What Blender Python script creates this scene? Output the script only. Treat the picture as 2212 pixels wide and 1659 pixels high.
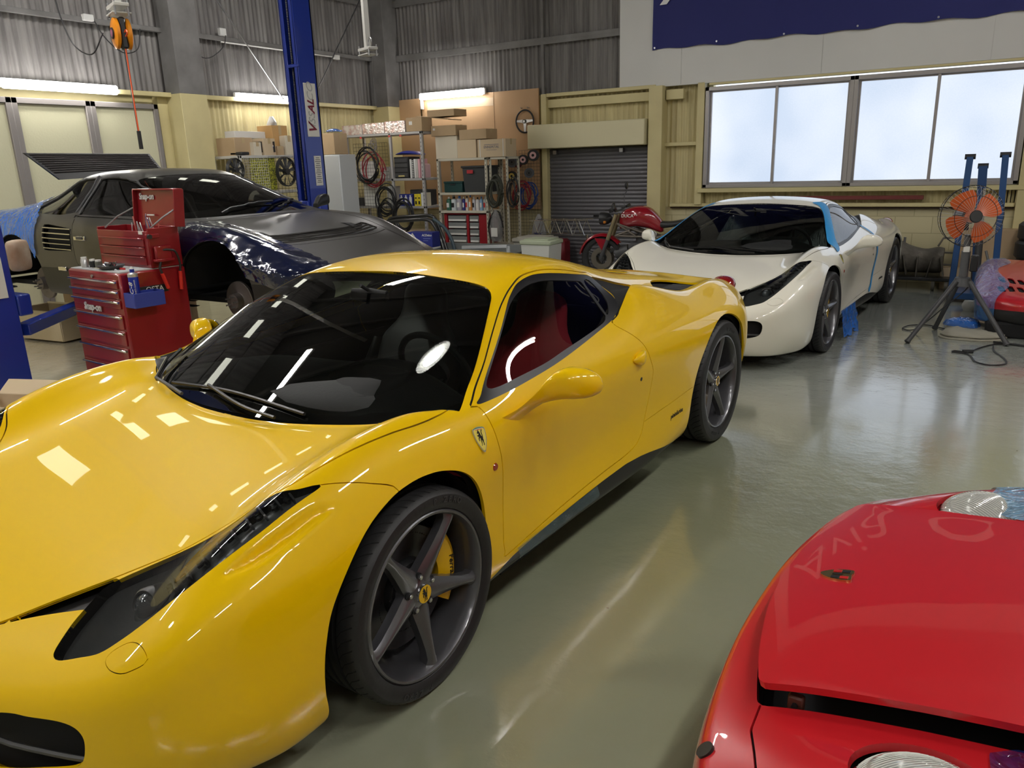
import bpy, math, random
import numpy as np
from math import pi, sin, cos, radians as rad
from mathutils import Vector, Matrix
for _o in list(bpy.data.objects): bpy.data.objects.remove(_o)
SC = bpy.context.scene; COL = SC.collection
rng = random.Random(7)

# ---------------------------------------------------------------- camera
CAM_H = 1.612
cam_d = bpy.data.cameras.new('camera'); cam = bpy.data.objects.new('camera', cam_d); COL.objects.link(cam)
cam_d.sensor_fit = 'HORIZONTAL'; cam_d.sensor_width = 36.0; cam_d.lens = 36.0*1669.55/2212
cam_d.clip_start = .05; cam_d.clip_end = 200
_rt = Vector((.85447863, .51856691, -.03089691)); _up = Vector((-.11705019, .25013588, .96110941)); _fw = Vector((-.50612796, .81763097, -.27443412))
cam.matrix_world = Matrix(((_rt.x,_up.x,-_fw.x,0),(_rt.y,_up.y,-_fw.y,0),(_rt.z,_up.z,-_fw.z,CAM_H),(0,0,0,1)))
SC.camera = cam
# ---------------------------------------------------------------- view and world
vs = SC.view_settings
vs.view_transform = 'Standard'; vs.look = 'None'; vs.gamma = 1; vs.use_curve_mapping = False
vs.exposure = 1.2
world = bpy.data.worlds.new('world'); SC.world = world; world.use_nodes = True
_bg = world.node_tree.nodes['Background']; _bg.inputs[0].default_value = (.75,.85,1,1); _bg.inputs[1].default_value = 1.0
SC.cycles.max_bounces = 10; SC.cycles.diffuse_bounces = 4; SC.cycles.glossy_bounces = 5; SC.cycles.transmission_bounces = 8
SC.cycles.transparent_max_bounces = 16
SC.cycles.sample_clamp_indirect = 6; SC.cycles.caustics_reflective = False; SC.cycles.caustics_refractive = False
SC.cycles.blur_glossy = 1.0
# ---------------------------------------------------------------- materials
MATS = {}
def mat(name, col=(.5,.5,.5), rough=.5, metal=0., coat=0., spec=.5, trans=0., ior=1.45, alpha=1., emit=None, es=0., bump=None, noise=None, coatr=.03):
    """procedural Principled material; noise=(scale, amount, col2) mixes a second colour, bump=(scale, strength)"""
    if name in MATS: return MATS[name]
    m = bpy.data.materials.new(name); m.use_nodes = True; nt = m.node_tree; b = nt.nodes['Principled BSDF']
    b.inputs['Base Color'].default_value = (*col, 1); b.inputs['Roughness'].default_value = rough
    b.inputs['Metallic'].default_value = metal; b.inputs['Coat Weight'].default_value = coat
    b.inputs['Coat Roughness'].default_value = coatr; b.inputs['Specular IOR Level'].default_value = spec
    b.inputs['Transmission Weight'].default_value = trans; b.inputs['IOR'].default_value = ior; b.inputs['Alpha'].default_value = alpha
    if emit: b.inputs['Emission Color'].default_value = (*emit, 1); b.inputs['Emission Strength'].default_value = es
    if noise or bump:
        tc = nt.nodes.new('ShaderNodeTexCoord')
    if noise:
        n = nt.nodes.new('ShaderNodeTexNoise'); n.inputs['Scale'].default_value = noise[0]; n.inputs['Detail'].default_value = 6
        nt.links.new(tc.outputs['Object'], n.inputs['Vector'])
        r = nt.nodes.new('ShaderNodeValToRGB'); r.color_ramp.elements[0].position = .5-noise[1]; r.color_ramp.elements[1].position = .5+noise[1]
        r.color_ramp.elements[0].color = (*col,1); r.color_ramp.elements[1].color = (*noise[2],1)
        nt.links.new(n.outputs['Fac'], r.inputs['Fac']); nt.links.new(r.outputs['Color'], b.inputs['Base Color'])
    if bump:
        n2 = nt.nodes.new('ShaderNodeTexNoise'); n2.inputs['Scale'].default_value = bump[0]; n2.inputs['Detail'].default_value = 4
        nt.links.new(tc.outputs['Object'], n2.inputs['Vector'])
        bp = nt.nodes.new('ShaderNodeBump'); bp.inputs['Strength'].default_value = bump[1]; bp.inputs['Distance'].default_value = .01
        nt.links.new(n2.outputs['Fac'], bp.inputs['Height']); nt.links.new(bp.outputs['Normal'], b.inputs['Normal'])
    MATS[name] = m; return m
def glassy(name, tint, refl=1.0, rough=0.0, dens=.6):
    """thin pane: tinted see-through with a sharp mirror layer by Fresnel"""
    if name in MATS: return MATS[name]
    m = bpy.data.materials.new(name); m.use_nodes = True; nt = m.node_tree; nt.nodes.clear()
    out = nt.nodes.new('ShaderNodeOutputMaterial'); mx = nt.nodes.new('ShaderNodeMixShader'); fr = nt.nodes.new('ShaderNodeFresnel')
    fr.inputs['IOR'].default_value = 1.5
    mu = nt.nodes.new('ShaderNodeMath'); mu.operation = 'MULTIPLY'; mu.inputs[1].default_value = refl; mu.use_clamp = True
    tr = nt.nodes.new('ShaderNodeBsdfTransparent'); tr.inputs[0].default_value = (*tint,1)
    gl = nt.nodes.new('ShaderNodeBsdfGlossy'); gl.inputs['Roughness'].default_value = rough
    nt.links.new(fr.outputs[0], mu.inputs[0]); nt.links.new(mu.outputs[0], mx.inputs[0]); nt.links.new(tr.outputs[0], mx.inputs[1])
    nt.links.new(gl.outputs[0], mx.inputs[2]); nt.links.new(mx.outputs[0], out.inputs[0]); MATS[name] = m; return m
def film(name, col, a=.5, scale=9, strength=.8, rough=.12):
    """crinkled plastic film, partly see-through"""
    if name in MATS: return MATS[name]
    m = mat(name, col, rough, spec=.9, alpha=a, coat=1.); nt=m.node_tree; b=nt.nodes['Principled BSDF']; L=nt.links.new
    tc=nt.nodes.new('ShaderNodeTexCoord'); mp=nt.nodes.new('ShaderNodeMapping'); mp.inputs['Scale'].default_value=(1,1,.45); mp.inputs['Rotation'].default_value=(.3,.5,.2)
    n=nt.nodes.new('ShaderNodeTexNoise'); n.inputs['Scale'].default_value=scale; n.inputs['Detail'].default_value=3; n.inputs['Distortion'].default_value=.7
    v=nt.nodes.new('ShaderNodeTexVoronoi'); v.feature='DISTANCE_TO_EDGE'; v.inputs['Scale'].default_value=scale*1.2
    L(tc.outputs['Object'],mp.inputs[0]); L(mp.outputs[0],n.inputs['Vector']); L(n.outputs['Color'],v.inputs['Vector'])
    ad=nt.nodes.new('ShaderNodeMath'); ad.operation='MULTIPLY_ADD'; ad.inputs[1].default_value=.6; L(v.outputs['Distance'],ad.inputs[0]); L(n.outputs['Fac'],ad.inputs[2])
    bp=nt.nodes.new('ShaderNodeBump'); bp.inputs['Strength'].default_value=min(strength,1); bp.inputs['Distance'].default_value=.05
    L(ad.outputs[0],bp.inputs['Height']); L(bp.outputs[0],b.inputs['Normal']); L(bp.outputs[0],b.inputs['Coat Normal']); return m
# ---------------------------------------------------------------- mesh builder
def xf(loc=(0,0,0), rot=(0,0,0), sc=(1,1,1)):
    from mathutils import Euler
    return Matrix.Translation(loc) @ Euler(rot).to_matrix().to_4x4() @ Matrix.Diagonal((*sc,1))
class MB:
    def __init__(s): s.v=[]; s.f=[]; s.m=[]; s.mats=[]
    def mi(s, m):
        if m is None: return 0
        if m not in s.mats: s.mats.append(m)
        return s.mats.index(m)
    def add(s, vs, fs, m=None, T=None):
        k=len(s.v); i=s.mi(m)
        if T is not None: vs=[T@Vector(p) for p in vs]
        s.v += [tuple(p) for p in vs]; s.f += [tuple(a+k for a in f) for f in fs]; s.m += [i]*len(fs); return s
    def box(s, c, d, m=None, bev=0., T=None, rot=None):
        """box centre c size d with chamfered edges"""
        x,y,z=[q/2 for q in d]; b=min(bev,x*.49,y*.49,z*.49)
        if b<=0:
            vs=[(i*x,j*y,k*z) for i in(-1,1) for j in(-1,1) for k in(-1,1)]
            fs=[(0,1,3,2),(4,6,7,5),(0,4,5,1),(2,3,7,6),(0,2,6,4),(1,5,7,3)]
        else:
            vs=[];idx={}
            for i in(-1,1):
                for j in(-1,1):
                    for k in(-1,1):
                        idx[i,j,k]=len(vs)
                        vs+=[(i*x,j*(y-b),k*(z-b)),(i*(x-b),j*y,k*(z-b)),(i*(x-b),j*(y-b),k*z)]
            fs=[]
            def q(l): fs.append(tuple(l))
            for a in range(3):
                for sg in(-1,1):
                    o=[(-1,-1),(1,-1),(1,1),(-1,1)]
                    ks=[]
                    for (p,r) in o:
                        t=[0,0,0]; t[a]=sg; t[(a+1)%3]=p; t[(a+2)%3]=r; ks.append(idx[tuple(t)]+a)
                    q(ks if sg>0 else ks[::-1])
            for a in range(3):
                b1,b2=(a+1)%3,(a+2)%3
                for p in(-1,1):
                    for r in(-1,1):
                        t0=[0,0,0];t1=[0,0,0]; t0[a]=-1;t1[a]=1
                        for t in(t0,t1): t[b1]=p;t[b2]=r
                        A,B=idx[tuple(t0)],idx[tuple(t1)]
                        l=[A+b1,B+b1,B+b2,A+b2]; q(l if p*r<0 else l[::-1])
            for k_,i0 in idx.items():
                l=[i0,i0+1,i0+2]; q(l if k_[0]*k_[1]*k_[2]>0 else l[::-1])
        M=Matrix.Translation(c)
        if rot is not None: M=M@xf((0,0,0),rot)
        if T is not None: M=T@M
        return s.add(vs,fs,m,M)
    def cyl(s, a, b, r, n=16, m=None, r2=None, cap=True, T=None):
        a=Vector(a);b=Vector(b); d=(b-a); L=d.length
        if L<1e-7: return s
        q=d.to_track_quat('Z','Y').to_matrix(); r2=r if r2 is None else r2
        vs=[a+q@Vector((r*cos(2*pi*i/n),r*sin(2*pi*i/n),0)) for i in range(n)]+[a+q@Vector((r2*cos(2*pi*i/n),r2*sin(2*pi*i/n),L)) for i in range(n)]
        fs=[(i,(i+1)%n,n+(i+1)%n,n+i) for i in range(n)]
        if cap: fs+=[tuple(range(n))[::-1],tuple(range(n,2*n))]
        return s.add(vs,fs,m,T)
    def tube(s, pts, r, n=8, m=None, closed=False, cap=True, T=None):
        P=[Vector(p) for p in pts]; N=len(P); R=r if hasattr(r,'__len__') else [r]*N
        if N<2: return s
        tg=[]
        for i in range(N):
            a=P[(i-1)%N] if (closed or i>0) else P[i]; b=P[(i+1)%N] if (closed or i<N-1) else P[i]
            t=(b-a); tg.append(t.normalized() if t.length>1e-9 else Vector((0,0,1)))
        up=Vector((0,0,1)) if abs(tg[0].z)<.9 else Vector((1,0,0)); nrm=(up-tg[0]*up.dot(tg[0])).normalized(); vs=[]
        for i in range(N):
            nrm=(nrm-tg[i]*nrm.dot(tg[i]));  nrm=nrm.normalized() if nrm.length>1e-6 else tg[i].orthogonal().normalized()
            bn=tg[i].cross(nrm)
            vs+=[P[i]+(nrm*cos(2*pi*k/n)+bn*sin(2*pi*k/n))*R[i] for k in range(n)]
        fs=[]
        for i in range(N if closed else N-1):
            j=(i+1)%N
            fs+=[(i*n+k,i*n+(k+1)%n,j*n+(k+1)%n,j*n+k) for k in range(n)]
        if cap and not closed: fs+=[tuple(range(n))[::-1],tuple(range((N-1)*n,N*n))]
        return s.add(vs,fs,m,T)
    def lathe(s, prof, n=32, m=None, axis='Z', T=None, ang=2*pi, ms=None):
        """prof: list of (r, h); revolved round axis; ms optional material per segment"""
        N=len(prof); full=abs(ang-2*pi)<1e-6; C=n if full else n+1; vs=[]
        for i in range(C):
            t=ang*i/n; c,si=cos(t),sin(t)
            for r,h in prof:
                vs.append({'Z':(r*c,r*si,h),'Y':(r*c,h,r*si),'X':(h,r*c,r*si)}[axis])
        for k in range(N-1):
            fs=[]
            if prof[k][0]<1e-9 and prof[k+1][0]<1e-9: continue
            for i in range(n):
                j=(i+1)%C
                l=(i*N+k,j*N+k,j*N+k+1,i*N+k+1)
                if axis=='Y': l=l[::-1]
                fs.append(l)
            kk=len(s.v); i_=s.mi(ms[k] if ms else m)
            s.f+=[tuple(a+kk for a in f) for f in fs]; s.m+=[i_]*len(fs)
        if T is not None: vs=[T@Vector(p) for p in vs]
        s.v+=[tuple(p) for p in vs]; return s
    def prism(s, poly, h0, h1, m=None, axis='Z', T=None, caps=True):
        """2D polygon extruded along axis from h0 to h1"""
        n=len(poly); mp={'Z':lambda a,b,h:(a,b,h),'Y':lambda a,b,h:(a,h,b),'X':lambda a,b,h:(h,a,b)}[axis]
        vs=[mp(a,b,h0) for a,b in poly]+[mp(a,b,h1) for a,b in poly]
        fs=[(i,(i+1)%n,n+(i+1)%n,n+i) for i in range(n)]
        if caps: fs+=[tuple(range(n))[::-1],tuple(range(n,2*n))]
        return s.add(vs,fs,m,T)
    def build(s, name, m=None, parent=None, smooth=40, loc=None, rot=None):
        me=bpy.data.meshes.new(name); me.from_pydata(s.v,[],s.f)
        for q in (s.mats or [m]):
            if q: me.materials.append(q)
        if s.mats and len(me.polygons)==len(s.m): me.polygons.foreach_set('material_index',s.m)
        me.validate(); me.update()
        if smooth is not None: me.shade_smooth(); me.set_sharp_from_angle(angle=rad(smooth))
        import bmesh
        bm=bmesh.new(); bm.from_mesh(me); bmesh.ops.recalc_face_normals(bm,faces=bm.faces); bm.to_mesh(me); bm.free()
        return link(name, me, parent, loc, rot)
def link(name, data, parent=None, loc=None, rot=None):
    o=bpy.data.objects.new(name,data); COL.objects.link(o)
    if parent: o.parent=parent
    if loc is not None: o.location=loc
    if rot is not None: o.rotation_euler=rot
    return o
def tag(o, label=None, cat=None, group=None, kind=None):
    if label: o['label']=label
    if cat: o['category']=cat
    if group: o['group']=group
    if kind: o['kind']=kind
    return o
def thing(name, label, cat, loc=(0,0,0), rz=0., group=None):
    o=link(name,None,None,loc,(0,0,rz)); o.empty_display_size=.1; return tag(o,label,cat,group)
def struct(name, mb, m=None, smooth=40): return tag(mb.build(name,m,None,smooth),kind='structure')
def copy_tree(o, parent=None):
    c=o.copy(); COL.objects.link(c)
    if parent is not None: c.parent=parent
    for ch in [q for q in bpy.data.objects if q.parent==o]: copy_tree(ch,c)
    return c
def text_mesh(txt, size=.1, depth=.002, shear=0., space=1., bold=0.):
    cu=bpy.data.curves.new('t','FONT'); cu.body=txt; cu.size=size; cu.extrude=depth; cu.shear=shear; cu.space_character=space; cu.offset=bold
    cu.align_x='CENTER'; cu.align_y='CENTER'; cu.resolution_u=3
    o=bpy.data.objects.new('t',cu); COL.objects.link(o)
    dg=bpy.context.evaluated_depsgraph_get(); me=bpy.data.meshes.new_from_object(o.evaluated_get(dg)); bpy.data.objects.remove(o); bpy.data.curves.remove(cu)
    return me
def lettering(name, txt, m, parent, M, size=.1, depth=.0015, shear=0., space=1., bold=0.):
    """text as real raised letters; M: matrix placing the text plane (x right, y up, z out)"""
    me=text_mesh(txt,size,depth,shear,space,bold); me.transform(M); me.materials.clear(); me.materials.append(m)
    return link(name,me,parent)
def basis(o, xd, yd):
    x=Vector(xd).normalized(); y=Vector(yd); y=(y-x*y.dot(x)).normalized(); z=x.cross(y)
    return Matrix(((x.x,y.x,z.x,o[0]),(x.y,y.y,z.y,o[1]),(x.z,y.z,z.z,o[2]),(0,0,0,1)))
# ---------------------------------------------------------------- smooth surfaces
def catmull(V, F):
    """one Catmull-Clark step on quads; original vertices keep their indices"""
    V=np.asarray(V,float); F=np.asarray(F,int); n=len(V)
    E=np.stack([F,np.roll(F,-1,1)],-1).reshape(-1,2); Es=np.sort(E,1)
    U,inv,cnt=np.unique(Es,axis=0,return_inverse=True,return_counts=True); inv=inv.ravel()
    fp=V[F].mean(1); ef=np.zeros((len(U),3)); np.add.at(ef,inv,np.repeat(fp,4,0))
    mid=V[U].mean(1); bd=cnt==1
    ep=np.where(bd[:,None],mid,(mid*2+ef)/4)
    val=np.zeros(n); np.add.at(val,U[:,0],1); np.add.at(val,U[:,1],1)
    Fs=np.zeros((n,3)); nf=np.zeros(n); np.add.at(Fs,F.ravel(),np.repeat(fp,4,0)); np.add.at(nf,F.ravel(),1)
    Es_=np.zeros((n,3)); np.add.at(Es_,U[:,0],mid); np.add.at(Es_,U[:,1],mid)
    nn=np.maximum(nf,1)[:,None]; vv=np.maximum(val,1)[:,None]
    newV=(Fs/nn+2*Es_/vv+(vv-3)*V)/vv
    bv=np.zeros(n,bool); bv[U[bd].ravel()]=True
    bs=np.zeros((n,3)); np.add.at(bs,U[bd][:,0],V[U[bd][:,1]]); np.add.at(bs,U[bd][:,1],V[U[bd][:,0]])
    newV[bv]=V[bv]*.75+bs[bv]*.125
    P=np.concatenate([newV,fp,ep]); fi=n+np.arange(len(F)); ei=n+len(F)+inv.reshape(-1,4)
    Q=np.stack([np.stack([F[:,k],ei[:,k],fi,ei[:,(k-1)%4]],-1) for k in range(4)],1).reshape(-1,4)
    return P,Q
def fit_cage(T, F, w=.9, it=3, pin=None):
    """move the cage so the limit surface passes (nearly) through the targets"""
    P=np.array(T,float)
    for _ in range(it):
        S,Q=catmull(P,F); S,_q=catmull(S,Q)
        d=(np.asarray(T)-S[:len(T)])*w
        if pin is not None: d[pin,1]=0
        P=P+d
    return P
def smooth_mesh(T, F, lv=4, w=.9, it=3):
    P=fit_cage(T,F,w,it); Q=np.asarray(F)
    for _ in range(lv): P,Q=catmull(P,Q)
    return P,Q
def vnormals(V, F):
    T=np.concatenate([F[:,[0,1,2]],F[:,[0,2,3]]]) if F.shape[1]==4 else F
    n=np.cross(V[T[:,1]]-V[T[:,0]],V[T[:,2]]-V[T[:,0]]); N=np.zeros_like(V)
    for k in range(3): np.add.at(N,T[:,k],n)
    return N/np.maximum(np.linalg.norm(N,axis=1),1e-12)[:,None]
def sdf_poly(P, poly):
    """signed distance to a closed polygon, negative inside"""
    P=np.asarray(P); A=np.asarray(poly,float); B=np.roll(A,-1,0); d=np.full(len(P),1e9); ins=np.zeros(len(P),bool)
    for a,b in zip(A,B):
        e=b-a; t=np.clip(((P-a)@e)/max(e@e,1e-12),0,1); d=np.minimum(d,np.linalg.norm(P-a-t[:,None]*e,axis=1))
        c=(a[1]>P[:,1])!=(b[1]>P[:,1])
        with np.errstate(all='ignore'): xi=(b[0]-a[0])*(P[:,1]-a[1])/(b[1]-a[1]+1e-15)+a[0]
        ins^=c&(P[:,0]<xi)
    return np.where(ins,-d,d)
def d_line(P, pts):
    A=np.asarray(pts,float); d=np.full(len(P),1e9)
    for a,b in zip(A[:-1],A[1:]):
        e=b-a; t=np.clip(((P-a)@e)/max(e@e,1e-12),0,1); d=np.minimum(d,np.linalg.norm(P-a-t[:,None]*e,axis=1))
    return d
def s_line(P, pts):
    """distance to an open polyline, signed by side"""
    A=np.asarray(pts,float); d=np.full(len(P),1e9); sg=np.ones(len(P))
    for a,b in zip(A[:-1],A[1:]):
        e=b-a; t=((P-a)@e)/max(e@e,1e-12); tc=np.clip(t,0,1); dd=np.linalg.norm(P-a-tc[:,None]*e,axis=1); c=e[0]*(P[:,1]-a[1])-e[1]*(P[:,0]-a[0])
        k=dd<d; d=np.where(k,dd,d); sg=np.where(k,np.sign(c)+(c==0),sg)
    return d*sg
def spl(pts, n=8, closed=False):
    """Catmull-Rom through points"""
    A=np.asarray(pts,float); N=len(A); out=[]
    for i in range(N if closed else N-1):
        p1,p2=A[i],A[(i+1)%N]; p0=A[(i-1)%N] if closed or i>0 else 2*p1-p2; p3=A[(i+2)%N] if closed or i<N-2 else 2*p2-p1
        for k in range(n):
            t=k/n; out.append(.5*((2*p1)+(-p0+p2)*t+(2*p0-5*p1+4*p2-p3)*t*t+(-p0+3*p1-3*p2+p3)*t**3))
    if not closed: out.append(A[-1])
    return np.array(out)
class Skin:
    """triangle mesh cut into labelled regions"""
    def __init__(s, V, Q):
        s.V=np.array(V); s.N=vnormals(s.V,Q); s.T=np.concatenate([Q[:,[0,1,2]],Q[:,[0,2,3]]]); s.L=np.zeros(len(s.T),int)
    def gap(s, sd, g, only, where=None):
        """narrow shut line where |sd|<g"""
        nr=lambda C:(np.abs(sd(C))<.06)&(where(C) if where else True)
        s.cut(lambda V:sd(V)-g,None,only,nr); s.cut(lambda V:sd(V)+g,None,only,nr)
        C=s.V[s.T].mean(1); k=np.isin(s.L,only)&(np.abs(sd(C))<g)
        if where: k&=where(C)
        s.L[k]=11; return s
    def cut(s, fn, label, only=(0,), where=None):
        """fn(V)->signed field; the inside (<0) of regions listed in only becomes label"""
        f=fn(s.V).astype(float); f[np.abs(f)<2e-5]=2e-5
        act=np.isin(s.L,only)
        C=s.V[s.T].mean(1)
        if where is not None: act&=where(C)
        sg=f[s.T]>0; mixed=act&(sg.any(1))&(~sg.all(1))
        inside=act&(~sg.any(1))
        if label is not None: s.L[inside]=label
        if not mixed.any(): return s
        # split every edge that crosses within mixed triangles (and in neighbours sharing it)
        T=s.T; E=np.sort(np.stack([T,np.roll(T,-1,1)],-1),-1)  # (n,3,2)
        Em=E[mixed].reshape(-1,2); Em=Em[(f[Em[:,0]]>0)!=(f[Em[:,1]]>0)]; U=np.unique(Em,axis=0)
        n=len(s.V); key=U[:,0].astype(np.int64)*(n+1)+U[:,1]
        a,b=U[:,0],U[:,1]; t=(f[a]/(f[a]-f[b]))[:,None]
        nV=s.V[a]*(1-t)+s.V[b]*t; nN=s.N[a]*(1-t)+s.N[b]*t; nN/=np.maximum(np.linalg.norm(nN,axis=1),1e-9)[:,None]
        s.V=np.concatenate([s.V,nV]); s.N=np.concatenate([s.N,nN])
        ek=E[...,0].astype(np.int64)*(n+1)+E[...,1]; pos=np.searchsorted(key,ek); pos=np.minimum(pos,len(key)-1); hit=key[pos]==ek
        mid=np.where(hit,n+pos,-1); touched=hit.any(1); keep=~touched
        outT=[T[keep]]; outL=[s.L[keep]]; nt=[];nl=[]
        fx=np.concatenate([f,np.zeros(len(U))])
        for i in np.where(touched)[0]:
            tri=T[i]; m=mid[i]; h=[k for k in range(3) if m[k]>=0]; base=s.L[i]; ac=act[i]
            if len(h)==1:
                k=h[0]; p,q,r=tri[k],tri[(k+1)%3],tri[(k+2)%3]; x=m[k]; subs=[(p,x,r),(x,q,r)]
            elif len(h)==2:
                k=[k for k in range(3) if m[k]<0][0]  # edge k uncut: p-q ; r opposite
                p,q,r=tri[k],tri[(k+1)%3],tri[(k+2)%3]; x=m[(k+1)%3]; y=m[(k+2)%3]
                subs=[(x,r,y),(p,q,x),(p,x,y)]
            else:
                p,q,r=tri; x,y,z=m; subs=[(p,x,z),(x,q,y),(z,y,r),(x,y,z)]
            for t_ in subs:
                nt.append(t_); g=fx[list(t_)].sum(); nl.append(label if (ac and g<0 and label is not None) else base)
        s.T=np.concatenate(outT+[np.array(nt)]); s.L=np.concatenate(outL+[np.array(nl)]); return s
    def part(s, name, labels, m, parent, off=0., skirt=0., skdir=None, where=None, flip=False, rim=False):
        sel=np.isin(s.L,labels)
        if where is not None: sel&=where(s.V[s.T].mean(1))
        T=s.T[sel]
        if not len(T): return None
        ids,inv=np.unique(T,return_inverse=True); T=inv.reshape(-1,3); V=s.V[ids]; N=s.N[ids]
        V=V+N*off; nv=[V]; nN=[N]; faces=[T]; k=len(V)
        if skirt:
            e=np.stack([T,np.roll(T,-1,1)],-1).reshape(-1,2); es=np.sort(e,1)
            u,ix,c=np.unique(es,axis=0,return_index=True,return_counts=True); be=e[ix[c==1]]
            be=be[np.abs(V[be][...,1]).max(1)>1e-6]
            bd=np.unique(be); mp={}; 
            D=-N[bd]*skirt if skdir is None else np.stack([skdir(v,n_) for v,n_ in zip(V[bd],N[bd])])
            for q_,b_ in enumerate(bd): mp[b_]=k+q_
            nv.append(V[bd]+D); nN.append(N[bd])
            faces.append(np.array([(a,mp[a],mp[b]) for a,b in be])); faces.append(np.array([(a,mp[b],b) for a,b in be]))
        V=np.concatenate(nv); Nn=np.concatenate(nN)
        if rim: faces=[faces[0][:0]]+faces[1:]; T=T[:0]
        F=np.concatenate([f[:, ::-1] if (flip) else f for f in faces])
        me=bpy.data.meshes.new(name); me.vertices.add(len(V)); me.vertices.foreach_set('co',V.ravel())
        me.loops.add(len(F)*3); me.loops.foreach_set('vertex_index',F.ravel().astype(np.int32))
        me.polygons.add(len(F)); me.polygons.foreach_set('loop_start',np.arange(0,len(F)*3,3,dtype=np.int32))
        me.update(calc_edges=True); me.validate(); me.shade_smooth(); me.materials.append(m)
        fn=np.cross(V[F[:,1]]-V[F[:,0]],V[F[:,2]]-V[F[:,0]]); fn/=np.maximum(np.linalg.norm(fn,axis=1),1e-12)[:,None]
        nf=len(T); ln=Nn[F].copy(); ln[nf:]=fn[nf:,None,:]
        if len(me.loops)==len(F)*3: me.normals_split_custom_set((ln if not flip else -ln).reshape(-1,3))
        return link(name,me,parent)
M_black=mat('black_trim',(.012,.012,.013),.35); M_void=mat('dark_underbody',(.006,.006,.007),.8)
M_tyre=mat('tyre_rubber',(.016,.016,.017),.5,bump=(60,.08)); M_tread=mat('tyre_groove',(.004,.004,.004),.9)
M_rim=mat('grey_wheel_paint',(.115,.115,.125),.3,metal=.6,coat=.6); M_chrome=mat('chrome',(.75,.75,.76),.12,metal=1)
M_steel=mat('brushed_steel',(.42,.42,.43),.35,metal=1); M_disc=mat('brake_disc_steel',(.07,.07,.075),.35,metal=.8)
M_yel_cal=mat('caliper_yellow',(.75,.45,.0),.3,coat=.5); M_glass=glassy('tinted_car_glass',(.55,.60,.57),1.15)
M_sglass=glassy('light_car_glass',(.80,.82,.79),1.1); M_int=mat('cabin_black',(.006,.006,.0065),.75); M_redcloth=mat('red_seat_cloth',(.38,.02,.03),.85,bump=(14,.5))
M_tail=mat('tail_lamp_red',(.25,.005,.008),.1,coat=1); M_lens=glassy('clear_lamp_lens',(.85,.88,.88),1.2)
M_hlint=mat('headlamp_housing',(.12,.12,.12),.35,metal=.3); M_dgrey=mat('dark_grey_plastic',(.055,.055,.058),.45)
# ---------------------------------------------------------------- light sources the hall has
def emis(name, col, s):
    if name in MATS: return MATS[name]
    m=bpy.data.materials.new(name); m.use_nodes=True; nt=m.node_tree; nt.nodes.clear(); o=nt.nodes.new('ShaderNodeOutputMaterial'); e=nt.nodes.new('ShaderNodeEmission')
    e.inputs[0].default_value=(*col,1); e.inputs[1].default_value=s; nt.links.new(e.outputs[0],o.inputs[0]); MATS[name]=m; return m
E_tube=emis('fluorescent_tube',(1,.97,.93),50); E_tubeL=emis('bright_fluorescent_tube',(1,.97,.93),72); E_sky=emis('skylight_panel',(.95,.95,.80),1.8); E_bay=emis('bay_lamp_glow',(1.,1.,.90),60)
M_whitepaint=mat('white_enamel',(.75,.75,.74),.35)
def tube_light(label, c, L, axis, z, group=None, em=None):
    """twin fluorescent batten; axis 'x' or 'y'"""
    t=thing('fluorescent_light',label,'light',(c[0],c[1],z),0 if axis=='x' else pi/2,group)
    b=MB(); b.box((0,0,.045),(L,.13,.05),M_whitepaint,.008); b.build('lamp_housing',None,t)
    for s_ in (-1,1):
        b=MB(); b.cyl((-L/2+.02,s_*.035,0),(L/2-.02,s_*.035,0),.019,12,em or E_tube); b.build('fluorescent_tube',None,t)
        b=MB(); 
        for e in (-1,1): b.box((e*(L/2-.012),s_*.035,.01),(.024,.03,.06),M_whitepaint,.003)
        b.build('lamp_holder',None,t)
    return t
def wall_light(label, c, L, axis):
    t=thing('fluorescent_light',label,'light',c,{'x':0,'y':pi/2}[axis],None)
    b=MB(); b.box((0,.03,0),(L,.05,.10),M_whitepaint,.008); b.build('lamp_housing',None,t)
    b=MB(); b.box((0,-.03,-.01),(L-.02,.07,.10),emis('fluorescent_diffuser',(1,.975,.93),13),.02); b.build('diffuser',None,t)
    return t
# wall-mounted battens seen in the photo
wall_light('long fluorescent batten over the frosted sliding doors at far left',(-9.10,5.30,2.60),1.32,'y')
wall_light('short fluorescent batten on the left wall beside the blue lift post',(-9.10,8.38,2.62),1.32,'y')
wall_light('fluorescent batten on the plywood panel above the storage racks',(-7.69,10.86,2.72),1.26,'x')
# ceiling rows outside the frame
for i,y in enumerate((-3.5,-1.2,1.1,3.4,5.7,8.0)):
    tube_light('fluorescent batten in the ceiling row along the right side',(1.3,y),1.25,'y',4.6,'right ceiling battens')
for i,y in enumerate((-3.2,-.9,1.4,3.2,6.6)):
    tube_light('fluorescent batten in the ceiling row over the lift bays',(-6.4,y),1.25,'y',4.6,'left ceiling battens',E_tubeL)
def bay_lamp(x,y,z):
    t=thing('bay_lamp','round high-bay lamp hanging from the roof','lamp',(x,y,z),0,'high-bay lamps')
    b=MB(); b.lathe([(.0,.34),(.05,.33),(.06,.20),(.10,.18),(.24,.0),(.235,.0),(.09,.17)],32,mat('lamp_shade_alu',(.5,.5,.5),.35,metal=.8),'Z'); b.cyl((0,0,.33),(0,0,5.75-z),.01,8,M_steel); b.build('lamp_shade',None,t)
    b=MB(); b.lathe([(0,.015),(.12,.015),(.15,.03)],32,E_bay,'Z'); b.build('lamp_lens',None,t)
for p in ((-3.65,3.35,4.9),(-3.65,-2.2,4.9)): bay_lamp(*p)
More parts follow.
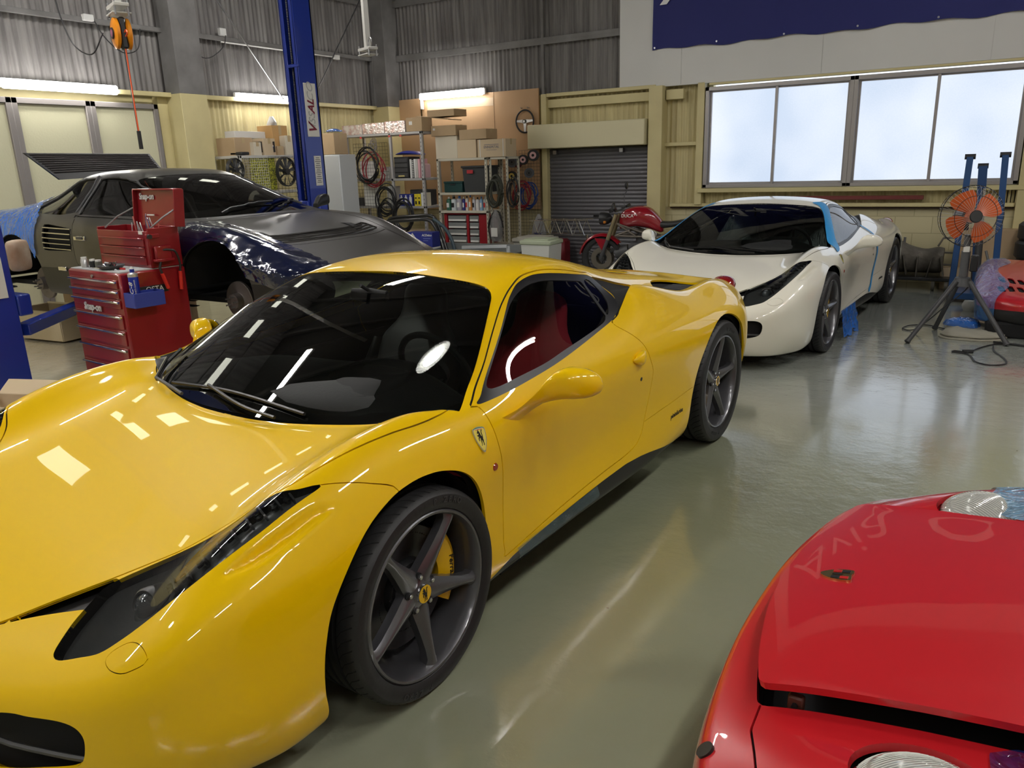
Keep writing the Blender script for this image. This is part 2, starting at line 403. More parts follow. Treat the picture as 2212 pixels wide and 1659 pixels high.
# ---------------------------------------------------------------- materials of the hall
def sheet_mat(name, c1, c2, rough=.6, axis=0):
    """corrugated sheet with vertical dirt streaks"""
    if name in MATS: return MATS[name]
    m=mat(name,c1,rough); nt=m.node_tree; b=nt.nodes['Principled BSDF']; tc=nt.nodes.new('ShaderNodeTexCoord'); mp=nt.nodes.new('ShaderNodeMapping')
    mp.inputs['Scale'].default_value=(6,6,.35); n=nt.nodes.new('ShaderNodeTexNoise'); n.inputs['Scale'].default_value=2.; n.inputs['Detail'].default_value=8; n.inputs['Roughness'].default_value=.65
    r=nt.nodes.new('ShaderNodeValToRGB'); r.color_ramp.elements[0].position=.38; r.color_ramp.elements[1].position=.66
    r.color_ramp.elements[0].color=(*c1,1); r.color_ramp.elements[1].color=(*c2,1)
    nt.links.new(tc.outputs['Object'],mp.inputs[0]); nt.links.new(mp.outputs[0],n.inputs['Vector']); nt.links.new(n.outputs['Fac'],r.inputs[0]); nt.links.new(r.outputs[0],b.inputs['Base Color']); return m
M_sheet=sheet_mat('grey_corrugated_sheet',(.215,.205,.197),(.10,.093,.09)); M_ysheet=sheet_mat('cream_corrugated_sheet',(.64,.565,.31),(.47,.40,.21))
M_ywall=mat('cream_yellow_paint',(.66,.585,.31),.5,noise=(3,.25,(.55,.475,.25))); M_gcol=mat('grey_column_paint',(.20,.195,.19),.6,noise=(4,.2,(.13,.125,.12)))
M_ply=mat('plywood',(.56,.36,.20),.55,noise=(2.2,.3,(.50,.31,.16))); M_alu=mat('window_aluminium',(.38,.36,.35),.4,metal=.5)
def block_mat():
    m=mat('cream_block_wall',(.60,.54,.33),.55); nt=m.node_tree; b=nt.nodes['Principled BSDF']; tc=nt.nodes.new('ShaderNodeTexCoord'); mp=nt.nodes.new('ShaderNodeMapping'); mp.inputs['Rotation'].default_value=(pi/2,0,0)
    br=nt.nodes.new('ShaderNodeTexBrick'); br.inputs['Color1'].default_value=(.60,.54,.33,1); br.inputs['Color2'].default_value=(.57,.51,.31,1); br.inputs['Mortar'].default_value=(.43,.38,.22,1)
    br.inputs['Scale'].default_value=1.; br.inputs['Mortar Size'].default_value=.006; br.inputs['Brick Width'].default_value=.42; br.inputs['Row Height'].default_value=.205
    nt.links.new(tc.outputs['Object'],mp.inputs[0]); nt.links.new(mp.outputs[0],br.inputs[0]); nt.links.new(br.outputs[0],b.inputs['Base Color']); return m
def floor_mat():
    m=mat('epoxy_floor',(.30,.32,.22),.16,spec=.6,coat=1.,coatr=.12); nt=m.node_tree; b=nt.nodes['Principled BSDF']; L=nt.links.new; b.inputs['Coat IOR'].default_value=1.65
    tc=nt.nodes.new('ShaderNodeTexCoord')
    def noise(sc,det=4,rg=.5):
        n=nt.nodes.new('ShaderNodeTexNoise'); n.inputs['Scale'].default_value=sc; n.inputs['Detail'].default_value=det; n.inputs['Roughness'].default_value=rg; L(tc.outputs['Object'],n.inputs['Vector']); return n
    sep=nt.nodes.new('ShaderNodeSeparateXYZ'); L(tc.outputs['Object'],sep.inputs[0])
    def ramp(src,p0,p1,c0,c1):
        r=nt.nodes.new('ShaderNodeValToRGB'); r.color_ramp.elements[0].position=p0; r.color_ramp.elements[1].position=p1; r.color_ramp.elements[0].color=(*c0,1); r.color_ramp.elements[1].color=(*c1,1); L(src,r.inputs[0]); return r
    base=ramp(noise(.55,6).outputs[0],.40,.62,(.29,.31,.20),(.33,.345,.25))
    # the lift bays at the left are bare light concrete; a greyer coat lies along the far end
    n1=noise(2.5,5); ad=nt.nodes.new('ShaderNodeMath'); ad.operation='MULTIPLY_ADD'; ad.inputs[1].default_value=.10; L(n1.outputs[0],ad.inputs[0]); L(sep.outputs['X'],ad.inputs[2])
    left=nt.nodes.new('ShaderNodeMapRange'); left.inputs['From Min'].default_value=-4.30; left.inputs['From Max'].default_value=-4.36; L(ad.outputs[0],left.inputs[0])
    mx=nt.nodes.new('ShaderNodeMixRGB'); L(left.outputs[0],mx.inputs[0]); L(base.outputs[0],mx.inputs[1])
    con=ramp(noise(3,7,.6).outputs[0],.35,.7,(.64,.59,.48),(.56,.52,.42)); L(con.outputs[0],mx.inputs[2])
    far=nt.nodes.new('ShaderNodeMapRange'); far.inputs['From Min'].default_value=4.6; far.inputs['From Max'].default_value=5.4; L(sep.outputs['Y'],far.inputs[0])
    mx2=nt.nodes.new('ShaderNodeMixRGB'); mx2.inputs[2].default_value=(.37,.39,.37,1)
    f2=nt.nodes.new('ShaderNodeMath'); f2.operation='MULTIPLY'; f2.inputs[1].default_value=.8; L(far.outputs[0],f2.inputs[0]); L(f2.outputs[0],mx2.inputs[0]); L(mx.outputs[0],mx2.inputs[1])
    # small dark spots of dirt and old rubber
    vo=nt.nodes.new('ShaderNodeTexVoronoi'); vo.inputs['Scale'].default_value=3.2; L(tc.outputs['Object'],vo.inputs['Vector'])
    sp=nt.nodes.new('ShaderNodeMath'); sp.operation='LESS_THAN'; sp.inputs[1].default_value=.018; L(vo.outputs['Distance'],sp.inputs[0])
    mx3=nt.nodes.new('ShaderNodeMixRGB'); mx3.inputs[2].default_value=(.04,.04,.035,1); L(sp.outputs[0],mx3.inputs[0]); L(mx2.outputs[0],mx3.inputs[1]); L(mx3.outputs[0],b.inputs['Base Color'])
    rr=ramp(noise(1.3,5).outputs[0],.35,.7,(.13,)*3,(.24,)*3); L(rr.outputs[0],b.inputs['Roughness'])
    # uneven troweled coat
    n2=noise(7,3,.5); n3=noise(26,3,.6); mm=nt.nodes.new('ShaderNodeMath'); mm.operation='MULTIPLY_ADD'; mm.inputs[1].default_value=.35; L(n3.outputs[0],mm.inputs[0]); L(n2.outputs[0],mm.inputs[2])
    bp=nt.nodes.new('ShaderNodeBump'); bp.inputs['Strength'].default_value=.24; bp.inputs['Distance'].default_value=.03; L(mm.outputs[0],bp.inputs['Height']); L(bp.outputs[0],b.inputs['Normal'])
    return m
M_block=block_mat(); M_floor=floor_mat()
XL,YB,XR,YF,ZC=-9.2,11.,4.2,-6.,5.9
b=MB(); b.box(((XL+XR)/2,(YB+YF)/2,-.05),(XR-XL+.4,YB-YF+.4,.1)); struct('floor',b,M_floor)
def corr(mb, a, bb, z0, z1, m, pitch=.076, amp=.011, n=6):
    """corrugated strip from point a to bb (plan), vertical corrugations, inside face on the left of a->bb"""
    a=Vector((*a,0));bb=Vector((*bb,0)); d=(bb-a); L=d.length; d.normalize(); nn=Vector((-d.y,d.x,0)); N=int(L/pitch*n)
    vs=[]
    for i in range(N+1):
        t=i*pitch/n; p=a+d*min(t,L)+nn*(amp*sin(2*pi*t/pitch))
        vs+=[(p.x,p.y,z0),(p.x,p.y,z1)]
    mb.add(vs,[(2*i,2*i+2,2*i+3,2*i+1) for i in range(N)],m)
# back wall
b=MB()
corr(b,(-9.2,11.02),(-4.6,11.02),2.60,ZC,M_sheet); corr(b,(-6.05,11.02),(-3.50,11.02),.93,2.60,M_ysheet); corr(b,(-3.55,11.02),(.4,11.02),.93,1.17,M_ysheet); corr(b,(.10,11.02),(4.2,11.02),.93,2.6,M_ysheet)
corr(b,(-9.2,11.02),(-6.0,11.02),.93,2.60,M_ysheet)
for x0,x1 in ((-9.2,-6.04),(-4.3,4.2)): b.box(((x0+x1)/2,11.08,.465),(x1-x0,.14,.93),M_block)
b.box((-2.5,11.15,4.3),(13.6,.1,3.4),M_gcol); b.box((-7.6,11.17,1.3),(3.2,.1,2.6),M_ywall); b.box((-3.9,11.17,1.3),(.84,.1,2.6),M_ywall); b.box((2.2,11.17,1.3),(4.1,.1,2.6),M_ywall); b.box((-1.7,11.17,.6),(3.7,.1,1.2),M_ywall); b.box((-5.2,11.17,2.2),(1.8,.1,.8),M_ywall)
struct('wall_back',b)
# white board with the banner hanging on it
b=MB(); b.box((-.5,10.93,4.22),(8.56,.06,3.30),mat('white_board',(.66,.66,.64),.55,noise=(1.2,.3,(.60,.60,.585))),.004)
for i in range(4): b.box((-4.78+.91+1.82*i,10.898,4.22),(.004,.004,3.28),mat('board_joint',(.52,.52,.50),.6))
bo=b.build('wall_board'); tag(bo,'large white board high on the back wall above the windows','board')
b=MB(); nx,nz=80,24; vs=[]
for i in range(nx+1):
    for j in range(nz+1):
        x=-4.28+6.6*i/nx; z=3.045+2.35*j/nz+(.012*sin(i*.9)+.010*sin(i*.37))*(1-j/nz); y=10.872+.012*sin(i*.55+j*.35)*(1 if 0<i<nx else .2)+.006*sin(i*1.3-j*.7)
        vs.append((x,y,z))
b.add(vs,[(i*(nz+1)+j,(i+1)*(nz+1)+j,(i+1)*(nz+1)+j+1,i*(nz+1)+j+1) for i in range(nx) for j in range(nz)],mat('navy_banner_cloth',(.018,.022,.14),.75,bump=(40,.15)))
ban=b.build('banner',None,None,60); tag(ban,'navy blue cloth banner pinned to the white board above the windows','banner')
b=MB()
for i in range(8): b.cyl((-4.24+.86*i,10.855,3.075),(-4.24+.86*i,10.850,3.075),.012,12,M_steel)
b.build('eyelets',None,ban)
lettering('banner_lettering','Avia Garage',mat('banner_white',(.8,.8,.8),.7),ban,basis((-1.0,10.845,3.98),(1,0,0),(0,0,1)),1.30,.003,shear=.45,bold=-.012)
b=MB(); b.tube(spl([(-3.72,10.845,3.78),(-3.62,10.845,3.70),(-3.50,10.845,3.665),(-3.36,10.845,3.72),(-3.25,10.845,3.86)],6),[.006,.008,.012,.016,.02,.024,.028,.032,.036,.036,.036,.036,.034,.032,.03,.028,.026,.024,.022,.02,.018,.015,.012,.01,.008],8,MATS['banner_white']); b.build('banner_flourish',None,ban)
# columns and rails
def st(name, boxes, sm=40):
    b=MB()
    for c,d,m in boxes: b.box(c,d,m,.004)
    return struct(name,b,None,sm)
st('trim_1',[((-9.02,10.83,4.25),(.34,.36,3.32),M_gcol),((-9.02,10.83,1.295),(.342,.362,2.59),M_ywall)])
st('trim_2',[((-9.06,6.90,4.25),(.28,.40,3.32),M_gcol),((-9.06,6.90,1.295),(.282,.402,2.59),M_ywall),((-8.915,6.71,4.25),(.01,.03,3.3),M_gcol)])
st('trim_3',[((-4.19,10.90,1.29),(.20,.22,2.58),M_ywall)])
st('trim_4',[((-6.01,10.93,1.30),(.09,.12,2.60),M_ywall),((-5.10,10.93,2.58),(1.74,.10,.05),M_ywall),((-5.10,10.95,2.46),(1.74,.05,.12),M_ywall),((-3.83,10.95,1.80),(.54,.05,.05),M_ywall),((-3.95,10.93,2.46),(.25,.08,.13),M_ywall),((-3.58,10.95,1.78),(.10,.10,1.62),M_ywall)])
for i,z in enumerate((3.37,4.20,5.0)):
    st('trim_%d'%(5+i),[((-6.9,10.96,z),(4.3,.05,.055),M_gcol),((-6.9,10.94,z-.02),(4.3,.008,.1),M_gcol),((-9.14,3.,z-.03),(.05,15.6,.055),M_gcol)])
st('trim_8',[((-9.13,6.3,2.58),(.07,8.8,.055),M_ywall)])
st('trim_9',[((-6.05+.0,10.955,3.9),(.05,.04,2.6),M_gcol),((-1.6,10.94,2.57),(3.75,.07,.06),M_ywall)])
# left wall: corrugated above, sliding frosted doors below
b=MB(); corr(b,(-9.22,-6),(-9.22,11),2.60,ZC,M_sheet); corr(b,(-9.22,7.05),(-9.22,11),.93,2.6,M_ysheet); b.box((-9.28,9.0,.465),(.14,4.1,.93),M_block)
b.box((-9.35,2.5,4.3),(.1,17.2,3.4),M_gcol); b.box((-9.36,2.5,1.3),(.1,17.2,2.6),M_ywall); b.box((-9.25,6.66,1.3),(.1,.2,2.6),M_ywall)
struct('wall_left',b)
M_frost=mat('frosted_door_glass',(.60,.58,.40),.25,spec=.5,bump=(45,.25)); M_doorframe=mat('door_frame_grey',(.22,.20,.19),.45)
def frosted_door(name, y0, y1):
    b=MB(); yc=(y0+y1)/2; w=y1-y0
    for c,d in (((-9.15,y0+.03,1.23),(.06,.06,2.46)),((-9.15,y1-.03,1.23),(.06,.06,2.46)),((-9.15,yc,2.43),(.06,w,.06)),((-9.15,yc,.06),(.06,w,.12)),((-9.15,yc,1.0),(.05,w,.05))): b.box(c,d,M_doorframe,.004)
    b.box((-9.16,yc,1.25),(.012,w-.08,2.36),M_frost); return struct(name,b)
frosted_door('door_2',5.62,6.50); frosted_door('door_3',4.74,5.62); frosted_door('door_4',3.86,4.74); frosted_door('door_5',2.98,3.86)
b=MB(); b.box((-9.25,.5,1.3),(.14,4.9,2.6),M_ywall); b.box((-9.25,-4,1.3),(.14,4,2.6),M_ywall); struct('wall_left_panel',b)
# clerestory panes on the left wall, above the frame of the photo
for i,y in enumerate((3.0,4.1,4.9,5.7,6.5,7.3,8.1)):
    b=MB(); b.box((-9.17,y,4.55),(.02,.42,.26),E_sky); b.box((-9.18,y,4.55),(.03,.50,.34),M_alu); struct('window_%d'%(5+i),b)
# roller shutter
b=MB(); b.box((-5.27,10.86,1.985),(1.90,.28,.35),mat('shutter_box_cream',(.66,.61,.40),.45),.01)
vs=[]; N=int(1.82/.058)
for i in range(N*4+1):
    z=i*.058/4; y=10.97-.010*abs(sin(pi*z/.058)); vs+=[(-6.02,y,z),(-4.31,y,z)]
b.add(vs,[(2*i,2*i+1,2*i+3,2*i+2) for i in range(N*4)],mat('grey_shutter',(.135,.135,.145),.42,metal=.3,noise=(2,.3,(.105,.10,.11))))
b.box((-6.03,10.94,.91),(.05,.10,1.82),M_ywall,.004); b.box((-4.31,10.94,.91),(.05,.10,1.82),M_ywall,.004)
for x in (-5.85,-4.75): b.box((x,10.93,1.75),(.06,.06,.06),M_steel,.004)
b.box((-5.15,10.955,.80),(.14,.012,.03),M_black,.003); struct('door_1',b)
# big windows: daylight behind frosted panes
def pane_mat():
    m=bpy.data.materials.new('daylit_frosted_glass'); m.use_nodes=True; nt=m.node_tree; nt.nodes.clear(); L=nt.links.new
    o=nt.nodes.new('ShaderNodeOutputMaterial'); e=nt.nodes.new('ShaderNodeEmission'); g=nt.nodes.new('ShaderNodeBsdfGlossy'); g.inputs['Roughness'].default_value=.35; g.inputs[0].default_value=(.06,.06,.06,1); a=nt.nodes.new('ShaderNodeAddShader')
    tc=nt.nodes.new('ShaderNodeTexCoord'); n=nt.nodes.new('ShaderNodeTexNoise'); n.inputs['Scale'].default_value=.9; n.inputs['Detail'].default_value=2; L(tc.outputs['Object'],n.inputs['Vector'])
    n2=nt.nodes.new('ShaderNodeTexNoise'); n2.inputs['Scale'].default_value=70; L(tc.outputs['Object'],n2.inputs['Vector'])
    ad=nt.nodes.new('ShaderNodeMath'); ad.operation='MULTIPLY_ADD'; ad.inputs[1].default_value=.18; L(n2.outputs[0],ad.inputs[0]); L(n.outputs[0],ad.inputs[2])
    r=nt.nodes.new('ShaderNodeValToRGB'); r.color_ramp.elements[0].position=.40; r.color_ramp.elements[1].position=.78; r.color_ramp.elements[0].color=(.50,.585,.72,1); r.color_ramp.elements[1].color=(.70,.75,.83,1)
    L(ad.outputs[0],r.inputs[0]); L(r.outputs[0],e.inputs[0]); e.inputs[1].default_value=.56; L(e.outputs[0],a.inputs[0]); L(g.outputs[0],a.inputs[1]); L(a.outputs[0],o.inputs[0]); return m
M_pane=pane_mat()
def window(name, x0, x1, z0=1.20, z1=2.52):
    b=MB(); xm=(x0+x1)/2
    for c,d in (((x0+.025,10.97,(z0+z1)/2),(.05,.12,z1-z0)),((x1-.025,10.97,(z0+z1)/2),(.05,.12,z1-z0)),((xm,10.97,z1-.025),(x1-x0,.12,.05)),((xm,10.97,z0+.02),(x1-x0,.12,.045)),((xm,10.955,(z0+z1)/2),(.035,.05,z1-z0-.06)),((x0+.06,10.985,(z0+z1)/2),(.03,.05,z1-z0-.06)),((x1-.06,10.985,(z0+z1)/2),(.03,.05,z1-z0-.06)),((xm,10.985,z0+.055),(x1-x0-.1,.04,.03)),((xm,10.985,z1-.055),(x1-x0-.1,.04,.03))): b.box(c,d,M_alu,.003)
    b.box((xm,11.0,(z0+z1)/2),(x1-x0-.08,.008,z1-z0-.08),M_pane)
    b.box((xm+.01,10.925,z0+.52),(.02,.02,.07),M_steel,.004)
    return struct(name,b)
window('window_1',-3.52,-1.65); window('window_2',-1.65,.20); window('window_3',.62,2.5)
st('trim_10',[((-1.65,10.93,1.165),(3.85,.14,.055),M_ywall),((.29,10.93,1.55),(.16,.12,2.05),M_ywall),((-1.9,10.95,.965),(4.2,.05,.045),M_ywall),((-1.9,10.97,.925),(4.2,.03,.02),mat('rusty_gap',(.05,.03,.02),.8))])
b=MB(); b.box((-1.75,10.93,1.055),(2.0,.05,.05),mat('red_brown_bar',(.16,.03,.025),.5),.004); tag(b.build('wall_bar'),'red-brown bar fixed under the windows behind the white car','bar')
# hidden sides, roof with purlins
b=MB(); b.box((XR+.05,2.5,ZC/2),(.1,17.2,ZC),mat('pale_side_wall',(.34,.33,.29),.7)); struct('wall_right',b)
b=MB(); b.box((-2.5,YF-.05,ZC/2),(13.8,.1,ZC),MATS['pale_side_wall']); struct('wall_front',b)
b=MB(); b.box((-2.5,2.5,ZC+.05),(13.8,17.2,.1),mat('dark_roof_sheet',(.09,.085,.08),.7))
for i in range(15): b.box((-2.5,-5.4+1.15*i,ZC-.08),(13.4,.06,.12),M_gcol)
struct('ceiling',b)
b=MB()
for (y0,z0,y1,z1) in ((7.53,3.79,8.51,2.61),(10.28,4.11,9.24,2.81)):
    dy,dz=y1-y0,z1-z0; b=MB(); b.tube([(-9.02,y0-dy*.6,z0-dz*.6),(-9.02,y1,z1)],.010,8,M_steel); tag(b.build('brace_rod'),'thin diagonal steel brace rod on the left wall %s the blue lift post'%('left of' if y0<8 else 'right of'),'rod')
# ---------------------------------------------------------------- mid-engined coupe body (left half; x forward from front axle, y left, z up)
T458=[
 [(1.065,0,.42),(1.055,.20,.42),(1.0,.41,.425),(.93,.60,.46),(.865,.73,.50),(.76,.84,.555),(.60,.90,.60)],
 [(.93,0,.50),(.92,.20,.505),(.87,.40,.52),(.79,.57,.555),(.71,.70,.62),(.58,.79,.70),(.42,.925,.64)],
 [(.68,0,.60),(.67,.20,.605),(.64,.40,.62),(.56,.57,.655),(.47,.69,.72),(.36,.80,.795),(.22,.935,.68)],
 [(.36,0,.69),(.35,.22,.695),(.33,.42,.705),(.27,.58,.735),(.19,.70,.80),(.10,.80,.855),(.02,.935,.70)],
 [(.02,0,.765),(.00,.25,.77),(-.04,.46,.78),(-.09,.62,.80),(-.13,.73,.845),(-.17,.81,.855),(-.20,.935,.72)],
 [(-.06,0,.785),(-.08,.28,.79),(-.15,.52,.80),(-.24,.70,.82),(-.31,.79,.84),(-.35,.865,.82),(-.40,.93,.71)],
 [(-.50,0,.99),(-.51,.28,.985),(-.54,.50,.98),(-.58,.68,.965),(-.62,.76,.93),(-.66,.845,.835),(-.68,.92,.72)],
 [(-.99,0,1.17),(-.985,.24,1.165),(-.965,.42,1.155),(-.93,.545,1.135),(-.96,.665,1.06),(-1.0,.835,.855),(-1.0,.915,.74)],
 [(-1.35,0,1.212),(-1.35,.24,1.205),(-1.35,.42,1.19),(-1.35,.56,1.155),(-1.35,.665,1.055),(-1.35,.82,.88),(-1.35,.925,.765)],
 [(-1.72,0,1.175),(-1.72,.24,1.165),(-1.72,.42,1.145),(-1.72,.54,1.105),(-1.72,.64,1.02),(-1.68,.77,.95),(-1.70,.93,.79)],
 [(-2.1,0,1.085),(-2.1,.24,1.075),(-2.1,.40,1.055),(-2.1,.50,1.01),(-2.08,.60,.95),(-2.0,.70,1.015),(-2.05,.93,.80)],
 [(-2.5,0,.99),(-2.5,.24,.985),(-2.5,.38,.965),(-2.5,.48,.925),(-2.5,.62,.865),(-2.45,.76,.90),(-2.45,.94,.78)],
 [(-2.9,0,.925),(-2.9,.24,.92),(-2.9,.38,.905),(-2.9,.50,.875),(-2.9,.64,.86),(-2.9,.76,.895),(-2.9,.93,.76)],
 [(-3.25,0,.875),(-3.25,.20,.87),(-3.24,.35,.86),(-3.22,.50,.85),(-3.20,.64,.855),(-3.17,.75,.86),(-3.12,.89,.745)],
 [(-3.47,0,.845),(-3.465,.18,.842),(-3.45,.33,.838),(-3.43,.49,.83),(-3.40,.63,.82),(-3.36,.74,.80),(-3.30,.83,.74)],
]
S458=[ # below the shoulder line, following the outline from front centre round the side to rear centre
 [(1.08,0,.34),(1.075,0,.24),(1.05,0,.13),(.95,0,.105)],
 [(1.07,.21,.34),(1.065,.22,.24),(1.04,.22,.13),(.94,.21,.105)],
 [(1.02,.43,.34),(1.02,.45,.24),(.985,.46,.13),(.90,.42,.105)],
 [(.95,.62,.36),(.945,.64,.25),(.90,.66,.13),(.82,.60,.105)],
 [(.875,.755,.39),(.86,.765,.265),(.79,.76,.125),(.72,.68,.105)],
 [(.755,.855,.41),(.73,.865,.275),(.66,.815,.12),(.62,.73,.105)],
 [(.58,.915,.43),(.56,.915,.285),(.53,.87,.125),(.52,.78,.11)],
 [(.41,.935,.46),(.40,.925,.30),(.39,.885,.14),(.39,.80,.12)],
 [(.22,.94,.48),(.22,.935,.31),(.22,.905,.16),(.22,.80,.12)],
 [(.02,.94,.50),(.02,.935,.32),(.02,.91,.17),(.02,.80,.12)],
 [(-.20,.935,.51),(-.20,.935,.33),(-.20,.91,.18),(-.20,.80,.12)],
 [(-.42,.925,.52),(-.43,.925,.34),(-.44,.91,.20),(-.44,.84,.15)],
 [(-.70,.912,.53),(-.71,.908,.36),(-.72,.925,.215),(-.72,.86,.16)],
 [(-1.0,.905,.55),(-1.0,.902,.37),(-1.0,.93,.215),(-1.0,.86,.16)],
 [(-1.35,.915,.57),(-1.35,.91,.38),(-1.35,.935,.21),(-1.35,.86,.155)],
 [(-1.70,.935,.59),(-1.70,.93,.39),(-1.70,.94,.205),(-1.70,.86,.15)],
 [(-2.05,.955,.60),(-2.05,.95,.40),(-2.05,.945,.24),(-2.05,.86,.13)],
 [(-2.45,.965,.60),(-2.45,.96,.42),(-2.45,.94,.26),(-2.45,.86,.15)],
 [(-2.9,.955,.60),(-2.9,.95,.44),(-2.9,.92,.28),(-2.9,.84,.17)],
 [(-3.15,.92,.60),(-3.15,.915,.45),(-3.13,.88,.30),(-3.12,.80,.19)],
 [(-3.33,.85,.60),(-3.34,.84,.45),(-3.31,.80,.31),(-3.26,.72,.20)],
 [(-3.42,.75,.62),(-3.43,.74,.46),(-3.38,.71,.32),(-3.32,.65,.21)],
 [(-3.455,.63,.64),(-3.46,.62,.47),(-3.41,.60,.33),(-3.35,.56,.22)],
 [(-3.47,.49,.66),(-3.47,.49,.48),(-3.42,.47,.33),(-3.36,.45,.22)],
 [(-3.48,.33,.68),(-3.48,.33,.49),(-3.43,.32,.33),(-3.37,.31,.22)],
 [(-3.485,.18,.69),(-3.485,.18,.49),(-3.435,.17,.33),(-3.38,.17,.22)],
 [(-3.49,0,.69),(-3.49,0,.49),(-3.44,0,.33),(-3.38,0,.22)],
]
def loft_cage(T, S):
    """top net T[i][j] and skirt S[k][m] hung from its outline, mirrored to the right side -> verts, quads"""
    R=len(T)-1; J=len(T[0])-1
    V=[];ids={}
    def vid(key,p):
        ids[key]=len(V); V.append(p)
    for i in range(R+1):
        for j in range(J+1): vid(('T',i,j),T[i][j])
    B=[('T',0,j) for j in range(J+1)]+[('T',i,J) for i in range(1,R+1)]+[('T',R,j) for j in range(J-1,-1,-1)]
    assert len(S)==len(B),(len(S),len(B))
    for k in range(len(B)):
        for m in range(len(S[k])): vid(('S',k,m),S[k][m])
    M=len(S[0]); g=lambda k,m: B[k] if m==0 else ('S',k,m-1)
    F=[]
    for i in range(R):
        for j in range(J): F.append([('T',i,j),('T',i,j+1),('T',i+1,j+1),('T',i+1,j)])
    for k in range(len(B)-1):
        for m in range(M): F.append([g(k,m),g(k,m+1),g(k+1,m+1),g(k+1,m)])
    mir={};Fo=[]
    for key,i in list(ids.items()):
        p=V[i]
        if abs(p[1])<1e-9: mir[key]=i
        else: mir[key]=len(V); V.append((p[0],-p[1],p[2]))
    for f in F:
        Fo.append([ids[q] for q in f]); Fo.append([mir[q] for q in f][::-1])
    V=np.array(V,float); Fo=np.array(Fo)
    # outward normals: check one roof face
    a,b,c=V[Fo[0][0]],V[Fo[0][1]],V[Fo[0][2]]
    if np.cross(b-a,c-b)[2]<0: Fo=Fo[:,::-1]
    return V,Fo
def sweep(mb, secs, n=20, m=None, pw=2.2, T=None):
    """secs: (centre, axis a vector, axis b vector); superellipse sections joined and capped"""
    vs=[]
    for c,a,b in secs:
        c,a,b=Vector(c),Vector(a),Vector(b)
        for k in range(n):
            t=2*pi*k/n; ca,sa=cos(t),sin(t)
            vs.append(c+a*(abs(ca)**(2/pw)*(1 if ca>0 else -1))+b*(abs(sa)**(2/pw)*(1 if sa>0 else -1)))
    N=len(secs); fs=[(i*n+k,i*n+(k+1)%n,(i+1)*n+(k+1)%n,(i+1)*n+k) for i in range(N-1) for k in range(n)]
    fs+=[tuple(range(n))[::-1],tuple(range((N-1)*n,N*n))]
    mb.add(vs,fs,m,T); return mb
def smoothstep_secs(secs, k=4):
    A=np.array([[*c,*a,*b] for c,a,b in secs]); B=spl(A,k); return [(r[:3],r[3:6],r[6:9]) for r in B]
HORSE=[(-.40,.28),(-.42,.35),(-.26,.46),(-.20,.56),(-.15,.47),(-.04,.38),(.03,.24),(.10,.12),(.19,.05),(.23,.14),(.19,.28),(.25,.44),(.40,.52),(.46,.44),(.36,.42),(.30,.32),(.33,.16),(.31,-.02),(.27,-.12),(.31,-.22),(.25,-.32),(.30,-.48),(.20,-.55),(.12,-.54),(.20,-.46),(.16,-.34),(.08,-.24),(.04,-.16),(-.02,-.20),(-.02,-.34),(-.12,-.54),(-.24,-.55),(-.14,-.48),(-.12,-.34),(-.12,-.18),(-.09,-.05),(-.20,.0),(-.32,-.10),(-.30,-.20),(-.38,-.22),(-.42,-.06),(-.28,.07),(-.22,.12),(-.36,.08),(-.48,.14),(-.46,.22),(-.38,.18),(-.24,.22),(-.20,.30),(-.30,.30)]
def horse_mesh(size, m, T, h=.001):
    b=MB(); b.prism([(x*size*.62,y*size) for x,y in HORSE],0,h,m,'Z',T); return b
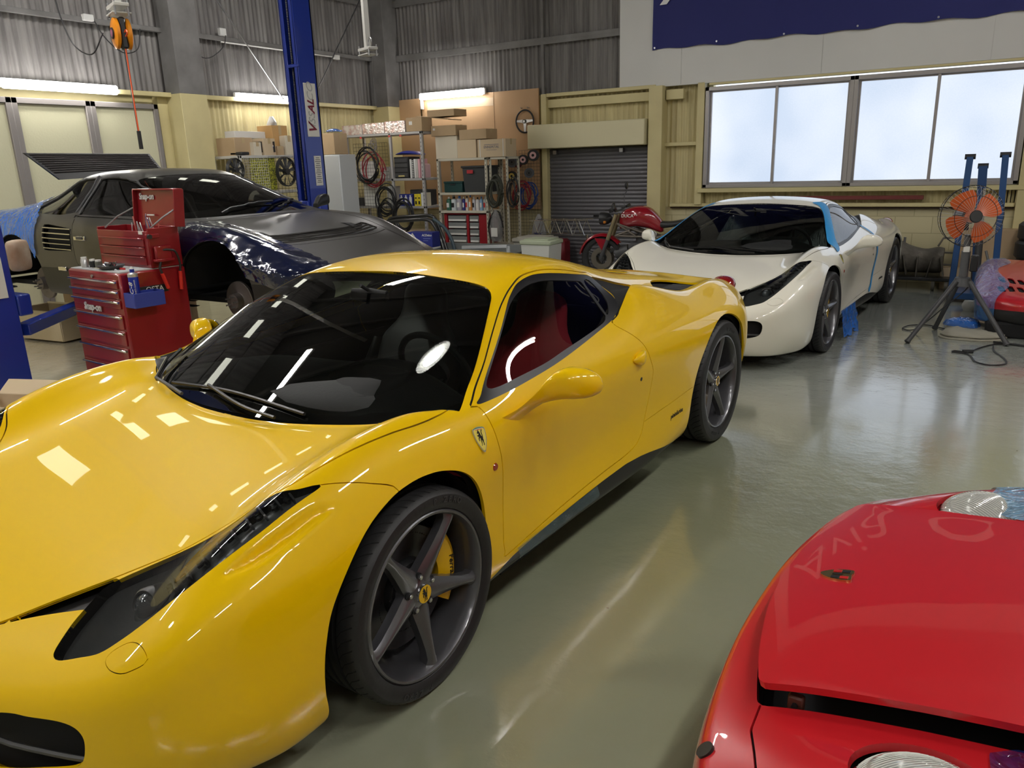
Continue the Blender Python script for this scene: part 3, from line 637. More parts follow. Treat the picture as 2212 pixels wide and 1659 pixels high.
def make_wheel(parent, R, w, steer, rot, cal, detail=True, sidehubs=M_yel_cal):
    """outer face towards +Y; origin at the lip plane on the axle"""
    b=MB(); k=R/.336; ro=.272
    b.lathe([(ro-.002,-.004),(ro,.003),(ro-.004,.007),(ro-.011,.006),(ro-.018,-.006),(ro-.023,-.03),(ro-.028,-.09),(ro-.034,-w+.06),(ro-.02,-w+.02),(ro,-w+.015)],72,M_rim,'Y')
    rs=[.02,.045,.07,.105,.15,.20,.235,.256]; ws=[.030,.040,.037,.031,.024,.0175,.018,.030]; ys=[-.030,-.027,-.024,-.019,-.013,-.007,-.003,-.004]
    for s_ in range(5):
        a=rad(rot+72*s_); vs=[];fs=[]
        for r,hw,y in zip(rs,ws,ys):
            for (u,dy) in ((-1,-.045),(-1,-.016),(-.45,-.003),(-.16,0),(.16,0),(.45,-.003),(1,-.016),(1,-.045)):
                px,pz=r,u*hw; vs.append((px*cos(a)-pz*sin(a),y+dy,px*sin(a)+pz*cos(a)))
        for i in range(len(rs)-1):
            for q in range(7): fs.append((i*8+q,(i+1)*8+q,(i+1)*8+q+1,i*8+q+1))
        b.add(vs,fs,M_rim)
        # rib web running behind the spoke to the barrel
        a2=a+rad(36)
    b.lathe([(.0,-.026),(.034,-.026),(.040,-.029),(.062,-.034),(.07,-.06),(.072,-.10)],48,M_rim,'Y')
    wheel=b.build('wheel',None,parent,30); wheel['label']='dark grey five-spoke alloy wheel'
    b=MB()
    W2=w-.03
    prof=[(.268,-.006),(.275,.006),(.288,.014),(.305*1.0,.0165)]
    q=R-.336
    prof+=[(.320+q,.013),(.3305+q,.003),(.3355+q,-.012),(.3365+q,-.022)]
    ms=[M_tyre]*(len(prof)); 
    for gx in (.30,.5,.70):
        y=-W2*gx; prof+=[(.337+q,y+.008),(.330+q,y+.006),(.330+q,y-.006),(.337+q,y-.008)]; ms+=[M_tyre,M_tread,M_tread,M_tyre]
    prof+=[(.3365+q,-W2+.022),(.3355+q,-W2+.012),(.325+q,-W2-.002),(.30,-W2-.01),(.268,-W2+.01)]; ms+=[M_tyre]*5
    b.lathe(prof,96,None,'Y',ms=ms)
    if detail:
        for i in range(60):
            a=2*pi*i/60
            T=Matrix.Rotation(a,4,'Y')
            vs=[];r0=.3368+q
            pts=[(.0,.3315+q+.0006,.002),(.01,r0,-.016),(.022,r0,-.035),(.045,r0,-.052)]
            for (t,r,y) in pts:
                for d in (-.0022,.0022): vs.append(T@Vector((t+d,y,math.sqrt(max(r*r-t*t,0))+.0004)))
            b.add(vs,[(2*j,2*j+1,2*j+3,2*j+2) for j in range(3)],M_tread)
    tyre=b.build('tyre',None,wheel,28)
    if detail:
        M_tl=mat('tyre_lettering',(.035,.035,.037),.5); me=None
        for base in (97,-83):
            for c,ch in enumerate('P ZERO'):
                if ch==' ': continue
                th=rad(base+c*4.6); r=.304
                T=basis((r*cos(th),.0160,r*sin(th)),(sin(th),0,-cos(th)) ,(cos(th),0,sin(th)))
                # text faces +Y: x right seen from outside
                lettering('tyre_lettering',ch,M_tl,tyre,basis((r*cos(th),.0172,r*sin(th)),(-sin(th),0,cos(th)),(cos(th),0,sin(th))),.026,.0006,bold=.0006)
    b=MB(); b.lathe([(0,.0),(.0295,.0),(.031,-.003),(.031,-.012)],40,M_chrome,'Y',T=Matrix.Translation((0,-.016,0))); b.lathe([(0,.0),(.029,.0)],40,M_yel_cal,'Y',T=Matrix.Translation((0,-.0150,0)))
    T=basis((0,-.0148,0),(-1,0,0),(0,0,1)); h=horse_mesh(.042,M_black,T,.0012); b.add(h.v,h.f,M_black)
    b.build('center_cap',None,wheel,30)
    for s_ in range(5):
        b=MB(); a=rad(rot+36+72*s_); x,z=.055*cos(a),.055*sin(a)
        b.cyl((x,-.040,z),(x,-.0325,z),.0135,20,M_void); b.cyl((x,-.034,z),(x,-.024,z),.0085,6,M_steel); b.cyl((x,-.025,z),(x,-.0225,z),.0055,12,M_chrome)
        b.build('wheel_bolt',None,wheel,30)
    b=MB(); b.lathe([(.095,-.098),(.197,-.098),(.199,-.100),(.199,-.128),(.095,-.128)],64,M_disc,'Y'); b.lathe([(0,-.075),(.085,-.075),(.098,-.098),(.098,-.13)],48,M_black,'Y')
    for i in range(10):
        a=2*pi*i/10; b.cyl((.085*cos(a),-.095,.085*sin(a)),(.085*cos(a),-.078,.085*sin(a)),.005,8,M_steel)
    for i in range(110):
        a=i*2.39996; r=.108+.08*math.sqrt(((i*0.618)%1)); b.cyl((r*cos(a),-.0985,r*sin(a)),(r*cos(a),-.0975,r*sin(a)),.0022,6,M_void)
    b.build('brake_disc',None,wheel,30)
    b=MB(); a0,a1=rad(cal-36),rad(cal+36); n=18
    def arc(r,y): return [(r*cos(a0+(a1-a0)*i/n),y,r*sin(a0+(a1-a0)*i/n)) for i in range(n+1)]
    rows=[arc(.128,-.10),arc(.128,-.066),arc(.150,-.054),arc(.192,-.054),arc(.211,-.066),arc(.213,-.10),arc(.211,-.15)]
    vs=[p for r in rows for p in r]; fs=[(i*(n+1)+j,i*(n+1)+j+1,(i+1)*(n+1)+j+1,(i+1)*(n+1)+j) for i in range(len(rows)-1) for j in range(n)]
    fs+=[tuple(i*(n+1) for i in range(len(rows))),tuple(i*(n+1)+n for i in range(len(rows)))[::-1]]; b.add(vs,fs,sidehubs)
    cl=b.build('brake_caliper',None,wheel,30)
    if detail:
        th=rad(cal); r=.183
        lettering('caliper_lettering','Ferrari',M_black,cl,basis((r*cos(th),-.053,r*sin(th)),(-sin(th),0,cos(th)),(cos(th),0,sin(th))),.032,.0012,shear=.2)
    # tyre valve
    a=rad(rot+108+36); b=MB(); b.cyl((.235*cos(a),-.03,.235*sin(a)),(.215*cos(a),-.012,.215*sin(a)),.004,8,M_steel); b.build('tyre_valve',None,wheel)
    return wheel
WS_TOP=[(-.03,0),(-.038,.17),(-.07,.35),(-.14,.57),(-.205,.70),(-.26,.80),(-.300,.838),(-.315,.842),(-.423,.790),(-.518,.755),(-.651,.698),(-.827,.614),(-.885,.58),(-.918,.54),(-.938,.46),(-.955,.33),(-.972,.12),(-.975,0)]
GL_OUT=[(-.398,.831),(-.457,.85),(-.599,.92),(-.739,.991),(-.907,1.076),(-.98,1.106),(-1.06,1.131),(-1.154,1.145),(-1.248,1.148),(-1.386,1.134),(-1.585,1.102),(-1.705,1.08),(-1.745,1.05),(-1.745,1.012),(-1.69,.974),(-1.635,.945),(-1.574,.928),(-1.503,.912),(-1.35,.892),(-1.137,.867),(-.952,.848),(-.796,.837),(-.64,.83),(-.5,.828)]
GL_IN=[(-.505,.862),(-.584,.905),(-.659,.944),(-.853,1.042),(-.947,1.082),(-1.051,1.110),(-1.156,1.122),(-1.275,1.118),(-1.482,1.088),(-1.546,1.073),(-1.535,1.03),(-1.51,.96),(-1.494,.930),(-1.42,.912),(-1.232,.893),(-1.054,.878),(-.881,.862),(-.683,.855),(-.549,.852)]
GL_Q=[(-1.575,1.066),(-1.632,1.075),(-1.665,1.055),(-1.665,1.020),(-1.63,.985),(-1.572,.955),(-1.52,.935),(-1.535,.97),(-1.56,1.02)]
CAV=[(-1.70,.585),(-1.85,.560),(-2.0,.537),(-2.30,.507),(-2.34,.535),(-2.2,.60),(-2.05,.65),(-1.92,.695),(-1.82,.725),(-1.73,.752),(-1.60,.788),(-1.56,.795),(-1.62,.762),(-1.70,.72),(-1.745,.66),(-1.745,.61)]
DOOR=[(-.399,.822),(-.400,.772),(-.402,.717),(-.41,.674),(-.421,.611),(-.426,.521),(-.423,.399),(-.420,.329),(-.427,.289),(-.436,.266),(-.615,.278),(-.79,.291),(-1.02,.302),(-1.226,.311),(-1.40,.318),(-1.508,.334),(-1.57,.37),(-1.603,.42),(-1.647,.534),(-1.66,.624),(-1.658,.664),(-1.628,.722),(-1.591,.803),(-1.548,.852),(-1.50,.905),(-1.60,.93),(-1.75,.99),(-1.77,1.04),(-1.74,1.085),(-1.638,1.104),(-1.491,1.133),(-1.364,1.152),(-1.256,1.158),(-1.132,1.152),(-1.023,1.128),(-.933,1.10),(-.832,1.059),(-.697,.991),(-.555,.913),(-.421,.851),(-.37,.832)]
HOOD=[(1.02,0),(1.0,.10),(.96,.17),(.896,.256),(.813,.338),(.705,.444),(.618,.524),(.556,.582),(.476,.638),(.415,.690),(.362,.765),(.27,.788),(.19,.800),(.089,.812),(-.021,.822),(-.10,.83),(-.18,.832),(-.26,.825),(-.29,.80),(-.20,.70),(-.14,.57),(-.07,.35),(-.038,.17),(-.03,0)]
HOOD_FULL=HOOD
HL=[(.890,.512),(.882,.497),(.86,.487),(.823,.475),(.796,.47),(.762,.465),(.726,.459),(.700,.470),(.622,.533),(.50,.645),(.421,.710),(.375,.765),(.345,.80),(.292,.828),(.30,.834),(.401,.822),(.49,.811),(.594,.789),(.67,.764),(.727,.732),(.772,.70),(.805,.673),(.842,.636),(.867,.582),(.888,.535)]
SLIT=[(1.02,0),(1.0,.10),(.96,.17),(.896,.256),(.813,.338),(.705,.444),(.690,.48),(.73,.505),(.769,.491),(.792,.449),(.818,.399),(.857,.329),(.905,.256),(.965,.17),(1.003,.10),(1.022,.0)]
GRILLE=[(0,.345),(.25,.355),(.451,.397),(.533,.401),(.609,.403),(.651,.393),(.670,.366),(.668,.324),(.655,.295),(.625,.278),(.55,.262),(.435,.235),(.25,.20),(0,.19)]
FARCH=[(.405,.0),(.405,.157),(.424,.252),(.428,.331),(.417,.411),(.386,.507),(.315,.60),(.228,.668),(.126,.708),(.04,.722),(-.04,.722),(-.113,.710),(-.193,.678),(-.255,.622),(-.298,.538),(-.314,.447),(-.310,.334),(-.300,.22),(-.30,0)]
RARCH=[(-2.09,0),(-2.095,.20),(-2.115,.327),(-2.152,.435),(-2.215,.557),(-2.325,.672),(-2.458,.733),(-2.595,.756),(-2.73,.745),(-2.85,.70),(-2.95,.62),(-3.02,.50),(-3.05,.38),(-3.06,.2),(-3.06,0)]
SILL=[(-.25,.20),(-.33,.211),(-.475,.243),(-.612,.256),(-.8,.266),(-1.18,.277),(-1.404,.280),(-1.549,.270),(-1.648,.258),(-1.81,.232),(-1.929,.218),(-2.12,.20),(-2.12,0),(-.25,0)]
FVENT=[(.625,.808),(.484,.826),(.382,.843),(.335,.852),(.285,.878),(.300,.887),(.398,.882),(.485,.872),(.561,.853)]
LOUVRE=[(-2.70,.46),(-2.99,.47),(-3.05,.62),(-2.93,.668),(-2.70,.655),(-2.55,.60)]
ENGLASS=[(-1.78,0),(-1.78,.36),(-2.2,.33),(-2.75,.27),(-2.95,.2),(-2.98,0)]
CAP=[(.848,.672),(.83,.672),(.805,.702),(.798,.735),(.803,.772),(.813,.779),(.835,.757),(.850,.733),(.856,.70)]
_SKINS={}
def car_skin(lv):
    if lv in _SKINS: return _SKINS[lv]
    V,F=loft_cage(T458,S458); P,Q=smooth_mesh(V,F,lv=lv)
    # sculpt: fender vent scoop, rear valley kept by the cage
    def dent(poly, depth, wdt, cond):
        A=np.stack([P[:,0],np.abs(P[:,1])],-1); d=sdf_poly(A,poly); k=np.clip(-d/wdt,0,1); k=k*k*(3-2*k)*cond
        return k*depth
    N=vnormals(P,Q)
    Nd=np.stack([np.full(len(P),.15),.62*np.sign(P[:,1]),np.full(len(P),.77)],-1); P=P-Nd*dent(spl(FVENT,6,True),.030,.034,(P[:,2]>.62))[:,None]
    # door scallop: a raised crease from the front arch to the rear intake
    s=Skin(P,Q); ay=lambda V:np.stack([V[:,0],np.abs(V[:,1])],-1); xz=lambda V:np.stack([V[:,0],V[:,2]],-1); yz=lambda V:np.stack([np.abs(V[:,1]),V[:,2]],-1)
    side=lambda C:np.abs(C[:,1])>.50; low=lambda C:(np.abs(C[:,1])>.6)
    s.cut(lambda V:sdf_poly(xz(V),spl(FARCH,6,True)),6,(0,),low)
    s.cut(lambda V:sdf_poly(xz(V),spl(RARCH,6,True)),6,(0,),low)
    wsp=spl([(a,b) for a,b in WS_TOP],4); wsp=np.concatenate([wsp,[( -.5,0-.05)]]) if False else wsp
    wsm=np.concatenate([wsp,(wsp*[1,-1])[::-1]])
    up=lambda C:C[:,2]>.7
    s.cut(lambda V:sdf_poly(V[:,:2],wsm),1,(0,),up)
    gout=spl(GL_OUT,5,True)
    s.cut(lambda V:sdf_poly(xz(V),gout),3,(0,),side)
    s.cut(lambda V:sdf_poly(xz(V),spl(GL_IN,5,True)),2,(3,),side)
    s.cut(lambda V:sdf_poly(xz(V),spl(GL_Q,5,True)),4,(3,),side)
    s.cut(lambda V:sdf_poly(ay(V),spl(CAV,3,True)),5,(0,),lambda C:(C[:,2]>.80))
    s.cut(lambda V:sdf_poly(ay(V),spl(HL,5,True)),8,(0,),lambda C:(C[:,2]>.47))
    s.cut(lambda V:sdf_poly(ay(V),spl(SLIT,4,True)),16,(0,),lambda C:(C[:,2]>.44)&(C[:,0]>.6))
    s.cut(lambda V:sdf_poly(yz(V),spl(GRILLE[1:-1],5,True)) if False else sdf_poly(yz(V),np.array(list(spl(GRILLE,5))+[(-.05,.19),(-.05,.345)])),12,(0,),lambda C:C[:,0]>.75)
    s.cut(lambda V:sdf_poly(xz(V),SILL),13,(0,),side)
    s.cut(lambda V:sdf_poly(ay(V),spl(LOUVRE,5,True)),14,(0,),lambda C:C[:,2]>.7)
    s.cut(lambda V:sdf_poly(ay(V),np.array(ENGLASS+[(-2.98,-.05),(-1.78,-.05)])),15,(0,),lambda C:C[:,2]>.8)
    # rear grille/bumper void
    s.cut(lambda V:sdf_poly(yz(V),[(-.1,.36),(.62,.36),(.70,.50),(.62,.56),(-.1,.56)]),12,(0,),lambda C:C[:,0]<-3.2)
    # shut lines
    hp=spl(HOOD,6); dp=spl(DOOR,4,True)
    g=.0024; hpoly=np.array(list(hp)+[(-.03,-.05),(1.02,-.05)])
    hreg=lambda C:(C[:,2]>.44)&(C[:,0]>-.35)
    s.gap(lambda V:sdf_poly(ay(V),hpoly),g,(0,),lambda C:hreg(C)&(np.abs(C[:,1])>.02))
    s.gap(lambda V:sdf_poly(xz(V),dp),g*.8,(0,),side)
    s.gap(lambda V:s_line(xz(V),[(-1.603,.42),(-1.882,.438),(-2.152,.457)]),g*.5,(0,),lambda C:side(C)&(C[:,0]<-1.61)&(C[:,0]>-2.15)&(np.abs(C[:,2]-.44)<.05))
    s.gap(lambda V:s_line(ay(V),[(.292,.83),(.236,.858),(.163,.89),(.10,.912),(.08,.93)]),g*.45,(0,),lambda C:(C[:,2]>.7)&(C[:,0]>.08)&(C[:,0]<.29)&(np.abs(C[:,1])>.8))
    cp=spl(CAP,6,True); s.gap(lambda V:sdf_poly(ay(V),cp),g*.3,(0,),lambda C:(C[:,2]>.4)&(C[:,1]>0)&(C[:,0]>.75))
    s.cut(lambda V:sdf_poly(np.stack([V[:,0],np.abs(V[:,1])],-1),np.array(list(hp)+[(-.03,-.05),(1.02,-.05)])),9,(0,),lambda C:(C[:,2]>.44)&(C[:,0]>-.35))
    s.cut(lambda V:sdf_poly(xz(V),dp),10,(0,),side)
    # the windscreen is its own smooth pane: a low-order surface through the opening
    ids=np.unique(s.T[s.L==1]); Vw=s.V[ids]; xm=Vw[:,0]; ym=np.abs(Vw[:,1])
    keep=(xm<-.24-.30*np.clip(ym/.84,0,1)**2)&(xm>-.93)&(ym<.80-(-xm-.3)*.36)
    def ft(x,y): u=x+.5; v=y*y; return np.stack([np.ones_like(u),u,u*u,u**3,v,u*v,u*u*v,v*v,u*v*v],-1)
    co=np.linalg.lstsq(ft(xm[keep],ym[keep]),Vw[keep,2],rcond=None)[0]
    e=1e-4; f0=ft(xm,ym)@co; gx=(ft(xm+e,ym)@co-f0)/e; gy=(ft(xm,ym+e)@co-f0)/e*np.sign(Vw[:,1])
    w=Skin.__new__(Skin); w.V=s.V.copy(); w.N=s.N.copy(); w.T=s.T; w.L=s.L; w.V[ids,2]=f0; nn=np.stack([-gx,-gy,np.ones_like(gx)],-1); w.N[ids]=nn/np.linalg.norm(nn,axis=1)[:,None]; s.glass=w
    print('glass dev',np.abs(f0-Vw[:,2]).max())
    _SKINS[lv]=s; return s
def near(s, p, sgn=None):
    d=((s.V-np.array(p))**2).sum(1); i=int(d.argmin()); return Vector(s.V[i]),Vector(s.N[i])
def surf_xz(s, x, z, side=1):
    c=s.V[(s.V[:,1]*side>.3)]; n=s.N[(s.V[:,1]*side>.3)]
    d=(c[:,0]-x)**2+(c[:,2]-z)**2; i=np.argsort(d)[:4]; return Vector(c[i].mean(0)),Vector(n[i].mean(0)).normalized()
def surf_xy(s, x, y, zmin=.4):
    k=s.V[:,2]>zmin; c=s.V[k]; n=s.N[k]
    d=(c[:,0]-x)**2+(c[:,1]-y)**2; i=np.argsort(d)[:4]; return Vector(c[i].mean(0)),Vector(n[i].mean(0)).normalized()
def seat(parent, x, y, cloth, name='seat', film_m=None):
    b=MB(); T=Matrix.Translation((x,y,0))
    sweep(b,smoothstep_secs([((.22,0,.30),(0,.23,0),(0,0,.05)),((.05,0,.31),(0,.25,0),(.0,0,.07)),((-.22,0,.28),(0,.25,0),(.02,0,.08))]),20,cloth,3,T)
    sweep(b,smoothstep_secs([((-.20,0,.26),(0,.24,0),(.09,0,.02)),((-.27,0,.45),(0,.265,0),(.10,0,.03)),((-.34,0,.68),(0,.25,0),(.08,0,.03)),((-.40,0,.82),(0,.15,0),(.06,0,.02)),((-.43,0,.96),(0,.13,0),(.05,0,.02)),((-.44,0,1.0),(0,.08,0),(.02,0,.01))]),20,cloth,3,T)
    for sg in (-1,1):
        sweep(b,smoothstep_secs([((-.17,sg*.24,.34),(.07,0,0),(0,.035,0)),((-.24,sg*.26,.50),(.09,0,.02),(0,.04,0)),((-.32,sg*.24,.70),(.06,0,.02),(0,.03,0))]),14,cloth,2.4,T)
    o=b.build(name,None,parent,50)
    if film_m:
        b=MB(); sweep(b,smoothstep_secs([((.25,0,.30),(0,.27,0),(0,0,.08)),((-.12,0,.36),(0,.29,0),(.0,0,.11)),((-.22,0,.50),(0,.30,0),(.13,0,.04)),((-.33,0,.70),(0,.29,0),(.12,0,.04)),((-.42,0,.98),(0,.17,0),(.08,0,.03))]),20,film_m,2.6,T); b.build('plastic_seat_cover',None,o,60)
    return o
def build_458(name, label, loc, rz, paint, lv, rotF, rotR, cloth_l, cloth_r, filmm=None, rearvis=True):
    root=thing(name,label,'car',loc,rz); s=car_skin(lv)
    def inward(v,n): return Vector((0,-.045*(1 if v[1]>0 else -1),0))*1.0
    body=s.part('body_shell',[0],paint,root,skirt=.012)
    s.part('hood',[9],paint,root,skirt=.012)
    s.part('door',[10],paint,root,skirt=.012,where=lambda C:C[:,1]>0); s.part('door',[10],paint,root,skirt=.012,where=lambda C:C[:,1]<0)
    s.part('panel_gap',[11],M_void,root,off=-.007)
    s.glass.part('windscreen',[1],M_glass,root,off=-.003); s.part('windscreen_seal',[1],M_black,root,off=-.002,skirt=.03,rim=True)
    for sg in (1,-1):
        w=lambda C,sg=sg:C[:,1]*sg>0
        s.part('side_window',[2],M_sglass,root,off=-.004,where=w)
        s.part('window_frame',[3],M_black,root,off=-.001,skirt=.006,where=w)
        s.part('quarter_window',[4],M_sglass,root,off=-.004,where=w)
        s.part('side_intake',[5],M_void,root,off=-.012,where=w)
        h=s.part('headlight',[8],M_lens,root,off=-.001,where=w)
        hb=s.part('lamp_housing',[8],M_hlint,h,off=-.035,where=w)
        edge=s.part('lamp_surround',[8],M_black,h,off=-.004,where=w)
        if edge: bpy.data.objects.remove(edge)
        # black rim wall and inner units
        sk=s.part('lamp_rim',[8],M_black,h,off=-.001,skirt=.036,where=w)
        me=sk.data; import bmesh; bm=bmesh.new(); bm.from_mesh(me)
        nT=int((np.isin(s.L,[8])&w(s.V[s.T].mean(1))).sum()); bm.faces.ensure_lookup_table()
        bmesh.ops.delete(bm,geom=bm.faces[:nT],context='FACES'); bm.to_mesh(me); bm.free()
        b=MB()
        c,n=surf_xy(s,.715,sg*.615,.5); c=c-n*.03
        T=Matrix.Translation(c)@(Vector((1,sg*.12,.25)).to_track_quat('Z','X').to_matrix().to_4x4())
        b.lathe([(.0,.022),(.02,.020),(.036,.006),(.037,0)],32,mat('projector_lens',(.10,.11,.12),.05,coat=1),'Z',T); b.lathe([(.037,0),(.045,.006),(.050,-.0),(.052,-.05)],32,M_dgrey,'Z',T)
        b.build('projector',None,h,40)
        b=MB()
        for i in range(9):
            t=i/8.; x=.655*(1-t)+.365*t; y=.655*(1-t)+.785*t
            c,n=surf_xy(s,x,sg*y,.5); c=c-n*.022; q=n.to_track_quat('Z','Y').to_matrix().to_4x4()
            ang=math.atan2(-.13*sg,.29)
            T=Matrix.Translation(c)@q
            # fin plate across the lamp, with two round led cells in front
            dirx=(Vector((.29,-.13*sg,-.12))).normalized(); lat=n.cross(dirx).normalized(); dirx=lat.cross(n)
            B=Matrix(((dirx.x,lat.x,n.x,c.x),(dirx.y,lat.y,n.y,c.y),(dirx.z,lat.z,n.z,c.z),(0,0,0,1)))
            hw=.055 if i<7 else .04
            b.box((0,0,.004),(.006,hw*1.6,.018),M_dgrey,.001,T=B)
            for e in (-.2,.28):
                b.lathe([(0,.003),(.006,.003),(.009,.007),(.010,.0)],14,M_black,'Z',T=B@Matrix.Translation((.014,hw*e,0)))
        b.build('led_strip',None,h,30)
    for sg in (1,-1): s.part('nose_slit_mesh',[16],M_black,root,off=-.03,where=lambda C,sg=sg:C[:,1]*sg>0)
    s.part('bumper_grille',[12],M_void,root,off=-.06)
    g=MB()
    pts=[]
    for yy in np.linspace(-.66,.66,25): 
        v,n=near(s,(1.0,yy,.285)); pts.append((v.x-.03,yy,.292))
    g.tube(pts,.007,6,M_dgrey); g.build('grille_bar',None,root)
    s.part('side_skirt',[13],M_black,root,off=-.006,where=lambda C:C[:,1]>0); s.part('side_skirt',[13],M_black,root,off=-.006,where=lambda C:C[:,1]<0)
    for sg in (1,-1):
        w=lambda C,sg=sg:C[:,1]*sg>0
        s.part('engine_louvre',[14],M_void,root,off=-.025,where=w)
        b=MB()
        for i in range(9):
            x=-2.70-.035*i; v,n=surf_xy(s,x,sg*.57,.6); b.box((v.x,v.y,v.z-.012),(.006,.17,.012),M_dgrey,rot=(0,.5,0))
        b.build('louvre_fins',None,root)
    s.part('engine_window',[15],M_glass,root,off=-.003)
    s.part('inner_shell',[0,9,10,12,16,14,8],M_void,root,off=-.05)
    # wheel wells
    for x0,z0,r0 in ((.055,.345,.40),(-2.60,.36,.44)):
        for sg in (1,-1):
            b=MB(); n=24; pts=[(x0+r0*cos(pi*1.08*i/n-.04*pi),z0+r0*sin(pi*1.08*i/n-.04*pi)) for i in range(n+1)]
            vs=[(x,sg*.905,z) for x,z in pts]+[(x,sg*.58,z) for x,z in pts]
            b.add(vs,[(i,i+1,n+2+i,n+1+i) for i in range(n)]+[tuple(range(n+1,2*n+2))],M_void); b.build('wheel_well',None,root)
    b=MB(); b.box((-1.3,0,.15),(4.2,1.1,.03),M_void); b.box((-1.25,0,.15),(1.5,1.70,.03),M_void); b.build('floor_pan',None,root)
    # lamps at the back
    for sg in (1,-1):
        b=MB(); c=Vector((-3.29,sg*.70,.800)); T=Matrix.Translation(c)@Matrix.Rotation(.25,4,'Y')
        sweep(b,[((-.11*cos(a)*1.0,0,.01),(0,.082*sin(a)+.002,0),(0,0,.054*sin(a)+.002)) for a in np.linspace(0,pi,14)],20,M_tail,2,T); b.build('tail_lamp',None,root)
    # mirrors
    for sg in (1,-1):
        b=MB(); se=[((-.475,.885,.760),(.030,0,.020),(0,.008,.022)),((-.545,.93,.800),(.028,0,.012),(0,.008,.018)),((-.60,.965,.838),(.036,0,.008),(0,.012,.030)),((-.645,.995,.872),(.050,0,.0),(0,.006,.048)),((-.672,1.04,.890),(.060,-.01,0),(0,.0,.056)),((-.688,1.09,.890),(.058,-.012,0),(0,0,.052)),((-.702,1.13,.884),(.046,-.012,0),(0,0,.038)),((-.712,1.152,.880),(.018,-.006,0),(0,0,.014))]
        se=[((c[0],c[1]*sg,c[2]),(a[0],a[1]*sg,a[2]),(e[0],e[1]*sg,e[2])) for c,a,e in se]
        se=[((c[0],c[1],c[2]-.028),a,e) for c,a,e in se]; sweep(b,smoothstep_secs(se,5),28,paint,2.7); mr=b.build('door_mirror',None,root,60)
        b=MB(); T=Matrix.Translation((-.745,sg*1.07,.860))@Matrix.Diagonal((1,1.6,1,1)); b.cyl((0,0,0),(-.006,0,0),.042,24,M_chrome,T=T); b.build('mirror_glass',None,mr)
        b=MB(); a,b2=surf_xz(s,-1.515,.755,sg)
        sweep(b,smoothstep_secs([((0,0,.0),(.01,0,.0),(0,0,.008)),((-.02,.006*sg,.0),(.004,.018*sg,.0),(0,0,.022)),((-.05,.008*sg,.0),(.004,.024*sg,.0),(0,0,.030)),((-.085,.006*sg,.008),(.004,.014*sg,0),(0,0,.024)),((-.10,.0,.01),(.002,.004*sg,0),(0,0,.01))]),16,paint,2.2,Matrix.Translation(a+Vector((.045,.004*sg,-.01)))); b.build('door_handle_scoop',None,root,60)
        a,n=surf_xz(s,-1.541,.645,sg); b=MB(); b.cyl(a-n*.001,a+n*.0015,.009,16,M_black); b.build('door_lock',None,root)
        # shield badge on the wing
        a,n=surf_xz(s,-.318,.745,sg); up=Vector((-.12,0,1)); up=(up-n*up.dot(n)).normalized(); xr=up.cross(n).normalized()
        sh=[(-.5,.38),(-.32,.46),(0,.5),(.32,.46),(.5,.38),(.46,.0),(.28,-.34),(0,-.62),(-.28,-.34),(-.46,0)]; sh=spl(sh,3,True)
        T=Matrix(((xr.x,up.x,n.x,a.x),(xr.y,up.y,n.y,a.y),(xr.z,up.z,n.z,a.z),(0,0,0,1)))
        b=MB(); b.prism([(x*.062,y*.078) for x,y in sh],-.004,.003,M_chrome,T=T); b.prism([(x*.054,y*.070) for x,y in sh],.003,.0036,mat('badge_yellow',(.85,.72,.12),.25,coat=1),T=T)
        h=horse_mesh(.050,M_black,T@Matrix.Translation((0,.002,.0036)),.0008); b.add(h.v,h.f,M_black)
        for i,cc in enumerate(((0,.25,.08),(.8,.8,.8),(.6,.02,.02))): b.box((0,.034-.0022*i,.0038),(.044-.004*i,.0018,.0004),mat('badge_stripe%d'%i,cc,.4),T=T)
        b.build('wing_badge',None,root)
        a,n=surf_xz(s,-.372,.628,sg); b=MB(); b.cyl(a-n*.001,a+n*.0045,.0145,20,mat('marker_lens',(.35,.03,.005),.08,coat=1),r2=.011); b.build('side_marker',None,root)
        a,n=surf_xz(s,-1.95,.371,sg); xd=Vector((-sg,0,.03)); xd=(xd-n*xd.dot(n)).normalized()
        lettering('script_badge','pininfarina',M_black,root,basis(a+n*.001,xd,n.cross(xd)),.034,.0008,shear=.35)
        # wiper / a-pillar
    def onws(x,y,h):
        v,n=surf_xy(s,x,y,.7); return v+n*h
    b=MB(); P1=[(-.128,-.46),(-.135,-.34),(-.128,-.20),(-.120,-.08),(-.105,.06),(-.092,.2),(-.10,.34)]
    b.tube(spl([onws(x,y,.014) for x,y in (P1[0],P1[3],P1[6])],6),.007,6,M_black); b.tube(spl([onws(x,y,.030) for x,y in ((-.115,-.20),(-.06,.06),(-.03,.26))],5),.0065,6,M_black); b.build('wiper',None,root)
    b=MB(); b.tube(spl([onws(x,y,.016) for x,y in ((-.34,-.71),(-.22,-.655),(-.12,-.57))],6),.008,6,M_black); b.tube([onws(-.26,-.67,.034),onws(-.11,-.56,.03)],.006,6,M_chrome); b.tube([onws(-.11,-.56,.03),onws(-.065,-.30,.022)],.007,6,M_dgrey); b.build('wiper',None,root)
    s.part('cowl_panel',[1],M_black,root,off=-.012,where=lambda C:(C[:,0]>-.115-.42*np.clip(np.abs(C[:,1])-.25,0,1)**1.3*1.0)) 
    # cabin
    b=MB(); sweep(b,smoothstep_secs([((-.42,-.72,.70),(.16,0,0),(0,0,.08)),((-.40,-.4,.76),(.26,0,0),(0,0,.08)),((-.40,0,.77),(.28,0,0),(0,0,.09)),((-.40,.4,.78),(.26,0,0),(0,0,.10)),((-.42,.72,.72),(.16,0,0),(0,0,.08))]),20,mat('dashboard_leather',(.008,.009,.009),.7,bump=(90,.1)),2.6)
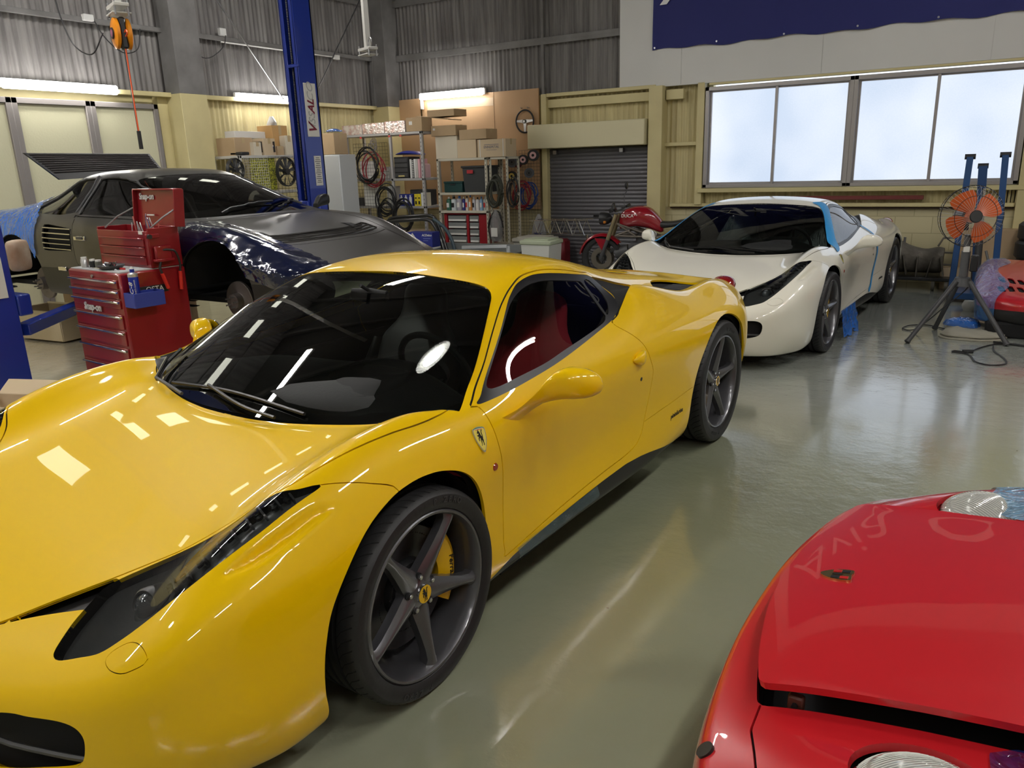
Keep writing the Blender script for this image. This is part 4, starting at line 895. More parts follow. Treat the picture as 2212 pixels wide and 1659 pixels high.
    sweep(b,smoothstep_secs([((-.35,.36,.85),(.15,0,0),(0,.17,0)),((-.45,.36,.89),(.12,0,0),(0,.15,0)),((-.55,.36,.87),(.06,0,.0),(0,.12,0))]),16,M_int,2.4)
    b.build('dashboard',None,root,50)
    b=MB(); ang=np.linspace(0,2*pi,32,endpoint=False); T=Matrix.Translation((-.78,.36,.80))@Matrix.Rotation(rad(-68),4,'Y')
    b.tube([(.175*cos(t),.175*sin(t),0) for t in ang],.014,8,M_int,closed=True,T=T); b.lathe([(0,.02),(.06,.015),(.07,-.02)],20,M_int,'Z',T)
    for t in (0.2,pi-.2,1.5*pi): b.tube([(.05*cos(t),.05*sin(t),0),(.17*cos(t),.17*sin(t),0)],.012,6,M_int,T=T)
    b.build('steering_wheel',None,root)
    seat(root,-1.18,.37,cloth_l,film_m=filmm); seat(root,-1.18,-.37,cloth_r,film_m=filmm)
    b=MB(); b.box((-1.80,0,.58),(.04,1.2,.66),M_int,.01); b.box((-1.1,0,.33),(1.3,.18,.25),M_int,.03); b.box((-1.1,.82,.45),(1.3,.05,.5),M_int,.02); b.box((-1.1,-.82,.45),(1.3,.05,.5),M_int,.02); b.build('cabin_trim',None,root)
    b=MB(); T=Matrix.Translation((-.80,.0,1.085)); sweep(b,[((0,-.10,0),(.012,0,0),(0,0,.025)),((0,0,0),(.016,0,0),(0,0,.032)),((0,.10,0),(.012,0,0),(0,0,.025))],14,M_int,2.6,T); b.cyl((0,0,.02),(.05,0,.05),.008,8,M_int,T=T); b.build('rear_view_mirror',None,root)
    for (x,R,w,sg,rt) in ((0,.336,.235,1,rotF),(0,.336,.235,-1,10),(-2.65,.357,.295,1,rotR),(-2.65,.357,.295,-1,20)):
        wh=make_wheel(root,R,w,0,rt,180 if x==0 else 0,detail=(sg>0))
        wh.location=(x,sg*.932,R); 
        if sg<0: wh.rotation_euler=(0,0,pi)
    return root,s
M_yellow=mat('yellow_car_paint',(.92,.58,.0),.35,coat=.9,spec=.15,coatr=.01)
M_white=mat('cream_white_car_paint',(.88,.85,.74),.3,coat=1.,coatr=.01)
M_clearfilm=film("clear_seat_film",(.55,.68,.68),.35,5,1.,.1)
yellow_car,skinY=build_458('sports_car','bright yellow mid-engined sports coupe in the foreground, with dark grey star wheels','_'and (-2.28357,1.69689,0),-1.61313,M_yellow,4,51,29,M_redcloth,mat('black_leather',(.02,.02,.02),.5))
white_car,skinW=build_458('sports_car','cream white mid-engined sports coupe with blue masking tape, parked behind the yellow one',(-1.99881,6.86652,0),-1.64276,M_white,4,26,20,MATS['black_leather'],MATS['black_leather'],filmm=M_clearfilm)
# ---------------------------------------------------------------- black wedge coupe raised on the two-post lift
TW=[
 [(.90,0,.46),(.89,.25,.46),(.87,.45,.465),(.84,.60,.47),(.80,.70,.48),(.74,.79,.49),(.62,.86,.50)],
 [(.78,0,.535),(.78,.25,.535),(.76,.45,.54),(.74,.60,.545),(.70,.70,.55),(.62,.79,.55),(.45,.875,.54)],
 [(.40,0,.635),(.40,.25,.635),(.40,.45,.64),(.40,.60,.66),(.38,.72,.69),(.32,.81,.675),(.25,.89,.60)],
 [(0,0,.735),(0,.25,.735),(0,.45,.74),(0,.60,.765),(0,.72,.79),(0,.82,.775),(0,.895,.64)],
 [(-.38,0,.82),(-.38,.25,.82),(-.40,.45,.82),(-.43,.60,.825),(-.45,.72,.83),(-.45,.82,.80),(-.45,.895,.66)],
 [(-.46,0,.845),(-.47,.25,.845),(-.50,.48,.845),(-.55,.66,.845),(-.60,.75,.85),(-.60,.83,.815),(-.60,.895,.67)],
 [(-.88,0,1.03),(-.89,.25,1.03),(-.92,.45,1.02),(-.95,.60,1.0),(-.98,.70,.95),(-.98,.83,.84),(-.98,.895,.68)],
 [(-1.28,0,1.185),(-1.29,.25,1.18),(-1.31,.42,1.17),(-1.33,.535,1.15),(-1.33,.64,1.06),(-1.33,.82,.86),(-1.33,.895,.69)],
 [(-1.60,0,1.235),(-1.60,.25,1.23),(-1.60,.42,1.22),(-1.60,.54,1.195),(-1.60,.63,1.09),(-1.60,.82,.875),(-1.60,.895,.70)],
 [(-2.05,0,1.215),(-2.05,.25,1.21),(-2.05,.41,1.20),(-2.05,.52,1.17),(-2.05,.63,1.06),(-2.05,.82,.88),(-2.05,.895,.71)],
 [(-2.45,0,1.09),(-2.45,.25,1.085),(-2.45,.40,1.075),(-2.45,.50,1.05),(-2.45,.62,.98),(-2.45,.80,.88),(-2.45,.90,.71)],
 [(-2.8,0,.96),(-2.8,.25,.96),(-2.8,.42,.955),(-2.8,.56,.95),(-2.8,.68,.93),(-2.8,.80,.87),(-2.8,.90,.71)],
 [(-3.3,0,.90),(-3.3,.25,.90),(-3.3,.45,.90),(-3.3,.58,.895),(-3.3,.70,.885),(-3.3,.79,.85),(-3.3,.885,.70)],
 [(-3.62,0,.87),(-3.62,.25,.87),(-3.61,.45,.87),(-3.60,.60,.86),(-3.58,.70,.85),(-3.56,.78,.82),(-3.52,.85,.70)],
]
def side_skirt_net(T, front, rear, zs=(.50,.36,.22,.20), ys=(.90,.89,.86,.76)):
    J=len(T[0])-1; R=len(T)-1; S=[]
    fz,fi=front
    for j in range(J+1):
        x,y,z=T[0][j]; S.append([(x+dx,y,zz) if m<3 else (x-.10,y*.93,zz) for m,(zz,dx) in enumerate(zip(fz,fi))])
    for i in range(1,R+1):
        x,y,z=T[i][J]; k=y/.895; S.append([(x,yy*k,zz) for yy,zz in zip(ys,zs)])
    rz,ri=rear
    for j in range(J-1,-1,-1):
        x,y,z=T[R][j]; S.append([(x+dx,y*.99,zz) for zz,dx in zip(rz,ri)])
    return S
SW=side_skirt_net(TW,((.38,.29,.19,.17),(.01,.0,-.04,0)),((.70,.45,.28,.26),(-.02,-.04,.0,.08)))
def arc_poly(cx,cz,r,n=28,bottom=0.): return [(cx+r,bottom)]+[(cx+r*cos(pi*i/n),cz+r*sin(pi*i/n)) for i in range(n+1)]+[(cx-r,bottom)]
M_wblack=mat('satin_grey_black_paint',(.042,.039,.037),.30,coat=.35,coatr=.25); M_wlow=mat('satin_black_sill',(.012,.012,.013),.4)
M_bluefilm=film('blue_masking_film_dark',(.001,.005,.035),.88,2.4,.20,.14); M_bluefilm2=film('blue_masking_film',(.02,.18,.72),.70,4,.9,.12)
M_wglass=glassy('dusty_glass',(.50,.50,.47),1.3,.03)
def build_wedge():
    root=thing('coupe','dark grey-black wedge-shaped coupe without wheels, raised on the blue two-post lift','car',(-4.78,4.55,.43),0.)
    V,F=loft_cage(TW,SW); P,Q=smooth_mesh(V,F,lv=3,w=.95,it=4); s=Skin(P,Q)
    ay=lambda V:np.stack([V[:,0],np.abs(V[:,1])],-1); xz=lambda V:np.stack([V[:,0],V[:,2]],-1); side=lambda C:np.abs(C[:,1])>.5; lowside=lambda C:np.abs(C[:,1])>.6
    for cx in (0,-2.65): s.cut(lambda V,cx=cx:sdf_poly(xz(V),arc_poly(cx,.335,.385)),6,(0,),lowside)
    ws=spl([(-.465,0),(-.475,.25),(-.505,.48),(-.555,.64),(-.62,.72),(-.80,.665),(-1.02,.60),(-1.24,.535),(-1.285,.49),(-1.275,.25),(-1.265,0)],4); wsm=np.concatenate([ws,(ws*[1,-1])[::-1]])
    s.cut(lambda V:sdf_poly(V[:,:2],wsm),1,(0,),lambda C:C[:,2]>.8)
    for k,pl in ((2,[(-.72,.885),(-1.02,1.03),(-1.32,1.14),(-1.50,1.165),(-1.66,1.165),(-1.69,1.15),(-1.69,.90),(-1.66,.885),(-1.2,.875)]),(4,[(-1.76,.90),(-1.76,1.15),(-1.80,1.165),(-2.05,1.14),(-2.22,1.06),(-2.48,.925),(-2.50,.905),(-2.45,.895)])):
        s.cut(lambda V:sdf_poly(xz(V),spl(pl,3,True)),k,(0,),side)
    s.cut(lambda V:sdf_poly(xz(V),[(-1.77,.59),(-2.15,.585),(-2.18,.60),(-2.18,.79),(-2.15,.81),(-1.77,.775),(-1.75,.76),(-1.75,.61)]),5,(0,),side)
    s.cut(lambda V:sdf_poly(xz(V),[(-.3,.0),(-.3,.44),(-2.35,.44),(-2.35,0)]),13,(0,),side)
    s.cut(lambda V:sdf_poly(xz(V),[(.3,.0),(.3,.42),(1.2,.42),(1.2,0)]),13,(0,))
    s.cut(lambda V:sdf_poly(ay(V),[(.30,-.1),(.30,.60),(.12,.60),(.12,-.1)]),14,(0,),lambda C:C[:,2]>.6)
    s.gap(lambda V:sdf_poly(xz(V),[(-.42,.44),(-.40,.80),(-.60,.84),(-1.74,.87),(-1.72,.50),(-1.66,.44)]),.003,(0,),side)
    s.gap(lambda V:sdf_poly(ay(V),[(.84,-.1),(.84,.60),(.0,.66),(-.44,.66),(-.44,-.1)]),.003,(0,),lambda C:C[:,2]>.5)
    s.gap(lambda V:sdf_poly(ay(V),[(.84,-.1),(.84,.60),(.36,.62),(.36,-.1)]),.003,(0,),lambda C:C[:,2]>.5)
    s.part('body_shell',[0],M_wblack,root,skirt=.012); s.part('panel_gap',[11],M_void,root,off=-.006); s.part('windscreen',[1],M_wglass,root,off=-.002)
    s.part('lower_body',[13],M_wlow,root,off=.003,skirt=.004)
    s.part('hood_louvre_panel',[14],M_wlow,root,off=-.012)
    b=MB()
    for i in range(7):
        x=.135+.025*i; b.tube([ (lambda v:(v.x,v.y,v.z+.002))(surf_xy(s,x,y,.6)[0]) for y in np.linspace(-.58,.58,12)],.0045,5,M_wblack)
    b.build('hood_louvre',None,root)
    for sg in (1,-1):
        w=lambda C,sg=sg:C[:,1]*sg>0
        s.part('side_window',[2],M_wglass,root,off=-.003,where=w); s.part('quarter_window',[4],M_wglass,root,off=-.003,where=w); s.part('side_intake',[5],M_void,root,off=-.05,where=w)
        b=MB()
        for i in range(5):
            z=.60+.042*i; a,_n=surf_xz(s,-1.77,z,sg); c,_n=surf_xz(s,-2.17,z+.0,sg); b.tube([(-1.755,a.y+.003*sg,z),(-1.95,(a.y+c.y)/2+.004*sg,z+.004),(-2.17,c.y+.003*sg,z+.01)],.006,6,M_chrome)
        b.tube([(-1.755,a.y+.004*sg,.595),(-1.755,a.y+.004*sg,.77)],.005,6,M_wlow); b.build('intake_slats',None,root)
        for pl in ([(-.72,.885),(-1.02,1.03),(-1.32,1.14),(-1.50,1.165),(-1.66,1.165),(-1.70,1.15),(-1.70,.89)],[(-1.75,.89),(-1.75,1.15),(-1.80,1.17),(-2.05,1.145),(-2.22,1.065),(-2.50,.91)]):
            b=MB(); pts=[]
            for x,z in spl(pl,5): v,n=surf_xz(s,x,z,sg); pts.append(v+n*.003)
            b.tube(pts,.009,6,M_dgrey); b.build('window_trim',None,root)
        a,n=surf_xz(s,-1.62,.70,sg); b=MB(); b.box(a+n*.004,(.16,.014,.035),M_chrome,.005); b.box(a+n*.012+Vector((.01,0,0)),(.09,.010,.022),M_dgrey,.004); b.build('door_handle',None,root)
        a,n=surf_xz(s,-1.95,.44,sg); b=MB(); b.box(a+n*.006,(.12,.012,.035),M_chrome,.004); b.build('side_reflector',None,root)
        if sg<0: pass
        b=MB(); sweep(b,smoothstep_secs([((-.62,sg*.80,.86),(.03,0,0),(0,0,.02)),((-.64,sg*.88,.90),(.04,0,0),(0,0,.05)),((-.65,sg*.98,.91),(.035,0,0),(0,0,.05)),((-.66,sg*1.02,.91),(.01,0,0),(0,0,.02))]),16,M_wlow,3); (b.build('door_mirror',None,root) if sg>0 else None)
        for x in (0,-2.65):
            b=MB(); T=Matrix.Translation((x,sg*.70,.25)); b.lathe([(0,.05),(.055,.05),(.06,.0),(.07,-.005),(.14,-.005),(.145,-.01),(.145,-.03),(.05,-.03)],40,mat('old_brake_disc',(.16,.14,.13),.5,metal=.6),'Y',T@Matrix.Scale(sg,4,(0,1,0)))
            for i in range(5): a=2*pi*i/5; b.cyl((x+.04*cos(a),sg*.745,.25+.04*sin(a)),(x+.04*cos(a),sg*.79,.25+.04*sin(a)),.006,8,M_steel)
            b.cyl((x,sg*.66,.25),(x,sg*.3,.30),.035,12,M_dgrey); b.tube([(x,sg*.60,.16),(x-.12,sg*.25,.18)],.02,8,M_dgrey); b.tube([(x,sg*.60,.16),(x+.14,sg*.25,.18)],.02,8,M_dgrey); b.cyl((x-.02,sg*.52,.2),(x-.02,sg*.45,.62),.035,12,M_black)
            b.build('wheel_hub',None,root)
    s.part('inner_shell',[0,13,14],M_void,root,off=-.04)
    b=MB(); b.box((-1.3,0,.24),(4.1,1.35,.04),M_void); b.build('floor_pan',None,root)
    for cx in (0,-2.65):
        for sg in (1,-1):
            b=MB(); n=20; pts=[(cx+.40*cos(pi*i/n),.34+.40*sin(pi*i/n)) for i in range(n+1)]
            b.add([(x,sg*.87,z) for x,z in pts]+[(x,sg*.45,z) for x,z in pts],[(i,i+1,n+2+i,n+1+i) for i in range(n)]+[tuple(range(n+1,2*n+2))],M_void); b.build('wheel_well',None,root)
    def P_(x,y,h=.01): v,n=surf_xy(s,x,y,.6); return v+n*h
    for pts in ([(-.52,-.35),(-.60,.0),(-.64,.30)],[(-.52,.25),(-.62,.45),(-.72,.60)]):
        b=MB(); b.tube([P_(x,y,.018) for x,y in spl(pts,5)],.008,6,M_wlow); b.build('wiper',None,root)
    b=MB(); sweep(b,[((-.85,-.66,.80),(.20,0,0),(0,0,.06)),((-.85,0,.82),(.22,0,0),(0,0,.07)),((-.85,.66,.80),(.20,0,0),(0,0,.06))],16,M_int,3); b.build('dashboard',None,root)
    seat(root,-1.55,.36,M_int); seat(root,-1.55,-.36,M_int)
    b=MB(); b.box((-1.28,.10,1.10),(.02,.20,.06),M_int,.01); b.build('rear_view_mirror',None,root)
    # raised engine lid with horizontal louvres
    lid=MB(); c=[(-2.66,-.66,1.405),(-2.52,-.46,1.165),(-2.52,.62,1.20),(-2.64,.56,1.39)]
    lid.add([*c,*[(x-.03,y,z) for x,y,z in c]],[(0,1,2,3),(7,6,5,4),(0,4,5,1),(1,5,6,2),(2,6,7,3),(3,7,4,0)],M_wlow)
    lo=lid.build('engine_lid',None,root)
    b=MB()
    for i in range(9):
        t=.06+.66*i/8; a=Vector(c[0]).lerp(Vector(c[1]),t); e=Vector(c[3]).lerp(Vector(c[2]),t); b.tube([a+Vector((.004,.03,0)),e+Vector((.004,-.03,0))],.0075,5,mat('lid_louvre',(.05,.045,.045),.45))
    b.build('lid_louvre',None,lo)
    # masking film laid over the near wing and the rear quarter
    def filmpart(label,poly,m,cat='plastic film',minz=0):
        s2=Skin(P,Q)
        for cx in (0,-2.65): s2.cut(lambda V,cx=cx:sdf_poly(xz(V),arc_poly(cx,.335,.375)),6,(0,),lowside)
        s2.cut(lambda V:sdf_poly(xz(V),poly),20,(0,),lambda C:(C[:,1]<-.50))
        o=s2.part('masking_film',[20],m,None,off=.008); o.location=root.location
        o.data.vertices.foreach_get('co',co:=np.zeros(len(o.data.vertices)*3)); co=co.reshape(-1,3)
        w=.006*np.sin(co[:,0]*31+co[:,2]*17+2*np.sin(co[:,2]*23))+.004*np.sin(co[:,0]*67-co[:,2]*41); co[:,1]-=np.abs(w); co[:,2]+=np.abs(w)*.5
        o.data.vertices.foreach_set('co',co.ravel()); tag(o,label,cat); return o
    filmpart('dark blue plastic film taped over the near front wing of the black coupe',[(.95,.30),(.95,.80),(-.35,.86),(-.36,.64),(-.30,.60),(.40,.45)],M_bluefilm)
    filmpart('bright blue plastic film taped over the rear quarter of the black coupe',[(-2.36,.42),(-2.30,.55),(-2.28,.86),(-2.50,.97),(-2.42,1.06),(-2.20,1.13),(-2.5,1.2),(-3.7,1.0),(-3.7,.4)],M_bluefilm2)
    return root,s
wedge,skinM=build_wedge()
# ---------------------------------------------------------------- red rear-engined coupe, only its nose is in frame (x forward from front axle)
TP=[
 [(.86,0,.53),(.855,.20,.53),(.835,.40,.53),(.80,.58,.53),(.745,.71,.53),(.65,.81,.53),(.46,.865,.53)],
 [(.835,0,.585),(.83,.20,.585),(.805,.38,.59),(.77,.55,.59),(.715,.68,.585),(.61,.785,.58),(.44,.865,.57)],
 [(.70,0,.655),(.70,.20,.655),(.69,.38,.655),(.67,.50,.665),(.60,.64,.70),(.50,.76,.68),(.36,.855,.60)],
 [(.45,0,.72),(.45,.20,.72),(.45,.38,.72),(.44,.51,.735),(.38,.655,.80),(.32,.78,.765),(.22,.865,.63)],
 [(.15,0,.775),(.15,.20,.775),(.15,.38,.775),(.15,.51,.785),(.10,.665,.845),(.08,.79,.80),(.05,.87,.65)],
 [(-.20,0,.83),(-.20,.20,.83),(-.20,.38,.83),(-.20,.51,.83),(-.20,.67,.855),(-.20,.79,.82),(-.20,.87,.67)],
 [(-.55,0,.88),(-.55,.20,.88),(-.55,.38,.88),(-.55,.51,.88),(-.55,.67,.88),(-.55,.78,.84),(-.55,.86,.69)],
 [(-1.2,0,1.2),(-1.2,.20,1.2),(-1.2,.38,1.19),(-1.2,.50,1.16),(-1.2,.64,1.0),(-1.2,.77,.86),(-1.2,.86,.70)],
 [(-2.0,0,1.25),(-2.0,.20,1.25),(-2.0,.38,1.24),(-2.0,.50,1.2),(-2.0,.64,1.05),(-2.0,.78,.87),(-2.0,.88,.70)],
 [(-3.0,0,.9),(-3.0,.20,.9),(-3.0,.38,.89),(-3.0,.50,.87),(-3.0,.64,.84),(-2.95,.74,.8),(-2.85,.84,.70)],
]
TP=[[(x,y,(.53+(z-.53)*(.52 if x>-.3 else .85)) if z>.53 else z) for x,y,z in r] for r in TP]
SP=side_skirt_net(TP,((.43,.32,.20,.18),(.015,.0,-.05,0)),((.70,.45,.28,.26),(-.02,-.04,.0,.08)),zs=(.45,.34,.22,.20),ys=(.90,.895,.86,.76))
M_red=mat('red_car_paint',(.52,.012,.018),.28,coat=1,coatr=.01)
def build_red():
    root=thing('sports_car','red rear-engined sports coupe at the bottom right, with its front lid ajar','car',(.468,1.75,0),pi-.05)
    V,F=loft_cage(TP,SP); P,Q=smooth_mesh(V,F,lv=4,w=.95,it=4); s=Skin(P,Q)
    ay=lambda V:np.stack([V[:,0],np.abs(V[:,1])],-1); xz=lambda V:np.stack([V[:,0],V[:,2]],-1)
    s.cut(lambda V:sdf_poly(xz(V),arc_poly(0,.32,.345)),6,(0,),lambda C:np.abs(C[:,1])>.6); s.cut(lambda V:sdf_poly(xz(V),arc_poly(-2.27,.32,.36)),6,(0,),lambda C:np.abs(C[:,1])>.6)
    lid=np.array(list(spl([(.805,0),(.797,.15),(.775,.28),(.755,.37),(.73,.455)],6))+[(.715,.467),(.45,.44),(.2,.425),(-.1,.44),(-.45,.50),(-.55,.42),(-.58,0)]); lidm=np.concatenate([lid,(lid*[1,-1])[::-1]])
    s.cut(lambda V:sdf_poly(V[:,:2],lidm),9,(0,),lambda C:C[:,2]>.55)
    hlp=[(.435+.104*cos(2*pi*i/40)  ,.585+.098*sin(2*pi*i/40)) for i in range(40)]
    s.cut(lambda V:sdf_poly(ay(V),hlp),8,(0,),lambda C:C[:,2]>.5)
    s.cut(lambda V:sdf_poly(xz(V),spl([(-.75,.90),(-1.05,1.06),(-1.35,1.16),(-2.0,1.18),(-2.5,1.0),(-2.3,.90),(-1.5,.88)],4,True)),2,(0,),lambda C:np.abs(C[:,1])>.5)
    s.cut(lambda V:sdf_poly(V[:,:2],[(-.60,-.60),(-1.12,-.46),(-1.12,.46),(-.60,.60)]),1,(0,),lambda C:C[:,2]>.8)
    # bumper / wing seam: vertical cut running across the nose sides
    s.gap(lambda V:s_line(ay(V),[(.72,.467),(.715,.54),(.69,.60),(.64,.73),(.53,.90)]),.0022,(0,),lambda C:(C[:,2]>.50)&(np.abs(C[:,1])>.44)&(C[:,0]>.5))
    s.part('body_shell',[0],M_red,root,skirt=.015); s.part('windscreen',[1],M_glass,root); 
    for sg in (1,-1): s.part('side_window',[2],M_glass,root,where=lambda C,sg=sg:C[:,1]*sg>0)
    # front lid, lifted on its catch
    ho=s.part('front_lid',[9],M_red,root,skirt=.014)
    n=len(ho.data.vertices); co=np.zeros(n*3); ho.data.vertices.foreach_get('co',co); co=co.reshape(-1,3); ang=.046; hx,hz=-.58,.87
    dx=co[:,0]-hx; co[:,2]+=np.minimum(dx*.2,.052); ho.data.vertices.foreach_set('co',co.ravel())
    s.part('luggage_bay',[9],M_void,root,off=-.06)
    b=MB(); b.box((.66,.44,.60),(.03,.02,.035),mat('bracket_brown',(.10,.03,.02),.5),.004); b.cyl((.66,.45,.60),(.66,.457,.60),.006,8,M_black); b.build('lid_bracket',None,root)
    s.part('panel_gap',[11],M_void,root,off=-.007)
    for sg in (1,-1):
        w=lambda C,sg=sg:C[:,1]*sg>0
        c,n=surf_xy(s,.435,sg*.585,.5); ax=n.normalized()
        q=ax.to_track_quat('Z','Y').to_matrix().to_4x4(); T=Matrix.Translation(c-ax*.038)@q
        b=MB(); b.lathe([(.0,.052),(.04,.050),(.075,.040),(.098,.022),(.104,.006)],48,mat('ribbed_lamp_glass',(.75,.76,.72),.08,trans=.55,coat=1),'Z',T)
        for i in range(27):
            y=-.09+.18*i/26; hw=math.sqrt(max(.1**2-y*y,1e-5)); pts=[(x_,y,.054*math.sqrt(max(1-(x_*x_+y*y)/.0112,0))+.001) for x_ in np.linspace(-hw*.95,hw*.95,12)]; b.tube(pts,.0007,4,mat('lamp_rib',(.85,.86,.80),.1,coat=1),T=T)
        b.lathe([(.104,.008),(.112,.006),(.114,-.01),(.112,-.05)],48,M_red,'Z',T); b.lathe([(0,-.03),(.06,-.025),(.10,.0)],32,M_chrome,'Z',T)
        b.build('headlight',None,root,50)
    a,n=surf_xy(s,.68,.0,.5); a=a+Vector((0,0,.052)); n=n.normalized()
    up=Vector((-1,0,0)); up=(up-n*up.dot(n)).normalized(); xr=up.cross(n)
    T=Matrix(((xr.x,up.x,n.x,a.x),(xr.y,up.y,n.y,a.y),(xr.z,up.z,n.z,a.z),(0,0,0,1)))
    gold=mat('badge_gold',(.65,.48,.18),.25,metal=1)
    sh=spl([(-.5,.45),(-.25,.5),(0,.46),(.25,.5),(.5,.45),(.5,.0),(.3,-.38),(0,-.6),(-.3,-.38),(-.5,0)],3,True)
    b=MB(); b.prism([(x*.052,y*.066) for x,y in sh],.0,.004,gold,T=T)
    for (x0,x1,y0,y1,cc) in ((-.40,-.18,.12,.40,M_black),(.18,.40,-.18,.1,M_black),(-.40,-.18,-.18,.1,mat('badge_red',(.45,.01,.01),.3)),(.18,.40,.12,.40,MATS['badge_red'] if 'badge_red' in MATS else None)):
        b.box(((x0+x1)/2*.052,(y0+y1)/2*.066,.0045),((x1-x0)*.052,(y1-y0)*.066,.001),cc,T=T)
    hh=horse_mesh(.022,M_black,T@Matrix.Translation((0,0,.004)),.001); b.add(hh.v,hh.f,M_black); b.build('hood_badge',None,ho)
    c,n=surf_xz(s,.60,.45,1)
    s.part('inner_shell',[0],M_void,root,off=-.05)
    # towing plug in the bumper
    v,n=near(s,(.785,.595,.55)); b=MB(); b.cyl(v-n*.004,v+n*.004,.018,24,M_black); b.build('washer_plug',None,root)
    for x in (0,-2.27):
        for sg in (1,-1):
            b=MB(); T=Matrix.Translation((x,sg*.84,.32))@Matrix.Rotation(0 if sg>0 else pi,4,'Z'); b.lathe([(.21,.0),(.23,.01),(.29,.008),(.315,-.01),(.32,-.03),(.32,-.18),(.21,-.20)],40,M_tyre,'Y',T); b.lathe([(0,-.03),(.05,-.02),(.19,-.03),(.21,.0)],40,M_steel,'Y',T); b.build('wheel',None,root)
            b=MB(); k=18; pts=[(x+.37*cos(pi*i/k),.32+.37*sin(pi*i/k)) for i in range(k+1)]; b.add([(a_,sg*.83,c_) for a_,c_ in pts]+[(a_,sg*.5,c_) for a_,c_ in pts],[(i,i+1,k+2+i,k+1+i) for i in range(k)]+[tuple(range(k+1,2*k+2))],M_void); b.build('wheel_well',None,root)
    b=MB(); b.box((-1.0,0,.21),(3.2,1.3,.04),M_void); b.build('floor_pan',None,root)
    return root,s,P,Q
red_car,skinP,PP,PQ=build_red()
for lb,pl,sg in (('dark blue film over the near front wing of the red coupe beside its headlight',[(.31,.435),(.31,.60),(.31,.74),(.26,.90),(-.20,.90),(-.20,.45)],1),('pale blue film on the far front wing of the red coupe',[(.36,.53),(.40,.70),(.36,.9),(-.3,.9),(-.3,.53)],-1)):
    s2=Skin(PP,PQ); s2.cut(lambda V:sdf_poly(np.stack([V[:,0],V[:,1]*sg],-1),spl(pl,4,True)),20,(0,),lambda C:C[:,2]>.55)
    o=s2.part('masking_film',[20],film('navy_tinted_film',(.01,.02,.12),.6,5,.8,.1) if sg>0 else film('pale_blue_film',(.20,.45,.70),.75,8,1.,.12),None,off=.006); o.location=red_car.location; o.rotation_euler=red_car.rotation_euler; tag(o,lb,'plastic film')
# ---------------------------------------------------------------- workshop things
M_blue=mat('lift_blue_paint',(.012,.035,.30),.32,coat=.5); M_blue2=mat('hoist_blue_paint',(.02,.07,.20),.4,coat=.2)
M_card=mat('cardboard',(.46,.33,.20),.8,noise=(6,.3,(.42,.30,.17))); M_card2=mat('pale_cardboard',(.58,.46,.31),.8); M_cream=mat('cream_cardboard',(.62,.56,.44),.75)
M_tape=mat('packing_tape',(.50,.38,.22),.15,coat=.5); M_toolred=mat('toolbox_red',(.25,.008,.013),.32,coat=.4,noise=(3,.3,(.21,.007,.012))); M_lgrey=mat('rack_light_grey',(.50,.49,.46),.45)
M_wh=mat('white_plastic',(.68,.68,.66),.45); M_blk=mat('black_plastic',(.02,.02,.022),.4); M_rubber=mat('black_rubber_hose',(.015,.015,.016),.45); M_label=mat('paper_label',(.72,.71,.68),.7)
M_navy=mat('navy_carton',(.02,.03,.22),.4); M_yellowp=mat('yellow_carton',(.72,.58,.03),.5)
def solo(name,label,cat,mb,loc=(0,0,0),rz=0,group=None,smooth=40,m=None):
    o=mb.build(name,m,None,smooth,loc,(0,0,rz)); return tag(o,label,cat,group)
def carton(label,c,d,rz=0,m=None,open_=False,name='cardboard_box',group=None,tape=True,paper=None,flap=None):
    """closed or open carton standing on z=c[2]"""
    m=m or M_card; t=thing(name,label,'box',c,rz,group); x,y,z=d; b=MB()
    if open_:
        w=.006
        for cc,dd in (((-x/2+w/2,0,z/2),(w,y,z)),((x/2-w/2,0,z/2),(w,y,z)),((0,-y/2+w/2,z/2),(x,w,z)),((0,y/2-w/2,z/2),(x,w,z)),((0,0,w/2),(x,y,w))): b.box(cc,dd,m,.001)
        b.build('carton_body',None,t)
        for cc,dd,r in (((-x/2-x*.16,0,z-.02*x),(x*.38,y,.005),(0,-.35,0)),((x/2+x*.17,0,z+x*.02),(x*.38,y,.005),(0,-.1,0)),((0,y/2+y*.2,z+y*.12),(x,y*.45,.005),(.6,0,0))):
            b=MB(); b.box(cc,dd,m,.001,rot=r); b.build('carton_flap',None,t)
    else:
        b.box((0,0,z/2),d,m,.004); b.box((0,0,z+.0005),(x*.996,.003,.001),MATS.get('seam') or mat('seam',(.2,.13,.07),.9)); b.build('carton_body',None,t)
        if tape:
            b=MB(); b.box((0,0,z+.001),(x,.05,.0015),M_tape); 
            for s_ in(-1,1): b.box((s_*(x/2+.001),0,z*.84),(.0015,.05,z*.32),M_tape)
            b.build('packing_tape',None,t)
    if paper:
        b=MB(); px,pz,pw,ph=paper; b.box((px,-y/2-.0015,pz),(pw,.001,ph),M_label); b.build('paper_label',None,t)
    return t
